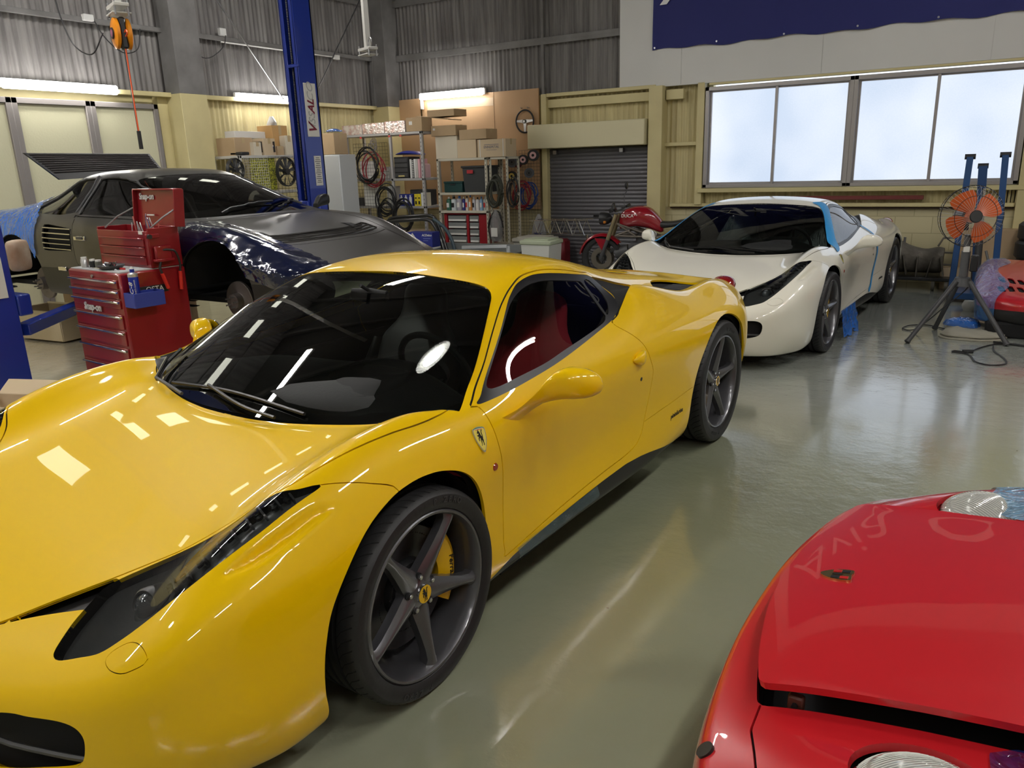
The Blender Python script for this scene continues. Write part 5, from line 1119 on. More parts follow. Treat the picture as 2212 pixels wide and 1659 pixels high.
# ---- two-post lift: near post (mostly out of frame) and far post
def lift_post(label,x0,x1,y0,y1,open_dir,arms):
    t=thing('lift_post',label,'car lift',((x0+x1)/2,(y0+y1)/2,0)); w,d=x1-x0,y1-y0; H=3.75; b=MB()
    o=open_dir # -1: open face towards -y
    yb=-o*d/2
    b.box((0,yb-(-o)*.01,H/2),(w,.02,H),M_blue,.003)
    for s_ in (-1,1): b.box((s_*(w/2-.008),0,H/2),(.016,d,H),M_blue,.003); b.box((s_*(w/2-.028),o*(d/2-.006),H/2),(.05,.012,H),M_blue,.003)
    b.box((0,0,.012),(w+.20,d+.22,.024),M_blue,.004); b.build('post_channel',None,t)
    b=MB(); b.box((0,-o*.08,H/2),(w-.05,.02,H-.02),M_void); b.build('channel_back',None,t)
    b=MB(); n=150
    for i in range(n): b.box((-.03,o*(d/2-.05),1.32+i*.0155),(.014,.010,.009),mat('chain_steel',(.55,.54,.50),.35,metal=.7))
    tag(b.build('lift_chain',None,t),kind='stuff')
    b=MB(); b.box((0,o*(d/2-.03),1.00),(w-.06,.10,.60),M_blue,.01); b.box((0,o*(d/2+.05),.70),(w+.04,.10,.16),M_blue,.01)
    b.build('lift_carriage',None,t)
    b=MB(); b.box((.03,o*(d/2-.01),2.62),(w-.04,.03,.03),M_blue,.004); b.build('post_crossbar',None,t)
    for ax,ay,bx,by in arms:
        b=MB(); A=Vector((ax-(x0+x1)/2,ay-(y0+y1)/2,.50)); B=Vector((bx-(x0+x1)/2,by-(y0+y1)/2,.50)); dd=B-A
        q=math.atan2(dd.y,dd.x); T=Matrix.Translation((A+B)/2)@Matrix.Rotation(q,4,'Z'); b.box((0,0,0),(dd.length,.11,.09),M_blue,.008,T=T); b.cyl((B.x,B.y,.54),(B.x,B.y,.62),.055,20,M_rubber)
        b.build('lift_arm',None,t)
    return t
far=lift_post('far blue lift post with a chain in its channel and a white sign',-6.30,-6.11,6.00,6.25,-1,[(-6.15,5.98,-5.35,5.30),(-6.15,5.98,-7.1,5.30)])
near_=lift_post('near blue post of the two-post lift at the far left edge',-6.36,-6.17,2.70,2.96,1,[(-6.25,3.0,-7.0,3.95)])
b=MB(); b.box((.098,.0,2.20),(.006,.165,.52),M_label,.002); sg=b.build('maker_sign',None,far); sg['label']='white sign with slanted lettering'
T=basis((.158,-.02,2.215),(0,0,1),(0,-1,0))
lettering('sign_lettering','V',mat('sign_dark_red',(.20,.01,.03),.4),sg,basis((.1025,.0,2.01),(0,0,1),(0,-1,0)),.15,.001,shear=.35,bold=.003)
lettering('sign_lettering','ISS',mat('sign_grey',(.45,.45,.45),.4),sg,basis((.1025,.0,2.10),(0,0,1),(0,-1,0)),.12,.001,shear=.35)
lettering('sign_lettering','AL',MATS['sign_dark_red'],sg,basis((.1025,.0,2.235),(0,0,1),(0,-1,0)),.12,.001,shear=.35,bold=.003)
lettering('sign_lettering','CO',MATS['sign_grey'],sg,basis((.1025,.0,2.37),(0,0,1),(0,-1,0)),.12,.001,shear=.35)
b=MB(); b.box((.097,.02,1.60),(.004,.10,.30),M_label,.001); pl=b.build('notice_plate',None,far)
b=MB()
for i in range(14): b.box((.0995,.02,1.73-.019*i),(.001,.05+.03*((i*7)%3)/2,.006),M_dgrey)
b.build('notice_print',None,pl)
b=MB(); b.box((.115,.0,1.20),(.04,.10,.12),M_blue,.01); b.build('post_bracket',None,far)
b=MB(); b.box((.103,-.0,.92),(.004,.16,.30),M_label,.001); b.build('notice_plate',None,near_)
b=MB(); sweep(b,smoothstep_secs([((0,0,-.12),(.02,0,0),(0,.04,0)),((0,0,-.10),(.05,0,0),(0,.09,0)),((0,0,.0),(.055,0,0),(0,.10,0)),((0,0,.10),(.05,0,0),(0,.09,0)),((0,0,.12),(.02,0,0),(0,.04,0))]),20,mat('worn_pad_foam',(.50,.42,.33),.8,noise=(5,.2,(.30,.17,.10))),3); b.build('arm_guard_pad',None,near_,60,(-.20,.36,1.04),(0,0,.5))
# ---- red roller tool cabinet with an open top chest
def toolbox():
    t=thing('tool_cabinet','red roller tool cabinet with an open top chest in front of the black coupe','tool cabinet',(-5.40,3.13,0),-.09)
    W,D,H=.74,.49,.97; y0=0
    b=MB(); b.box((0,D/2,.12+(H-.12)/2),(W,D,H-.12),M_toolred,.012); b.build('cabinet_body',None,t)
    b=MB(); b.box((0,D/2,H+.004),(W-.05,D-.03,.008),mat('grey_top_mat',(.45,.46,.47),.6)); b.build('top_mat',None,t)
    zs=[.905,.835,.765,.66,.545,.42,.285]; hs=[.06,.06,.06,.10,.105,.115,.13]
    for i,(z,h) in enumerate(zip(zs,hs)):
        b=MB(); b.box((0,-.004,z-h/2+.02),(W-.07,.012,h),M_toolred,.003); d=b.build('drawer',None,t)
        b=MB(); b.box((0,-.018,z+.006),(W-.07,.022,.014),M_chrome,.003); b.build('drawer_handle',None,d)
    for sx in(-1,1):
        for sy in (.06,D-.06):
            b=MB(); b.cyl((sx*(W/2-.07),sy,.05),(sx*(W/2-.07)+.03,sy,.05),.05,20,M_rubber); b.box((sx*(W/2-.07)+.015,sy,.10),(.05,.05,.05),M_steel,.004); b.build('caster',None,t)
    lettering('maker_lettering','Snap-on',mat('lettering_silver',(.55,.55,.56),.3),t,basis((-.06,-.012,.712),(1,0,0),(0,0,1)),.075,.003,shear=.1,bold=.002)
    b=MB(); b.cyl((0,-.012,.935),(0,-.002,.935),.012,16,M_steel); b.build('cabinet_lock',None,t)
    b=MB(); b.box((W/2+.002,.08,.86),(.002,.035,.05),mat('teal_sticker',(.15,.40,.38),.5)); b.build('side_sticker',None,t)
    b=MB(); b.box((W/2+.003,.225,.835),(.003,.22,.055),M_blk,.001); p=b.build('black_name_plate',None,t)
    lettering('plate_lettering','OSTA',M_label,p,basis((W/2+.0052,.235,.836),(0,1,0),(0,0,1)),.052,.0006)
    # top chest
    c=Vector((.0,.255,H+.008)); w2,d2,h2=.70,.23,.275; b=MB(); k=.006
    for cc,dd in (((c.x-w2/2,c.y+d2/2,c.z+h2/2),(k*2,d2,h2)),((c.x+w2/2,c.y+d2/2,c.z+h2/2),(k*2,d2,h2)),((c.x,c.y+d2,c.z+h2/2),(w2,k*2,h2)),((c.x,c.y,c.z+h2/2-.01),(w2,k*2,h2-.02)),((c.x,c.y+d2/2,c.z+h2-.07),(w2,d2,.01))): b.box(cc,dd,M_toolred,.003)
    chest=b.build('top_chest',None,t)
    for i in range(3):
        b=MB(); b.box((c.x,c.y-.010,c.z+.035+.065*i+.01),(w2-.09,.010,.056),M_toolred,.003); d=b.build('chest_drawer',None,chest); b=MB(); b.box((c.x,c.y-.020,c.z+.067+.065*i+.006),(w2-.09,.014,.010),M_toolred,.003); b.build('drawer_pull',None,d)
    b=MB(); b.box((c.x+.28,c.y-.012,c.z+.245),(.05,.003,.022),M_label); b.build('chest_badge',None,chest)
    # lid standing open at the back
    lb=MB(); w2=.62; T=Matrix.Translation((c.x+.13,c.y+d2+.005,c.z+h2))@Matrix.Rotation(-.10,4,'X')
    lb.box((0,.0,.125),(w2,.012,.26),M_toolred,.004,T=T); lb.box((w2/2-.005,-.035,.125),(.012,.075,.26),M_toolred,.004,T=T); lb.box((-w2/2+.005,-.02,.125),(.012,.04,.26),M_toolred,.004,T=T); lb.box((0,-.02,.255),(w2,.04,.012),M_toolred,.004,T=T)
    lid=lb.build('chest_lid',None,t)
    me=lettering('maker_lettering','Snap-on',MATS['lettering_silver'],lid,T@basis((-.155,-.012,.205),(1,0,0),(0,0,1)),.062,.003,bold=.002)
    for s_ in (-1,1):
        b=MB(); b.tube([(c.x+s_*.31,c.y+.04,c.z+h2-.01),(c.x+.06+s_*.31,c.y+.12,c.z+h2+.07),(c.x+.11+s_*.29,c.y+d2-.01,c.z+h2+.13)],.006,6,M_steel); b.build('lid_stay',None,t)
    b=MB(); b.box((c.x+.04,c.y+d2-.012,c.z+h2+.075),(.10,.004,.010),M_label,rot=(-.1,0,0)); b.build('lid_label',None,t)
    # blue magnetic holder on the side
    b=MB(); 
    for cc,dd in (((W/2+.065,.12,.745),(.13,.22,.012)),((W/2+.128,.12,.79),(.008,.22,.10)),((W/2+.065,.012,.79),(.13,.008,.10)),((W/2+.065,.228,.79),(.13,.008,.10)),((W/2+.004,.12,.79),(.008,.22,.10))): b.box(cc,dd,mat('blue_tray',(.03,.05,.30),.4),.006)
    b.build('bottle_holder',None,t)
    for k_,(yy,zz) in enumerate(((.10,1.20),)):
        b=MB(); b.box((W/2+.012,.27,1.20),(.02,.10,.03),M_toolred,.004); b.cyl((W/2+.01,.24,1.20),(W/2+.04,.24,1.20),.016,14,M_blk); b.build('side_catch',None,t)
    b=MB(); b.box((W/2+.016,.33,1.08),(.03,.12,.10),M_toolred,.012); b.box((W/2+.016,.33,1.03),(.05,.14,.02),M_toolred,.008); b.build('hose_hook',None,t)
    return t
toolb=toolbox()
def at_tool(x,y,z): 
    r=-.09; return (-5.40+x*cos(r)-y*sin(r),3.13+x*sin(r)+y*cos(r),z)
rnd=random.Random(3)
# things on the cabinet
M_alubottle=mat('bottle_silver',(.55,.55,.56),.3,metal=.6)
for i,(x,y,r,h,mm,lb) in enumerate(((-.27,.07,.014,.055,M_wh,'small white-capped bottle at the left end of the red cabinet top'),(-.22,.06,.024,.075,M_alubottle,'wide silver screw-top jar on the red cabinet top'),(-.165,.09,.022,.06,M_blk,'short black jar on the red cabinet top beside the top chest'),(-.12,.11,.024,.055,mat('smoked_jar',(.12,.12,.10),.2),'smoky glass jar on the red cabinet top nearest the top chest'))):
    b=MB(); b.lathe([(0,0),(r,0),(r,h*.72),(r*.8,h*.8),(r*.8,h),(0,h)],20,mm); b.lathe([(r*.85,h*.78),(r*.85,h),(0,h+.001)],20,M_wh); solo('jar',lb,'jar',b,at_tool(x,y,.978))
b=MB(); b.lathe([(0,.004),(.06,.004),(.085,.028),(.09,.03),(.088,.022),(.062,0),(0,0)],28,M_dgrey); 
solo('magnetic_bowl','round grey bowl heaped with small parts on the red cabinet','bowl',b,at_tool(.10,.09,.978))
for i in range(16):
    b=MB(); a=rnd.uniform(0,6.28); r=rnd.uniform(0,.05); l=rnd.uniform(.02,.045)
    b.cyl((0,0,0),(l*cos(a*3),l*sin(a*3),rnd.uniform(.0,.02)),rnd.uniform(.004,.010),8,rnd.choice([M_steel,M_blk,M_chrome])); p=at_tool(.10+r*cos(a),.09+r*sin(a),.990+.03*rnd.random()); solo('bolt','small bolt in the heap in the grey bowl on the red cabinet','bolt',b,p,group='bolts in the grey bowl')
for i in range(6):
    b=MB(); l=rnd.uniform(.08,.15); b.cyl((0,0,.005),(l,0,.005),.004,8,M_chrome); b.cyl((l,0,.005),(l+.05,0,.005),.009,8,mat('tool_handle_red',(.4,.02,.02),.4) if i%2 else M_chrome); solo('screwdriver','chrome hand tool lying loose on the red cabinet top' ,'tool',b,at_tool(-.12+.04*i,.04+.012*i,.978),rnd.uniform(-.6,.4),group='loose tools on the cabinet top')
b=MB(); b.lathe([(0,0),(.033,0),(.033,.20),(.028,.215),(.015,.222),(.015,.245),(.0,.245)],28,mat('aerosol_blue',(.02,.04,.38),.25,metal=.3)); b.lathe([(.0332,.192),(.0332,.212),(.016,.223)],28,M_alubottle); b.lathe([(.014,.222),(.014,.25),(.006,.262),(0,.262)],16,M_wh)
sp_=solo('spray_can','tall blue aerosol can with a white cap in the blue holder on the red cabinet','spray can',b,at_tool(.435,.06,.756))
lettering('can_lettering','BC-8',M_label,sp_,basis((.014,-.0335,.10),(0,0,1),(-1,0,0)),.055,.0006,shear=.2); lettering('can_lettering','BRAKE & PARTS CLEANER',M_label,sp_,basis((.0315,-.016,.10),(0,0,1),(-.4,-.8,0)),.013,.0004)
# cutters hanging on the side
b=MB(); p=[(0,.0,.0),(.015,.05,.0),(.018,.10,-.02),(.012,.125,-.10),(.01,.12,-.16)]; b.tube(spl(p,5),.008,8,M_blk); b.tube([(.0,.0,-.05),(.01,-.03,-.12),(.012,-.02,-.16)],.009,8,M_blk)
b.tube([(.012,-.02,-.16),(.012,.01,-.27)],.013,10,mat('grip_red',(.65,.03,.02),.4)); b.tube([(.01,.12,-.16),(.01,.11,-.29)],.013,10,MATS['grip_red']); solo('pliers','long pliers with red grips and black hose hanging on the cabinet side','pliers',b,at_tool(.39,.31,1.10),-.09)
for i in range(11):
    b=MB(); l=rnd.uniform(.09,.17); a=rnd.uniform(-.5,.5); w=rnd.uniform(.006,.014); b.box((sin(a)*l/2,0,l/2),(w,w*.6,l),rnd.choice([M_steel,M_chrome,M_alubottle,mat('tool_pale_red',(.5,.15,.13),.5)]),.002,rot=(0,a,0)); solo('hand_tool','steel hand tool standing up in the open top chest','tool',b,at_tool(-.05+.032*i,.36+.02*(i%3),1.18),0,group='tools sticking out of the top chest')
for i in range(10):
    b=MB(); b.cyl((0,0,0),(0,.05,.01),.011,12,M_chrome); solo('socket','chrome socket lying in the open top chest','socket',b,at_tool(-.20+.03*i,.31+.01*(i%2),1.20),0,group='sockets in the top chest')
# ---- boxes and crates under and beside the raised coupe
carton('open cardboard box with dark contents on the floor at the far left',(-5.62,2.50,0),(.42,.30,.16),.35,M_card2,True)
b=MB()
for i in range(5): b.tube(spl([(0,0,.03+.012*i),(.12,.05,.05+.01*i),(.25,-.02*i,.03),(.38,.06,.02)],5),.035,8,M_blk)
solo('black_cloth','crumpled black cloth on the floor beside the open cardboard box','cloth',b,(-6.15,2.15,0),.4)
carton('tall cardboard box under the raised coupe behind the cream crate',(-8.55,4.95,0),(.55,.40,.62),.1,M_card); carton('grey carton stacked under the rear of the raised coupe',(-8.05,4.98,0),(.50,.35,.42),-.05,mat('grey_carton',(.30,.30,.28),.7)); carton('flat brown carton beside the grey carton under the raised coupe',(-7.45,5.05,0),(.50,.4,.50),0,M_card)
def crate():
    t=thing('wooden_crate','cream-coloured open wooden crate on the floor under the raised coupe','crate',(-8.25,4.30,0),.10); b=MB(); mm=mat('cream_wood',(.55,.46,.31),.7)
    for cc,dd in (((0,-.2,.17),(.75,.02,.30)),((0,.2,.17),(.75,.02,.30)),((-.37,0,.17),(.02,.4,.30)),((.37,0,.17),(.02,.4,.30)),((0,0,.03),(.75,.4,.02))): b.box(cc,dd,mm,.004)
    b.build('crate_body',None,t); b=MB(); 
    for y in (-.215,.215): b.box((0,y,.31),(.79,.02,.035),mm,.004)
    b.build('crate_rim',None,t)
crate()
# ---- yellow-backed wire shelf along the left wall
def rack(name,label,x0,x1,y0,y1,zs,m,post=.035,group=None):
    t=thing(name,label,'shelf',((x0+x1)/2,(y0+y1)/2,0),0,group); w,d=x1-x0,y1-y0; H=zs[-1]
    for sx in(-1,1):
        for sy in(-1,1):
            b=MB(); b.box((sx*(w/2-post/2),sy*(d/2-post/2),H/2),(post,post,H),m,.003)
            for i in range(int(H/.06)): b.box((sx*(w/2-post/2),sy*(d/2-post/2)-post/2-.0005,.04+i*.06),(.008,.001,.024),M_void)
            b.build('shelf_post',None,t)
    for z in zs:
        b=MB(); b.box((0,0,z-.018),(w,d,.036),m,.004); b.build('shelf_board',None,t)
    return t
rack('shelf_unit','grey wire-sided shelf unit along the left wall between the columns',-9.05,-8.50,7.15,8.15,[.3,.9,1.35,1.82],M_lgrey)
def grid(parent,x0,x1,z0,z1,y,step=.05,m=None,axis='x',r=.0022):
    b=MB(); P=(lambda a,z:(a,y,z)) if axis=='x' else (lambda a,z:(y,a,z))
    n=int((x1-x0)/step+.5); k=int((z1-z0)/step+.5)
    for i in range(n+1): b.tube([P(x0+(x1-x0)*i/n,z0),P(x0+(x1-x0)*i/n,z1)],r,4,m or M_blk)
    for i in range(k+1): b.tube([P(x0,z0+(z1-z0)*i/k),P(x1,z0+(z1-z0)*i/k)],r,4,m or M_blk)
    return b
solo('wire_grid','white wire grid panel on the front of the left wall shelf','wire panel',grid(None,7.2,7.6,1.35,1.80,-8.485,.035,M_lgrey,'y'))
solo('wire_grid','black wire grid panel on the left wall shelf behind the larger radiator fan','wire panel',grid(None,7.62,8.12,.95,1.80,-8.485,.06,M_blk,'y'))
def rad_fan(label,loc,r,rz,rx=0):
    t=thing('radiator_fan',label,'fan',loc,rz); b=MB(); b.lathe([(r,-.02),(r,.025),(r*.94,.03),(r*.94,-.02)],40,M_blk,'Y'); b.lathe([(0,.035),(r*.22,.035),(r*.22,-.03),(0,-.03)],24,M_blk,'Y')
    for i in range(12): a=2*pi*i/12; b.tube([(r*.2*cos(a),.03,r*.2*sin(a)),(r*.95*cos(a+.15),.025,r*.95*sin(a+.15))],.003,5,M_blk)
    b.build('fan_shroud',None,t)
    b=MB()
    for i in range(9):
        a=2*pi*i/9; vs=[]
        for (rr,da,y) in ((r*.2,-.12,.0),(r*.2,.28,.018),(r*.9,.32,.015),(r*.9,.02,-.01)): vs.append((rr*cos(a+da),y,rr*sin(a+da)))
        b.add(vs+[(x,y-.003,z) for x,y,z in vs],[(0,1,2,3),(7,6,5,4),(0,4,5,1),(1,5,6,2),(2,6,7,3),(3,7,4,0)],M_dgrey)
    b.build('fan_blades',None,t); return t
rad_fan('black radiator fan hung on the left wall shelf, nearest the cream column',(-8.43,7.00,1.64),.15,-pi/2*.9); rad_fan('large black radiator fan hung on the shelf beside the blue lift post',(-8.43,7.86,1.60),.20,-pi/2*.9)
b=MB(); b.box((0,0,.22),(.02,.42,.44),mat('yellow_mesh_sheet',(.50,.50,.05),.6,noise=(60,.05,(.15,.15,.03))),.002); solo('mesh_sheet','yellow perforated sheet behind the fans on the left wall shelf','sheet',b,(-8.53,7.55,1.36))
for lb,c,d,rz,mm in (('large brown carton at the near end of the left wall shelf top',(-8.78,7.33,1.82),(.36,.30,.23),0,M_card),('white-fronted carton beside the large brown carton on the left shelf',(-8.62,7.50,1.82),(.16,.14,.17),.1,M_cream),('carton with a round red, white and blue logo on the left wall shelf',(-8.66,7.72,1.82),(.22,.22,.22),.05,M_card2),('small brown carton between the logo carton and the tall carton',(-8.60,7.90,1.82),(.14,.12,.12),0,M_card),('long white flat carton lying across the cartons on the left wall shelf',(-8.86,7.62,2.05),(.18,.62,.09),.1,M_wh),('tall orange-brown carton on the shelf beside the lift post',(-8.80,8.03,1.82),(.30,.28,.40),0,mat('orange_carton',(.50,.30,.12),.8)),('cream carton with an open flap in front of the tall orange-brown carton',(-8.58,8.06,1.82),(.12,.14,.26),0,M_cream)):
    q=carton(lb,c,d,rz,mm,tape=(mm is not M_wh))
    if 'logo' in lb:
        p=MB(); T=Matrix.Translation((-.02,-.1125,.11)); p.box((.045,0,0),(.12,.002,.14),M_blk,T=T); T2=T@Matrix.Translation((.045,-.002,.01))@Matrix.Rotation(pi/2,4,'X')
        n=24
        for (a0,a1,cc) in ((.15*pi,.95*pi,mat('logo_red',(.6,.03,.03),.4)),(1.15*pi,1.95*pi,mat('logo_blue',(.02,.06,.45),.4))):
            pts=[(.034*cos(a0+(a1-a0)*i/n),.034*sin(a0+(a1-a0)*i/n)) for i in range(n+1)]; p.prism(pts,0,.001,cc,'Z',T2)
        p.prism([(.034*cos(t),.034*sin(t)) for t in np.linspace(0,2*pi,24,endpoint=False)],0,.0006,M_wh,'Z',T2); p.build('carton_logo',None,q)
b=MB(); sweep(b,smoothstep_secs([((0,0,0),(.08,0,0),(0,.06,0)),((.01,0,.05),(.07,0,0),(0,.05,0)),((0,.01,.12),(.02,0,0),(0,.03,0))]),14,film('white_plastic_bag',(.75,.75,.75),.9,20,.8,.4),2.2); solo('plastic_bag','white plastic bag on top of the tall carton by the lift post','bag',b,(-8.80,8.03,2.225))
b=MB(); b.box((0,0,.02),(.22,.14,.04),M_blk,.01); solo('black_tray','flat black tray on the left wall shelf in front of the large brown carton','tray',b,(-8.60,7.25,1.825)) 
# ---- white cupboard and its box
b=MB(); b.box((0,0,.915),(.44,.36,1.80),mat('white_cupboard',(.50,.52,.53),.35),.01); b.box((0,-.183,.915),(.42,.008,1.76),mat('cupboard_door',(.53,.55,.56),.3),.003); b.box((.18,-.192,.95),(.015,.012,.12),M_steel,.003)
solo('white_cupboard','plain white steel cupboard standing right behind the far lift post','cupboard',b,(-8.50,8.95,0))
carton('tall brown carton standing on the white cupboard behind the lift post',(-8.50,8.93,1.82),(.26,.28,.30),0,M_card); b=MB(); sweep(b,smoothstep_secs([((-.12,0,.02),(0,.05,0),(0,0,.015)),((0,0,.03),(0,.07,0),(0,0,.025)),((.12,0,.015),(0,.04,0),(0,0,.012))]),12,M_bluefilm2,2.2); solo('blue_film_roll','crumpled blue film on top of the carton behind the lift post','plastic film',b,(-8.48,8.93,2.135))
# ---- light grey rack with hoses, against the back wall
rackA=rack('shelf_unit','light grey steel rack at the back wall with foil-wrapped cartons on top',-9.00,-7.46,9.70,10.15,[.35,1.02,1.44,2.12],mat('rack_grey_a',(.42,.41,.41),.4,metal=.2),.04)
for x in (-8.08,): 
    b=MB(); b.box((0,0,1.06),(.04,.04,2.10),MATS['rack_grey_a'],.003); b.build('shelf_post',None,rackA,40,(x+8.23,-.205,0))
b=MB()
for x in (-8.98,-8.66,-8.08,-7.86): b.box((x,9.695,2.07),(.042,.006,.03),mat('red_rack_clip',(.55,.06,.05),.4),.002)
b.build('rack_clips',None,rackA,40,(8.23,-9.925,0))
M_foil=mat('foil_wrap',(.60,.42,.38),.18,metal=.35,bump=(28,1.0),noise=(14,.12,(.78,.74,.72)))
for lb,c,d in (('foil-wrapped long carton at the left end of the grey rack top',(-8.86,9.86,2.12),(.42,.26,.15)),('foil-wrapped long carton in the middle of the grey rack top',(-8.42,9.86,2.12),(.44,.26,.16)),('foil-wrapped long carton at the right of the wrapped row on the grey rack top',(-7.99,9.86,2.12),(.40,.26,.17))): carton(lb,c,d,0,M_foil,tape=False,name='wrapped_carton')
carton('brown carton with a white label on the right end of the grey rack top',(-7.60,9.84,2.12),(.30,.26,.20),0,M_card,paper=(-.06,.12,.06,.05))
b=MB(); b.box((0,0,.03),(.62,.35,.012),M_card,.001,rot=(0,.12,0)); b.box((.16,0,.09),(.5,.33,.10),M_card,.003); solo('flattened_carton','flattened cardboard sheet lying tilted on the brown cartons of the rack','cardboard',b,(-7.42,10.1,2.28))
b=MB(); b.box((0,0,.055),(.5,.24,.09),M_card2,.004); 
# drawers, binders, oil cartons on its shelves
b=MB(); b.box((0,0,.16),(.28,.30,.32),M_blk,.006)
for i in range(4): b.box((0,-.153,.05+.072*i),(.25,.008,.06),M_dgrey,.004)
b.box((.0,-.159,.035),(.12,.003,.022),mat('brass_tag',(.6,.5,.2),.5)); solo('drawer_box','black plastic drawer box with a gold tag on the grey rack','drawer box',b,(-7.91,9.88,1.44))
b=MB(); sweep(b,smoothstep_secs([((-.2,0,.01),(0,.12,0),(0,0,.01)),((-.05,0,.03),(0,.14,0),(0,0,.03)),((.12,0,.02),(0,.13,0),(0,0,.025)),((.22,0,.0),(0,.10,0),(0,0,.008))]),14,mat('blue_white_bag',(.05,.06,.35),.35,bump=(15,.8)),2.4); solo('folded_bag','blue and white folded bag on the black drawer box','bag',b,(-7.82,9.86,1.79))
for i in range(5):
    b=MB(); mm=[M_wh,M_blk,M_wh,M_lgrey,mat('pink_folder',(.70,.38,.42),.5)][i]; b.box((0,0,.14),(.036,.20,.28+.0*i),mm,.003)
    if i==1:
        for k in range(10):
            for s_ in(0,1): b.box((-.008+.016*((k+s_)%2),-.1015,.02+.026*k),(.014,.002,.013),M_wh)
    solo('binder',['white binder next to the black drawer box','binder with a black and white checkered spine on the grey rack','white binder right of the checkered one','grey binder beside the pink folders','pink folder at the right end of the binder row'][i],'binder',b,(-7.735+.04*i,9.84,1.44))
b=MB(); b.box((0,0,.10),(.10,.16,.22),film('pink_sleeve',(.75,.45,.50),.9,20,.6,.3),.02); solo('pink_sleeve','pink plastic sleeve leaning at the end of the binder row','folder',b,(-7.52,9.83,1.44))
for i in range(3):
    b=MB(); b.box((0,0,.09),(.085,.10,.18),M_navy,.002); b.box((0,-.0515,.08),(.05,.002,.11),M_wh,.006); b.box((0,-.0515,.15),(.025,.002,.03),M_wh,.004); solo('navy_oil_carton','navy carton with a white bottle picture, one of three on the grey rack','carton',b,(-7.965+.09*i,9.80,1.02),0,'navy bottle cartons on the rack')
for i in range(2):
    b=MB(); b.box((0,0,.09),(.06,.10,.18),M_yellowp,.002); b.box((0,-.0515,.05),(.03,.002,.05),M_blk); b.box((0,-.0515,.12),(.03,.002,.02),M_blk); solo('yellow_carton','yellow carton beside the navy cartons on the grey rack','carton',b,(-7.68+.064*i,9.80,1.02),0,'yellow cartons on the rack')
for i in range(2):
    b=MB(); b.box((0,0,.10),(.055,.10,.20),M_wh if i==0 else M_cream,.002); solo('white_carton',['white carton right of the yellow cartons on the grey rack','cream carton at the right end of the carton row'][i],'carton',b,(-7.55+.06*i,9.80,1.02))
b=MB(); b.box((0,0,.12),(.34,.25,.24),M_dgrey,.01); 
for i in range(4): b.box((-.12+.08*i,-.127,.12),(.05,.003,.02),M_label)
solo('grey_case','dark grey case with four pale labels on the back of the rack shelf','case',b,(-7.72,10.0,1.022))
b=MB(); b.box((0,0,.17),(.30,.03,.36),M_wh,.03); solo('white_board_panel','white rounded plastic panel behind the wire grid of the rack','panel',b,(-8.60,9.78,1.03))
for i,(x,z,w,h,mm,lb) in enumerate(((-8.88,1.44,.14,.16,M_card2,'small pale carton at the left end of the rack shelf'),(-8.72,1.44,.14,.28,M_wh,'white carton on the left bay of the rack behind the hoses'),(-8.85,1.02,.16,.13,M_dgrey,'dark bundle box on the lower left bay of the rack'),(-8.28,1.44,.2,.18,M_lgrey,'light grey box behind the coiled hoses'),(-8.22,1.02,.10,.30,M_wh,'tall white carton standing in the left bay of the rack'),(-8.85,.35,.30,.25,M_card,'brown carton on the lowest shelf of the rack'),(-8.35,.35,.35,.30,M_cream,'cream carton on the lowest shelf of the rack'),(-7.8,.35,.40,.30,M_card2,'pale carton on the lowest shelf at the right of the rack'))):
    carton(lb,(x,9.88,z),(w,.22,h),0,mm,tape=False)
solo('wire_grid','black wire grid on the front of the grey rack that carries the coiled hoses','wire panel',grid(None,-8.82,-8.12,.85,1.98,9.685,.055,M_blk))
def coil(label,c,r,n,m,rt=.012,seed=0,axis=(0,1,0),cat='hose',name='coiled_hose',ry=1.):
    q=random.Random(seed); b=MB(); pts=[]
    for i in range(n*20+1):
        t=2*pi*i/20; k=i//20; rr=r*(1+.06*sin(t*.37+seed)+.05*q.uniform(-1,1)*0); ox=.03*sin(k*2.1+seed)*1.0; oz=.035*cos(k*1.7+seed)
        pts.append((rr*cos(t)+ox,-.012*k/ max(n-1,1)*2-.012*sin(t*2+k),rr*ry*sin(t)+oz))
    b.tube(pts,rt,6,m); return solo(name,label,cat,b,c,group=None)
M_redhose=mat('red_hose',(.25,.02,.03),.4)
coil('black hose coiled high on the wire grid of the grey rack',(-8.52,9.64,1.64),.21,4,M_rubber,.011,1,ry=1.15)
coil('dark red hose coiled behind the black one on the wire grid',(-8.40,9.66,1.58),.20,3,M_redhose,.010,2,ry=1.2)
coil('thin black cable coil hanging at the lower part of the wire grid',(-8.16,9.62,1.12),.18,5,M_rubber,.010,3,ry=1.15)
coil('smaller black cable coil hanging under the other coils by the black bonnet',(-8.14,9.60,.92),.15,4,M_rubber,.011,5,ry=1.25)
coil('thick black cable coil hanging from the rack beside the roll bar',(-7.78,9.55,.88),.17,5,M_rubber,.012,7,ry=1.3)
coil('bunch of grey wire hanging above the coiled hoses',(-8.38,9.66,1.93),.06,6,mat('grey_wire',(.25,.22,.20),.5),.005,9,ry=1.4,name='wire_bundle')
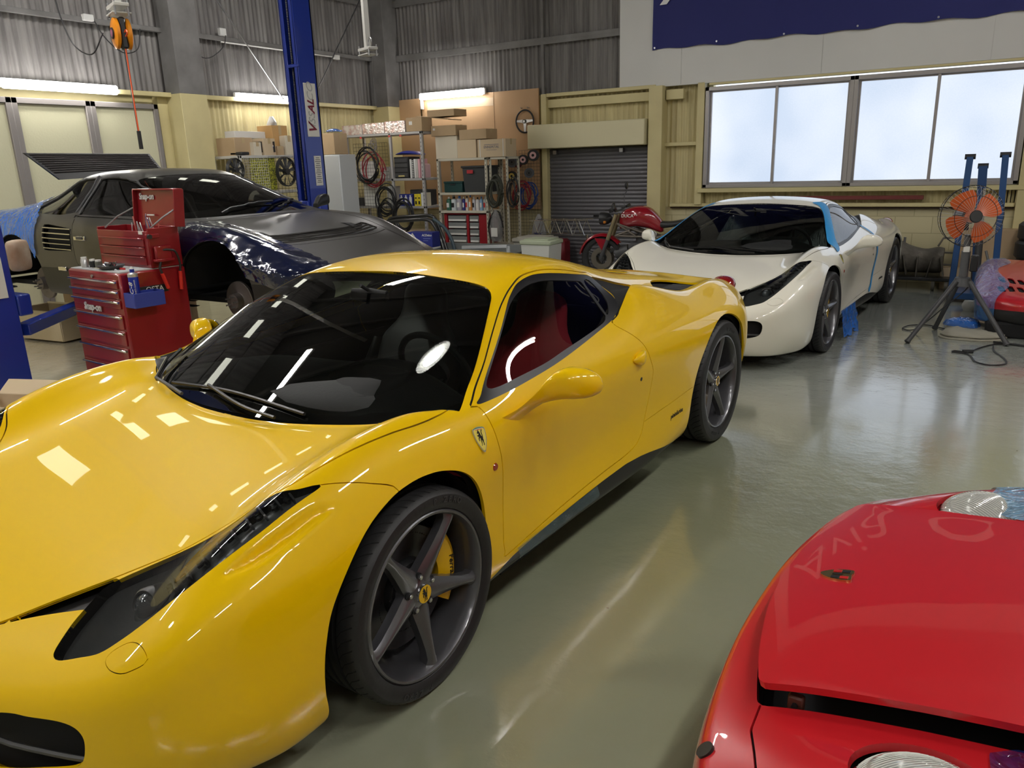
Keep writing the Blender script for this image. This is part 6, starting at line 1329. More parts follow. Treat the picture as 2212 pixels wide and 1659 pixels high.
# ---- cream slotted-angle shelf with bottles and a red drawer cabinet
M_angle=mat('cream_slotted_angle',(.55,.52,.43),.45)
rackB=rack('shelf_unit','cream slotted-angle shelf unit with bottles and cartons beside the plywood wall',-7.36,-6.45,9.90,10.30,[.45,.94,1.21,1.71],M_angle,.035)
rackC=rack('shelf_unit','narrow cream slotted-angle shelf bay beside the bag-hung wire grid',-6.44,-6.12,9.95,10.30,[.45,1.71],M_angle,.03)
for lb,c,d,mm,pp in (('white-faced carton standing on the left end of the cream shelf unit',(-7.18,10.08,1.71),(.40,.30,.33),M_cream,None),('carton with packing straps in the middle of the cream shelf unit top',(-6.81,10.08,1.71),(.34,.30,.26),M_card2,None),('carton printed with dark lettering at the right end of the cream shelf top',(-6.37,10.08,1.71),(.49,.30,.25),M_card2,None),('long carton lying on the white-faced carton of the cream shelf unit',(-7.20,10.05,2.04),(.46,.30,.15),M_card,(-.17,.1,.04,.03)),('carton with glossy tape lying tilted on the strapped carton',(-6.68,10.06,1.97),(.50,.28,.14),M_card,None)):
    q=carton(lb,c,d,-.05 if 'tilted' in lb else 0,mm,paper=pp)
    if 'lettering' in lb:
        lettering('carton_print','ENNEPETAL',mat('print_blue_grey',(.12,.13,.20),.8),q,basis((0,-.1515,.14),(1,0,0),(0,0,1)),.05,.0006)
        b=MB(); b.box((0,-.1512,.175),(.25,.0005,.006),MATS['print_blue_grey']); b.box((0,-.1512,.10),(.18,.0005,.004),MATS['print_blue_grey']); b.build('carton_rule',None,q)
        for sx in (-.2,.2): b=MB(); b.box((sx,-.151,.125),(.012,.001,.25),M_wh); b.box((sx,0,.2505),(.012,.3,.001),M_wh); b.build('strap',None,q)
b=MB(); b.prism([(-.20,0),(.20,0),(.23,.36),(-.23,.36)],-.14,.14,mat('charcoal_bin',(.03,.033,.036),.45),'Y'); b.box((0,0,.37),(.50,.32,.03),MATS['charcoal_bin'],.01); b.box((-.08,-.163,.30),(.11,.004,.05),mat('red_tag',(.4,.02,.03),.5)); solo('storage_bin','charcoal plastic bin with a red tag on the cream shelf unit','bin',b,(-6.68,10.08,1.21))
b=MB(); b.box((0,0,.07),(.34,.22,.14),mat('dark_green_case',(.01,.045,.045),.35),.012); b.box((0,0,.15),(.35,.23,.03),MATS['dark_green_case'],.008); b.box((0,-.118,.12),(.10,.01,.02),M_blk,.003); solo('tool_case','dark green plastic case left of the charcoal bin on the cream shelf','case',b,(-7.10,10.05,1.21))
bt=[((.04,.20),(.03,.12,.08),'green-labelled clear jug at the left end of the bottle row'),((.045,.20),(.55,.60,.62),'white jug with a dark oval label in the bottle row'),((.045,.21),(.35,.33,.38),'grey can right of the white jug in the bottle row'),((.022,.20),(.03,.03,.20),'slim navy can in the bottle row'),((.026,.21),(.62,.60,.58),'slim white can in the bottle row'),((.026,.22),(.55,.25,.08),'orange and silver spray can in the bottle row'),((.026,.20),(.50,.50,.55),'pale grey spray can in the bottle row'),((.030,.19),(.65,.62,.62),'white spray can with red print in the bottle row'),((.026,.20),(.25,.40,.60),'light blue spray can in the bottle row'),((.028,.20),(.45,.47,.45),'grey-green can at the right end of the bottle row')]
xx=-7.27
for i,((r,h),c,lb) in enumerate(bt):
    xx+=r; b=MB(); mm=mat('bottle_paint%d'%i,c,.35); b.lathe([(0,0),(r,0),(r,h*.75),(r*.85,h*.83),(r*.35,h*.88),(r*.35,h),(0,h)],20,mm); b.lathe([(r*.42,h*.88),(r*.42,h*1.02),(0,h*1.02)],14,[M_wh,M_blk,mat('cap_blue',(.05,.2,.6),.4)][i%3]); b.box((0,-r*.99,h*.40),(r*1.1,.004,h*.34),[M_label,M_blk,M_label,M_label,mat('lbl_red',(.5,.04,.04),.5)][i%5],.002)
    solo('bottle' if r>.035 else 'spray_can',lb,'bottle',b,(xx,10.0,.94)); xx+=r+.012
def drawer_cab():
    t=thing('parts_cabinet','red parts cabinet with clear drawers on the lowest shelf of the cream unit','cabinet',(-6.90,10.08,.45)); b=MB(); mm=mat('cabinet_red',(.30,.012,.02),.4)
    for cc,dd in (((-.37,0,.225),(.05,.28,.45)),((.04,0,.225),(.04,.28,.45)),((.33,0,.225),(.16,.28,.45)),((0,.13,.225),(.78,.02,.45)),((0,0,.44),(.78,.28,.02))): b.box(cc,dd,mm,.004)
    b.build('cabinet_body',None,t)
    for j in range(4):
        for i in range(2):
            b=MB(); x0=(-.335,.065)[i]; w=(.35,.18)[i]; b.box((x0+w/2,-.05,.055+.105*j),(w-.01,.16,.09),mat('clear_drawer',(.22,.23,.23),.2),.004); b.box((x0+w/2,-.135,.03+.105*j),(w-.03,.008,.028),M_label,.002); b.build('drawer',None,t)
drawer_cab()
# ---- wall-hung things right of the shelves
for x0,x1 in ((-6.78,-6.48),(-6.44,-6.07)):
    solo('wire_grid','black wire grid on the plywood wall %s'%('behind the narrow shelf bay' if x0<-6.6 else 'carrying the spools and red hose'),'wire panel',grid(None,x0,x1,.15,1.80,10.83,.05,M_blk))
b=MB(); b.box((-8.63,10.955,1.80),(.44,.03,1.80),M_ply,.002); solo('plywood_sheet','narrow plywood sheet on the back wall beside the corner column','plywood',b)
b=MB(); b.box((-7.25,10.955,1.80),(2.24,.03,1.80),M_ply,.002); b.box((-6.94,10.938,1.80),(.004,.003,1.79),mat('ply_joint',(.28,.17,.09),.8)); b.box((-7.6,10.938,2.56),(1.3,.002,.12),mat('pale_ply_patch',(.60,.45,.30),.6)); solo('plywood_sheet','large plywood sheet on the back wall behind the black steering wheel','plywood',b)
def wall_wheel():
    t=thing('steering_wheel','black three-spoke steering wheel hung on the plywood wall','steering wheel',(-6.36,10.90,2.23)); b=MB(); b.tube([(.155*cos(a),0,.165*sin(a)) for a in np.linspace(0,2*pi,40,endpoint=False)],.013,10,M_blk,closed=True); b.build('wheel_rim',None,t)
    b=MB()
    for a in (.05,pi-.05,1.5*pi): b.add([(.03*cos(a+1.2),-.004,.03*sin(a+1.2)),(.03*cos(a-1.2),-.004,.03*sin(a-1.2)),(.15*cos(a-.09),-.002,.155*sin(a-.09)),(.15*cos(a+.09),-.002,.155*sin(a+.09))]+[(.03*cos(a+1.2),.004,.03*sin(a+1.2)),(.03*cos(a-1.2),.004,.03*sin(a-1.2)),(.15*cos(a-.09),.004,.155*sin(a-.09)),(.15*cos(a+.09),.004,.155*sin(a+.09))],[(0,1,2,3),(7,6,5,4),(0,4,5,1),(1,5,6,2),(2,6,7,3),(3,7,4,0)],M_alubottle)
    b.build('wheel_spokes',None,t); b=MB(); b.cyl((0,.01,0),(0,-.03,0),.028,20,M_blk); b.cyl((0,-.03,0),(0,-.032,0),.018,20,M_alubottle); b.build('wheel_hub',None,t)
    b=MB(); 
    for x in(-.06,.06): b.tube([(x,.04,.20),(x,-.01,.19),(x,-.02,.21)],.005,6,M_steel)
    b.build('wall_hook',None,t)
wall_wheel()
def spool(label,c,r,w,m,face):
    t=thing('cable_spool',label,'spool',c,.35); b=MB(); b.lathe([(0,0),(r,0),(r,.006),(r*.8,.008),(r*.8,w-.008),(r,w-.006),(r,w),(0,w)],28,m,'Y',Matrix.Translation((0,-w/2,0))); b.build('spool_body',None,t)
    b=MB(); b.lathe([(r*.25,-w/2-.002),(r*.62,-w/2-.002)],24,face,'Y'); b.cyl((0,-w/2-.003,0),(0,-w/2,0),r*.2,16,M_void); b.build('spool_label',None,t)
pk=mat('spool_label_pink',(.62,.38,.38),.5)
spool('large black spool with a pink label, topmost beside the roller shutter',(-6.12,10.72,1.72),.085,.09,M_blk,pk); spool('black spool with a pink label left of the topmost one',(-6.30,10.72,1.66),.075,.08,M_blk,pk); spool('grey spool left of the pink-labelled spools',(-6.50,10.72,1.63),.08,.08,mat('grey_spool',(.09,.10,.12),.5),M_dgrey)
spool('small grey spool on its own above the blue and red hose coils',(-6.20,10.72,1.46),.075,.05,MATS['grey_spool'],M_dgrey); spool('black spool with a yellow edge low on the wire grid',(-6.50,10.70,1.42),.075,.08,M_blk,mat('spool_label_yellow',(.6,.45,.1),.5)); spool('dark red spool half hidden behind the grey spool',(-6.42,10.76,1.60),.06,.06,mat('dark_red_spool',(.10,.01,.02),.5),M_dgrey)
coil('red hose coil hanging on the wire grid next to the roller shutter',(-6.32,10.70,1.12),.14,5,M_redhose,.009,11,ry=1.3); coil('blue hose coil behind the red hose coil by the roller shutter',(-6.22,10.74,1.12),.13,4,mat('blue_hose',(.02,.06,.25),.4),.009,12,ry=1.35)
coil('dark olive belt loop hanging in the narrow shelf bay',(-6.30,9.90,1.22),.10,3,mat('olive_belt',(.035,.037,.025),.6),.022,13,ry=1.9,name='belt_loop'); coil('black cable loop with an orange tag right of the olive belt',(-6.02,9.92,1.20),.07,4,M_rubber,.010,14,ry=2.6,name='cable_loop')
coil('coiled black cable in a clear bag hanging low in the narrow bay',(-6.30,9.88,.72),.10,5,M_rubber,.009,15,ry=1.8,name='cable_loop')
M_bag=film('clear_plastic_bag',(.60,.60,.62),.45,12,1.,.2)
for lb,c,w,h,mm in (('clear plastic bag round the cable coil in the narrow bay',(-6.28,9.84,.50),.11,.46,M_bag),('white plastic bag with a blue print hanging beside the clear bags',(-5.98,10.60,.35),.13,.50,film('milky_bag',(.66,.66,.68),.8,12,.8,.3)),('clear bag with a dark printed card, right of the white bag',(-6.08,10.78,.40),.10,.42,M_bag)):
    t=thing('hanging_bag',lb,'bag',c); b=MB(); sweep(b,smoothstep_secs([((0,0,0),(w*.7,0,0),(0,.03,0)),((0,0,h*.3),(w,0,0),(0,.05,0)),((0,0,h*.7),(w*.75,0,0),(0,.03,0)),((0,0,h),(w*.15,0,0),(0,.01,0))],4),16,mm,2.2); b.build('bag_body',None,t,60)
    b=MB(); b.box((0,-.055,h*.30),(w*1.0,.003,h*.28),mat('bag_print_navy',(.10,.10,.25),.5) if 'white' in lb else M_label,.001); b.build('bag_card',None,t)
carton('small white carton on the switch ledge above the rack cartons',(-8.33,10.90,2.52),(.05,.04,.14),0,M_wh,tape=False,name='switch_box')
# ---- roll bar, battery carton, grey cart, bins, drying rack
b=MB()
for dy,dz,r in ((0,0,.028),(.07,.05,.026)):
    b.tube(spl([(-.62,dy,-.42),(-.56,dy,-.20),(-.46,dy,-.02+dz),(-.30,dy,.03+dz),(.0,dy,.05+dz),(.28,dy,.065+dz),(.42,dy,.02+dz),(.52,dy,-.14),(.62,dy,-.42)],6),r,12,mat('roll_bar_black',(.02,.02,.021),.3,coat=.3))
b.tube(spl([(.40,.05,.07),(.55,.10,-.05),(.66,.12,-.22),(.72,.12,-.42)],6),.026,12,mat('roll_bar_grey_blue',(.06,.09,.11),.35))
solo('roll_bar','black bent-tube roll bars lying on the cart behind the black bonnet','roll bar',b,(-7.38,9.18,.80))
def cart():
    t=thing('utility_cart','grey steel bench cart with a pale angle frame at its right end','cart',(-6.55,9.12,0)); b=MB(); g=mat('bench_grey',(.20,.21,.21),.45)
    b.box((0,0,.40),(1.90,.62,.03),g,.005); b.box((0,-.30,.43),(1.90,.02,.07),g,.004); b.box((0,.30,.46),(1.90,.02,.10),g,.004); b.build('bench_top',None,t)
    for sx in(-.92,.92):
        for sy in(-.28,.28): b=MB(); b.box((sx,sy,.20),(.04,.04,.40),g,.003); b.build('leg',None,t)
    b=MB(); b.box((.62,-.15,.52),(.62,.05,.04),mat('pale_angle',(.55,.57,.60),.4),.003,rot=(0,0,.5)); b.box((.90,.02,.26),(.04,.04,.52),MATS['pale_angle'],.003); b.build('angle_frame',None,t)
cart()
t=thing('battery_carton','blue car battery carton with a silver diamond, standing on the grey cart','carton',(-6.98,8.98,.47),.12); b=MB(); b.box((0,0,.12),(.42,.22,.23),M_navy,.003); b.box((0,0,.012),(.425,.225,.024),M_label,.002); b.build('carton_body',None,t)
b=MB(); b.prism([(-.115,-.10),(-.04,.0),(-.115,.10),(-.19,.0)],.0,.001,M_lgrey,'Z',basis((0,-.1105,.13),(1,0,0),(0,0,1))); b.prism([(-.085,-.035),(-.115,-.08),(-.145,-.035)],.001,.002,M_blk,'Z',basis((0,-.1105,.13),(1,0,0),(0,0,1))); b.box((-.115,-.1125,.13),(.10,.001,.006),M_blk); b.build('diamond_mark',None,t)
lettering('carton_lettering','ACDelco',M_label,t,basis((.12,-.1115,.195),(1,0,0),(0,0,1)),.042,.0006,shear=.2,bold=.001); b=MB(); b.box((.12,-.1112,.15),(.12,.001,.008),mat('pale_blue_print',(.2,.25,.5),.5)); b.box((.10,-.1112,.12),(.08,.001,.006),MATS['pale_blue_print']); b.build('carton_print',None,t)
def bin_(label,c,d,lid,body):
    t=thing('waste_bin',label,'bin',c); x,y,z=d; b=MB(); b.prism([(-x*.42,0),(x*.42,0),(x*.5,z*.9),(-x*.5,z*.9)],-y/2,y/2,body,'Y'); b.build('bin_body',None,t); b=MB(); b.box((0,0,z*.94),(x*1.1,y*1.1,z*.10),lid,.015); b.box((0,0,z*1.0),(x*.85,y*.85,z*.04),lid,.015); b.build('bin_lid',None,t)
bin_('pale bin with a light green lid in front of the roller shutter',(-5.27,9.40,0),(.44,.36,.60),mat('pale_green_lid',(.42,.47,.34),.5),mat('bin_white',(.55,.56,.53),.5)); bin_('grey-beige bin behind the green-lidded one',(-5.62,9.85,0),(.50,.40,.58),mat('beige_lid',(.38,.36,.31),.5),mat('bin_beige',(.34,.33,.29),.5))
b=MB()
for i in range(5):
    x=-.38+.19*i
    for dy in (0,.26): b.tube([(x-.09,dy,-.10),(x,dy,.12),(x+.09,dy,-.10)],.006,6,M_chrome)
b.tube([(-.45,.0,.10),(.50,.0,.12)],.005,6,M_chrome); b.tube([(-.45,.26,.10),(.50,.26,.12)],.005,6,M_chrome)
b.tube([(-.45,.13,-.10),(-.45,.13,-.66)],.012,8,M_chrome); b.tube([(.45,.13,-.10),(.45,.13,-.66)],.012,8,M_chrome); b.tube([(-.47,.0,-.10),(.5,.0,-.10)],.005,6,M_chrome); b.tube([(-.47,.26,-.10),(.5,.26,-.10)],.005,6,M_chrome); b.tube([(-.45,-.1,-.66),(-.45,.36,-.66)],.012,8,M_chrome); b.tube([(.45,-.1,-.66),(.45,.36,-.66)],.012,8,M_chrome)
solo('drying_rack','chrome zigzag cloth drying rack beside the bins','rack',b,(-5.50,10.25,.672))
b=MB(); b.box((0,0,.25),(.34,.25,.44),mat('dark_red_can',(.20,.012,.02),.4),.04); solo('red_container','dark red container standing behind the drying rack','container',b,(-5.72,10.72,0))
b=MB(); b.cyl((0,0,0),(.0,.10,.75),.012,8,mat('green_stick',(.05,.35,.08),.5)); b.box((0,0,.02),(.18,.05,.04),MATS['green_stick'],.01); solo('broom','bright green stick leaning by the roller shutter frame','broom',b,(-5.98,10.62,0))
# ---- ceiling-hung reel and brackets
def bracket(t,z0,zt):
    b=MB(); b.box((0,0,z0+.16),(.26,.12,.03),M_lgrey,.004); b.box((0,0,z0+.10),(.22,.15,.012),M_lgrey,.003); 
    for sx in(-.11,.11): b.cyl((sx,-.05,z0+.08),(sx,-.05,z0+.20),.008,8,M_steel); b.cyl((sx,.05,z0+.08),(sx,.05,z0+.20),.008,8,M_steel)
    b.box((.0,0,(z0+.18+zt)/2),(.06,.06,zt-z0-.18),M_lgrey,.004); b.build('hanger_bracket',None,t)
t=thing('cable_reel','orange cable reel hanging over the raised black coupe','cable reel',(-6.44,4.35,2.76),-.35); bracket(t,.05,ZC-2.76); org=mat('reel_orange',(.75,.26,.01),.35)
b=MB(); 
for y in (-.045,.045): sweep(b,[((0,y-.022,0),(.085,0,0),(0,0,.10)),((0,y-.012,0),(.108,0,0),(0,0,.122)),((0,y+.012,0),(.108,0,0),(0,0,.122)),((0,y+.022,0),(.085,0,0),(0,0,.10))],28,org,2)
b.build('reel_shell',None,t); b=MB(); b.box((.0,0,0),(.15,.055,.245),M_blk,.02); b.cyl((0,-.07,0),(0,-.078,0),.045,20,M_blk); b.cyl((0,-.078,0),(0,-.080,0),.03,20,mat('reel_badge',(.35,.12,.2),.4)); b.build('reel_core',None,t)
b=MB(); b.tube([(.05,0,-.11),(.052,0,-.40),(.055,0,-.78)],.006,6,mat('orange_cord',(.80,.10,.02),.4)); b.build('reel_cord',None,t); b=MB(); b.cyl((.055,0,-.78),(.055,0,-.93),.017,10,M_blk); b.build('cord_socket',None,t)
b=MB(); b.tube(spl([(.10,0,.0),(.15,.0,.01),(.17,0,-.02),(.12,0,-.035)],6),.006,6,MATS['orange_cord']); b.build('cord_loop',None,t)
b=MB(); b.tube([(-6.52,4.40,2.68),(-6.50,4.40,1.9)],.003,5,M_blk); b.tube(spl([(-6.62,4.30,2.78),(-6.75,4.25,2.62),(-6.95,4.22,2.72),(-7.05,4.2,3.0),(-7.1,4.2,3.4)],6),.006,6,M_blk); solo('black_cable','thin black cable drooping beside the orange cable reel','cable',b)
t=thing('ceiling_bracket','empty grey hanger bracket on a pole in front of the corner column','bracket',(-6.35,7.35,2.88),-.35); bracket(t,-.12,ZC-2.88); b=MB(); b.tube(spl([(.08,0,.05),(.10,0,.12),(.06,0,.16),(.02,0,.10)],5),.006,6,M_steel); b.build('bracket_hook',None,t)
t=thing('conduit','grey conduit run with a small box on the left wall','conduit',(-9.12,9.8,3.30)); b=MB(); b.box((0,0,0),(.06,.10,.07),M_wh,.006); b.build('junction_box',None,t); b=MB(); b.tube([(0,.0,0),(0,-2.2,0)],.010,6,M_wh); b.tube([(0,.85,-.7),(0,.85,2.0)],.02,8,M_gcol); b.build('conduit_pipe',None,t)
b=MB(); b.box((0,0,0),(.06,.12,.07),M_wh,.006); b.tube(spl([(.02,.05,0),(.04,.15,-.20),(.04,.35,-.34),(.04,.55,-.28),(.04,.62,-.05)],6),.006,6,M_blk); solo('wall_socket','white socket with a drooping black lead on the left wall rail','socket',b,(-9.10,5.75,3.36))
b=MB(); b.box((0,0,0),(.06,.10,.09),M_wh,.006); b.tube(spl([(.02,.05,0),(.04,-.05,-.20),(.04,-.35,-.36),(.04,-.6,-.18),(.04,-.72,.4)],6),.006,6,M_blk); solo('wall_socket','white socket with a long looping lead right of the left column','socket',b,(-9.10,7.62,3.42))
# ---- red and black naked motorcycle in front of the shutter
def motorcycle():
    t=thing('motorcycle','red naked motorcycle with a round headlamp in front of the roller shutter','motorcycle',(-4.60,9.95,0),pi+.12)
    MR=mat('motorcycle_red',(.28,.006,.015),.2,coat=1); gold=mat('fork_gold',(.30,.25,.15),.35,metal=.7)
    def wheel_(x,r,w,name):
        b=MB(); b.lathe([(r-.06,-w/2),(r-.02,-w/2-.005),(r,-w/4),(r,w/4),(r-.02,w/2+.005),(r-.06,w/2)],48,M_tyre,'Y',Matrix.Translation((x,0,r))); o=b.build(name,None,t)
        b=MB(); b.lathe([(r-.06,-w/2),(r-.08,-w/4),(r-.08,w/4),(r-.06,w/2)],40,M_dgrey,'Y',Matrix.Translation((x,0,r)))
        for i in range(3): a=2*pi*i/3+.4; b.tube([(x,0,r),(x+(r-.08)*cos(a),0,r+(r-.08)*sin(a))],.022,8,M_dgrey)
        b.cyl((x,-.06,r),(x,.06,r),.04,16,M_dgrey); b.build('wheel_rim',None,o)
        b=MB()
        for s_ in(-1,1): b.lathe([(.08,.055*s_),(.15,.055*s_),(.15,.060*s_),(.08,.060*s_)],36,mat('moto_disc',(.18,.16,.13),.4,metal=.7),'Y',Matrix.Translation((x,0,r)))
        b.build('brake_disc',None,o)
    wheel_(0,.30,.12,'front_wheel'); wheel_(-1.42,.31,.16,'rear_wheel')
    for s_ in(-1,1):
        b=MB(); b.tube([(-.0,s_*.09,.30),(-.10,s_*.09,.56)],.026,12,M_dgrey); b.tube([(-.10,s_*.09,.56),(-.22,s_*.09,.90)],.030,12,gold); b.build('fork_leg',None,t)
    b=MB(); n=14
    A=[rad(10+130*i/n) for i in range(n+1)]; vs=[]
    for a in A:
        for (w_,dr) in ((-.075,-.03),(-.05,.0),(0,.012),(.05,.0),(.075,-.03)): vs.append(((.335+dr)*cos(a),w_,.30+(.335+dr)*sin(a)))
    b.add(vs,[(i*5+j,i*5+j+1,(i+1)*5+j+1,(i+1)*5+j) for i in range(n) for j in range(4)],MR); 
    for s_ in (-1,1): b.add([(.10,s_*.07,.58),(-.10,s_*.075,.56),(-.06,s_*.078,.40),(-.02,s_*.078,.40)],[(0,1,2,3)],MR)
    b.build('front_mudguard',None,t)
    b=MB(); sweep(b,smoothstep_secs([((-.26,0,.80),(0,.07,0),(0,0,.10)),((-.34,0,.84),(0,.13,0),(0,0,.13)),((-.50,0,.87),(0,.16,0),(0,0,.14)),((-.66,0,.85),(0,.14,0),(0,0,.14)),((-.80,0,.76),(0,.09,0),(0,0,.10)),((-.86,0,.72),(0,.05,0),(0,0,.05))]),22,MR,2.6); tk=b.build('fuel_tank',None,t,60)
    lettering('tank_lettering','DUCATI',M_label,tk,basis((-.42,.157,.885),(-1,.0,0),(0,0,1)),.06,.001,bold=.001)
    b=MB(); sweep(b,smoothstep_secs([((-.80,0,.76),(0,.07,0),(0,0,.05)),((-.98,0,.77),(0,.12,0),(0,0,.04)),((-1.25,0,.82),(0,.11,0),(0,0,.04)),((-1.42,0,.88),(0,.07,0),(0,0,.02))]),18,M_blk,2.6); b.build('saddle',None,t,60)
    b=MB(); sweep(b,smoothstep_secs([((-1.20,0,.76),(0,.10,0),(0,0,.05)),((-1.45,0,.82),(0,.09,0),(0,0,.05)),((-1.65,0,.88),(0,.05,0),(0,0,.02))]),16,MR,2.4); b.build('tail_fairing',None,t,60)
    b=MB(); sweep(b,[((-.02+.115*0-.0,0,.0),(0,.01,0),(0,0,.01)),((.05,0,0),(0,.085,0),(0,0,.085)),((-.01,0,0),(0,.088,0),(0,0,.088)),((-.07,0,0),(0,.07,0),(0,0,.07)),((-.11,0,0),(0,.03,0),(0,0,.03))][1:],24,M_blk,2,Matrix.Translation((-.02,0,.84))); b.lathe([(0,.012),(.05,.010),(.085,0)],28,mat('moto_lamp_glass',(.5,.5,.5),.1,metal=.8),'X',Matrix.Translation((.03,0,.84))); b.build('headlamp',None,t)
    b=MB(); b.tube(spl([(-.26,-.36,1.00),(-.24,-.20,.97),(-.20,-.08,.94),(-.20,.08,.94),(-.24,.20,.97),(-.26,.36,1.00)],5),.012,8,M_blk); 
    for s_ in(-1,1): b.tube([(-.26,s_*.26,.985),(-.27,s_*.38,1.005)],.019,10,M_rubber)
    b.tube([(-.22,-.25,.97),(-.15,-.36,.97)],.006,6,M_blk); b.tube([(-.22,.25,.97),(-.15,.36,.97)],.006,6,M_blk); b.build('handlebar',None,t)
    b=MB()
    for y in (-.04,.05): b.lathe([(0,.0),(.038,.0),(.040,-.05),(0,-.05)],20,M_blk,'Z',Matrix.Translation((-.13,y,.98))@Matrix.Rotation(.5,4,'Y'))
    b.build('instruments',None,t)
    for s_ in(-1,1):
        b=MB(); zz=1.27 if s_<0 else 1.02; b.tube(spl([(-.24,s_*.22,.98),(-.23,s_*.26,(zz+.98)/2),(-.26,s_*.30,zz-.06)],5),.006,6,M_blk); sweep(b,[((-.26,s_*.30,zz),(0,.035,0),(0,0,.045)),((-.245,s_*.30,zz),(0,.042,0),(0,0,.055)),((-.225,s_*.30,zz),(0,.02,0),(0,0,.03))],18,M_blk,2); b.build('mirror',None,t)
    b=MB(); fm=mat('frame_bronze',(.13,.11,.09),.4,metal=.5)
    for s_ in(-1,1):
        y=s_*.12
        for p,q in (((-.24,.78),(-.80,.60)),((-.22,.62),(-.80,.60)),((-.24,.78),(-.50,.62)),((-.22,.62),(-.42,.69)),((-.80,.60),(-.80,.34)),((-.80,.60),(-1.3,.76))): b.tube([(p[0],y,p[1]),(q[0],y,q[1])],.014,8,fm)
    b.build('trellis_frame',None,t)
    b=MB(); b.box((-.62,0,.40),(.46,.26,.26),M_dgrey,.04); b.cyl((-.38,0,.42),(-.20,0,.36),.08,14,M_dgrey); b.cyl((-.56,0,.52),(-.60,0,.68),.09,14,M_dgrey); b.cyl((-.60,-.17,.36),(-.60,.17,.36),.10,20,M_dgrey); b.build('engine',None,t)
    b=MB(); b.tube([(-.75,.10,.36),(-1.42,.10,.31)],.03,8,M_dgrey); b.tube([(-.75,-.10,.36),(-1.42,-.10,.31)],.03,8,M_dgrey); b.tube(spl([(-.30,.15,.30),(-.6,.17,.20),(-1.0,.18,.28),(-1.45,.2,.45)],5),.035,10,M_steel); b.build('swingarm_and_exhaust',None,t)
    b=MB(); b.tube([(-.65,.14,.25),(-.70,.30,.01)],.012,8,M_blk); b.build('side_stand',None,t)
    b=MB(); b.box((-.07,.13,.80),(.03,.05,.035),mat('indicator_orange',(.6,.2,.02),.2),.008); b.box((-.07,-.13,.80),(.03,.05,.035),MATS['indicator_orange'],.008); b.build('indicator',None,t)
motorcycle()
# ---- tripod floor fan
def floor_fan():
    t=thing('floor_fan','industrial tripod fan with orange blades on the right','fan',(-.16,7.80,0)); 
    for dx,dy in ((-.35,-.43),(.39,-.23),(-.18,.27)):
        b=MB(); b.tube([(dx*.14,dy*.14,.50),(dx*.95,dy*.95,.04),(dx,dy,.012)],[.022,.020,.026],10,M_dgrey); b.build('leg',None,t)
    b=MB(); b.lathe([(.035,.54),(.06,.53),(.085,.46),(.06,.47)],24,M_dgrey); b.cyl((0,0,.50),(0,0,.76),.036,18,mat('fan_pole_grey',(.10,.10,.105),.35)); b.cyl((0,0,.74),(0,0,.90),.028,16,MATS['fan_pole_grey']); b.build('fan_pole',None,t)
    b=MB(); b.box((.07,-.02,.66),(.06,.06,.14),M_blk,.008); b.box((.0,-.035,.78),(.05,.02,.05),M_label,.003); b.build('switch_box',None,t)
    c=Vector((.0,0,1.055)); q=Matrix.Translation(c)@Matrix.Rotation(.42,4,'Z')@Matrix.Rotation(-.05,4,'X')
    b=MB(); R=.255
    for k in range(44):
        a=2*pi*k/44; b.tube([(.05*cos(a),-.10,.05*sin(a)),(.17*cos(a),-.095,.17*sin(a)),(R*.97*cos(a),-.05,R*.97*sin(a)),(R*cos(a),-.02,R*sin(a))],.0011,4,M_lgrey,T=q)
        b.tube([(.07*cos(a),.09,.07*sin(a)),(R*.95*cos(a),.06,R*.95*sin(a)),(R*cos(a),-.02,R*sin(a))],.0011,4,M_lgrey,T=q)
    for r_,y in ((R,-.02),(.17,-.095),(.05,-.10),(R*.95,.06)): b.tube([(r_*cos(a),y,r_*sin(a)) for a in np.linspace(0,2*pi,48,endpoint=False)],.004 if r_==R else .0025,5,M_blk,closed=True,T=q)
    b.build('fan_guard',None,t)
    b=MB(); 
    for k in range(4):
        a0=2*pi*k/4+.55; rows=[]
        for i in range(7):
            u=i/6; r_=.045+.178*u; w=.75+.75*math.sin(u*2.4); w=w*(1-.30*u)
            rows.append([(r_*cos(a0+v*w),-.035+.06*v*(1-.3*u),r_*sin(a0+v*w)) for v in (-.5,-.25,0,.25,.5)])
        vs=[p for r in rows for p in r]; n=len(vs); vs+= [(x,y+.003,z) for x,y,z in vs]
        fs=[(i*5+j,i*5+j+1,(i+1)*5+j+1,(i+1)*5+j) for i in range(6) for j in range(4)]; b.add(vs,fs+[tuple(n+a for a in f[::-1]) for f in fs],mat('fan_blade_orange',(.62,.11,.02),.4),T=q)
    b.lathe([(0,-.05),(.05,-.045),(.052,.0),(.0,.0)],24,MATS['fan_blade_orange'],'Y',q); b.build('fan_blades',None,t,60)
    b=MB(); b.lathe([(0,-.108),(.045,-.108),(.05,-.095),(0,-.095)],24,M_dgrey,'Y',q); b.build('guard_badge',None,t)
    b=MB(); b.cyl((0,.02,0),(0,.20,0),.065,20,mat('fan_motor',(.06,.06,.065),.4),T=q); b.box((0,.10,-.07),(.05,.06,.10),MATS['fan_motor'],.006,T=q); b.build('fan_motor',None,t)
    b=MB(); b.tube(spl([(.06,.0,.60),(.05,.02,.45),(-.12,.04,.25),(-.32,.10,.03),(-.44,.16,.008),(-.40,.34,.008),(-.25,.42,.008),(-.1,.30,.008)],6),.005,6,M_blk); b.build('power_cord',None,t)
floor_fan()
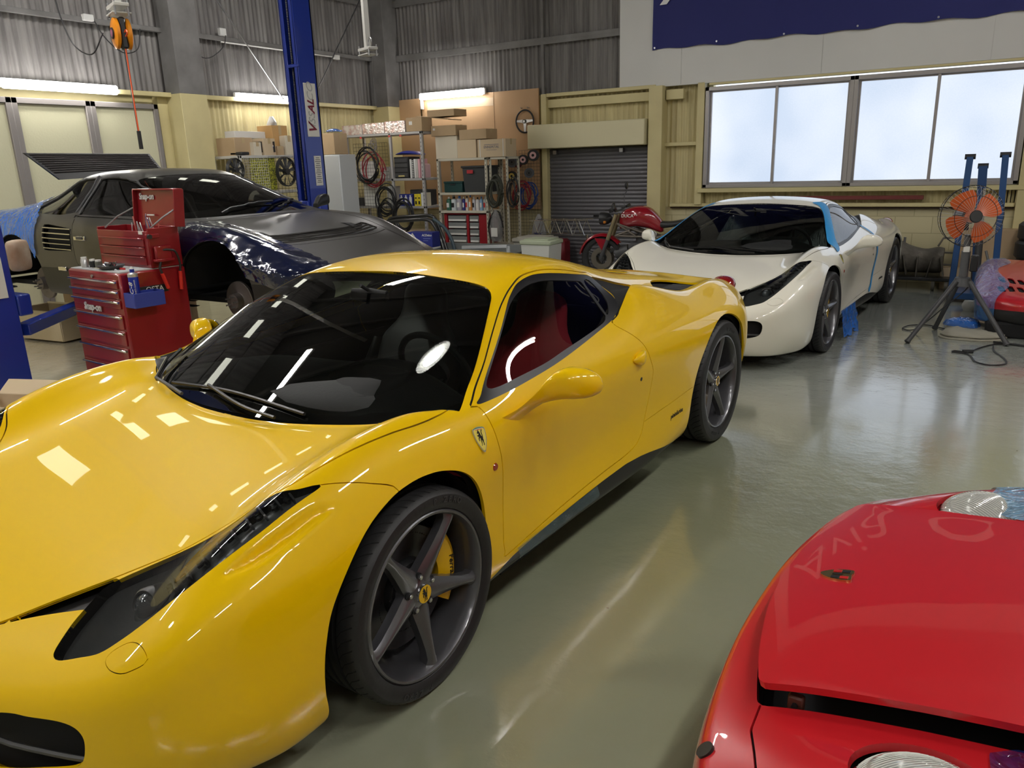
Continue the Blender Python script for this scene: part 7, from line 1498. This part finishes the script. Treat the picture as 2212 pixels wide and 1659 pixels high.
b=MB(); b.tube(spl([(.30,7.66,.008),(.16,7.60,.008),(.05,7.42,.008),(-.03,7.20,.010),(-.06,7.17,.010),(-.14,7.20,.008),(-.15,7.15,.008),(-.06,7.13,.008),(-.02,7.05,.008),(.02,6.86,.008),(.12,6.80,.008),(.22,6.90,.008),(.20,7.10,.008),(.14,7.30,.008),(.13,7.50,.008)],6),.006,6,M_blk); b.tube([(-.08,7.17,.014),(-.01,7.20,.014)],.016,8,M_blk); b.tube([(.13,7.66,.010),(1.2,7.35,.010)],.009,6,M_blk)
solo('extension_cord','black extension cord with a plug looped on the grey floor by the fan','cord',b)
# ---- folded blue engine hoist
def hoist():
    t=thing('engine_hoist','folded blue engine hoist standing behind the orange fan','engine hoist',(-.06,9.85,0))
    for n_,(x0,x1,z0,z1,w,y) in enumerate(((-.24,-.215,.14,1.53,.062,-.1),(.16,.10,.10,1.54,.062,-.1),(-.02,-.09,.10,1.43,.085,.08))):
        b=MB(); a=math.atan2(x1-x0,z1-z0); L=math.hypot(x1-x0,z1-z0); b.box(((x0+x1)/2,y,(z0+z1)/2),(w,w,L),M_blue2,.005,rot=(0,a,0)); b.build('hoist_tube',None,t)
        b=MB(); b.cyl((x1-.05,y,z1+.0),(x1+.05,y,z1+.0),.028,14,M_blk); b.build('tube_roller',None,t)
    b=MB(); b.box((0,.05,.07),(.55,.5,.07),M_blue2,.006); b.build('hoist_base',None,t)
    for x,y in ((-.25,-.2),(.25,-.2),(-.25,.28),(.25,.28)):
        b=MB(); b.cyl((x-.02,y,.04),(x+.02,y,.04),.04,16,M_blk); b.build('caster',None,t)
    b=MB(); b.cyl((-.02,-.02,.35),(-.04,.02,.85),.035,14,M_dgrey); b.cyl((-.04,.02,.85),(-.05,.03,1.2),.018,12,M_chrome); b.build('hoist_ram',None,t)
    b=MB(); b.tube(spl([(.04,-.14,.56),(.08,-.14,.44),(.11,-.14,.36),(.08,-.14,.30),(.03,-.14,.33)],6),.012,8,M_steel); b.build('hoist_hook',None,t)
hoist()
# ---- gearbox on a dolly
def gearbox():
    t=thing('gearbox','grubby grey gearbox resting on a dolly by the back wall','gearbox',(-.86,10.64,0),.0); t.scale=(1.15,1.15,1.2); gm=mat('cast_aluminium_dirty',(.20,.18,.15),.6,metal=.35,noise=(9,.25,(.09,.08,.065)),bump=(30,.6))
    b=MB(); sweep(b,smoothstep_secs([((-.42,0,.32),(0,.20,0),(0,0,.22)),((-.30,0,.34),(0,.20,0),(0,0,.22)),((-.15,0,.33),(0,.18,0),(0,0,.19)),((.02,0,.29),(0,.13,0),(0,0,.14)),((.18,0,.27),(0,.10,0),(0,0,.12)),((.30,0,.28),(0,.12,0),(0,0,.13)),((.36,0,.28),(0,.11,0),(0,0,.12))],4),24,gm,2.4); b.build('gearbox_case',None,t,50)
    b=MB(); b.lathe([(0,-.05),(.03,-.05),(.035,-.03),(.08,-.03),(.09,-.0),(.10,.0),(.10,.05)],24,gm,'Y',Matrix.Translation((-.22,-.20,.36)))
    for i in range(6): a=2*pi*i/6; b.cyl((-.22+.08*cos(a),-.235,.36+.08*sin(a)),(-.22+.08*cos(a),-.215,.36+.08*sin(a)),.010,6,M_steel)
    b.build('drive_flange',None,t)
    b=MB()
    for i in range(7): a=-.5+.33*i; b.box((-.33+.115*i,-.13-.03*(i<3),.24+.02*sin(i)),(.012,.10,.20),gm,.003,rot=(0,.2*(i%3-1),0))
    b.build('case_ribs',None,t)
    for pts in ([(.30,-.05,.42),(.34,-.05,.50),(.48,-.05,.51)],[(.36,-.05,.36),(.50,-.05,.36)],[(.36,-.05,.24),(.50,-.05,.24)]):
        b=MB(); b.tube(pts,.010,6,gm); b.build('selector_rod',None,t)
    b=MB(); b.cyl((-.02,0,.42),(-.02,0,.50),.012,8,M_steel); b.build('breather',None,t)
    b=MB(); b.box((0,0,.11),(.95,.45,.03),M_blk,.005); b.build('dolly_board',None,t)
    for x in (-.40,.30,.42):
        b=MB(); b.cyl((x-.015,-.20,.048),(x+.015,-.20,.048),.048,18,mat('caster_grey',(.12,.11,.09),.5)); b.build('caster',None,t)
gearbox()
for i in range(4):
    b=MB(); b.lathe([(.17,.0),(.28,.0),(.31,.03),(.31,.17),(.28,.20),(.17,.20),(.19,.10),(.17,0)],40,M_tyre,'Z'); solo('tyre',['black tyre lying at the bottom of the stack at the right edge','black tyre second from the bottom of the stack at the right edge','black tyre third from the bottom of the stack at the right edge','black tyre on top of the stack at the right edge'][i],'tyre',b,(.56+.012*(i%2),10.50,.202*i))
carton('large flat brown carton standing behind the blue hoist',(.02,10.78,0),(.62,.22,.70),0,M_card,tape=False); carton('low brown carton in front of the back wall beside the tyre stack',(-.28,10.72,0),(.36,.3,.25),0,M_card2)
b=MB(); sweep(b,smoothstep_secs([((0,0,0),(.05,0,0),(0,.05,0)),((0,0,.05),(.07,0,0),(0,.06,0)),((0,0,.10),(.05,0,0),(0,.04,0))]),14,M_wh,2.4); solo('white_container','small white plastic bottle behind the fan legs','bottle',b,(-.10,9.2,0))
# ---- red louvred body section wrapped in film, folded dust sheet beside it
def red_clip():
    V,F=loft_cage(TW,SW); P,Q=smooth_mesh(V,F,lv=3,w=.95,it=4); P[:,2]*=.67; s=Skin(P,Q); xz=lambda V:np.stack([V[:,0],V[:,2]],-1); ay=lambda V:np.stack([V[:,0],np.abs(V[:,1])],-1)
    s.cut(lambda V:V[:,0]+.36,9,(0,))
    s.cut(lambda V:V[:,2]-.25,13,(0,))
    for j in range(2):
        for i in range(9):
            y0=-.80+.075*i
            x0=.66-.20*j
            for sg in(1,-1): s.cut(lambda V,y0=y0,x0=x0,sg=sg:sdf_poly(V[:,:2],[(x0,sg*(y0+.10)),(x0-.13,sg*(y0+.10)-.03*sg),(x0-.13,sg*(y0+.150)-.03*sg),(x0,sg*(y0+.150))]),14,(0,),lambda C:C[:,2]>.36)
    t=thing('car_front_section','red car body section with rows of black louvres, wrapped in film at the right edge','car body part',(.83,8.72,0),-pi/2)
    s.part('body_skin',[0],mat('clip_red',(.45,.012,.02),.3,coat=.8),t,skirt=.01); s.part('lower_bumper',[13],M_wlow,t,off=.002,skirt=.01); s.part('louvre_openings',[14],M_void,t,off=-.018); s.part('inner_shell',[0,13],M_void,t,off=-.03)
    b=MB()
    for sg in (1,-1): b.box((-.30,sg*.6,.12),(.08,.08,.24),M_wlow,.005)
    b.box((.20,.0,.07),(1.25,1.55,.14),M_void,.02); b.build('support_block',None,t)
    s2=Skin(P,Q)
    s2.cut(lambda V:V[:,1]+.68+.05*np.sin(V[:,0]*9),20,(0,),lambda C:(C[:,0]>-.34)); o=s2.part('masking_film',[20],film('blue_clear_film',(.10,.30,.70),.45,5,1.,.1),None,off=.010); o.location=t.location; o.rotation_euler=t.rotation_euler; tag(o,'clear blue film over the near corner of the red louvred body section','plastic film')
red_clip()
def cloth(name,label,pts,h,m,cat,layers=1,seed=1,loc=(0,0,0)):
    q=random.Random(seed); b=MB(); c=np.array(pts).mean(0); 
    for L in range(layers):
        k=1-.06*L; rings=[]; P=spl(np.array(pts)*1.0,5,True); P=(P-c)*k+c; n=len(P); vs=[]
        for (f,z) in ((1,.002+h*L),(1.0,.012+h*L),(.85,h*(L+1)),(.5,h*(L+1)+.012),(.15,h*(L+1)+.004)):
            for i,p in enumerate(P): d=(p-c)*f+c; vs.append((d[0],d[1],z+(.006*sin(i*1.3+f*9+seed+L) if f<1 else 0)))
        vs.append((c[0],c[1],h*(L+1)+.006)); fs=[(r*n+i,r*n+(i+1)%n,(r+1)*n+(i+1)%n,(r+1)*n+i) for r in range(4) for i in range(n)]+[(4*n+i,4*n+(i+1)%n,5*n) for i in range(n)]; b.add(vs,fs,m)
    return solo(name,label,cat,b,loc,smooth=60)
cloth('dust_sheet','folded grey-beige dust sheet on the floor beside the red body section',[(-.28,7.72),(-.05,7.66),(.18,7.74),(.22,8.0),(.0,8.45),(-.24,8.40),(-.26,8.0)],.022,mat('dust_sheet_cloth',(.36,.34,.27),.8,bump=(14,.6)),'cloth',2)
cloth('blue_film','crumpled blue film on the folded dust sheet',[(-.28,8.08),(-.14,8.0),(-.02,7.98),(.02,8.15),(-.10,8.28),(-.22,8.22)],.05,M_bluefilm2,'plastic film',1,5,(0,0,.05))
# ---- blue masking on the white car and sill film
def on_white(label,proj,pts,w,name='masking_tape',off=.006,m=None,where=None):
    s=Skin(*(lambda s0:(s0.V,s0.T))(skinW)) if False else None
    base=_SKINS[4]; V=base.V; k=np.isin(base.L,[0,1,2,3,4,10,9,11,5]); 
    s=Skin.__new__(Skin); s.V=V.copy(); s.N=base.N.copy(); s.T=base.T[k].copy(); s.L=np.zeros(len(s.T),int)
    f=(lambda V:sdf_poly(proj(V),pts)) if w is None else (lambda V:d_line(proj(V),pts)-w)
    s.cut(f,20,(0,),where); o=s.part(name,[20],m,None,off=off)
    if o is None: return
    o.location=(-1.99881,6.86652,0); o.rotation_euler=(0,0,-1.64276); tag(o,label,'masking tape'); return o
M_bluetape=mat('blue_masking_tape',(.03,.30,.68),.4,bump=(25,.4))
PR_xz=lambda V:np.stack([V[:,0],V[:,2]],-1)
on_white('bright blue masking tape over the near windscreen pillar of the white car',PR_xz,spl([(-.29,.80),(-.36,.845),(-.50,.915),(-.65,.995),(-.82,1.08),(-.93,1.13),(-1.02,1.165),(-1.10,1.16),(-1.00,1.105),(-.88,1.055),(-.72,.975),(-.56,.89),(-.42,.815)],3,True),None,m=M_bluetape,where=lambda C:C[:,1]>.42)
on_white('thin blue masking tape along the far windscreen pillar of the white car',lambda V:V[:,:2],spl([(-.25,-.815),(-.42,-.78),(-.65,-.70),(-.83,-.62),(-.92,-.555),(-1.0,-.50)],4),.022,m=M_bluetape,where=lambda C:(C[:,1]<-.4)&(C[:,2]>.75))
on_white('blue tape strip running down the rear edge of the white car door',PR_xz,spl([(-1.63,.74),(-1.665,.66),(-1.66,.56),(-1.62,.45),(-1.57,.35),(-1.50,.30)],4),.020,m=M_bluetape,where=lambda C:C[:,1]>.7)
on_white('short blue tape strip behind the side window of the white car',PR_xz,spl([(-1.53,.915),(-1.58,.87),(-1.63,.82),(-1.66,.78)],4),.014,m=M_bluetape,where=lambda C:C[:,1]>.7)
b=MB(); n=16; vs=[]
for i in range(n+1):
    x=-.45-.55*i/n; w_=.010*sin(i*1.9)
    for j,(y,z) in enumerate(((.925,.27),(.937+w_,.21),(.945-w_,.15),(.955+w_*2,.09),(.965+w_*2,.03+.03*sin(i*.8)))): vs.append((x,y,z))
b.add(vs,[(i*5+j,i*5+j+1,(i+1)*5+j+1,(i+1)*5+j) for i in range(n) for j in range(4)],M_bluefilm2); o=solo('sill_film','blue film hanging from the sill of the white car down to the floor','plastic film',b,(-1.99881,6.86652,0),-1.64276)
b=MB(); n=16; vs=[]
for i in range(n+1):
    x=-.50-.62*i/n; w_=.002*sin(i*1.9)
    for j,(y,z) in enumerate(((.924,.268+.01*i/n),(.930+w_,.256+.008*i/n),(.934-w_,.240),(.930,.226))): vs.append((x,y+.006,z))
b.add(vs,[(i*4+j,i*4+j+1,(i+1)*4+j+1,(i+1)*4+j) for i in range(n) for j in range(3)],film('teal_sill_film',(.08,.22,.28),.45,16,1.,.1)); o=solo('sill_film','shiny teal film strip taped along the black sill of the yellow car','plastic film',b,(-2.28357,1.69689,0),-1.61313)
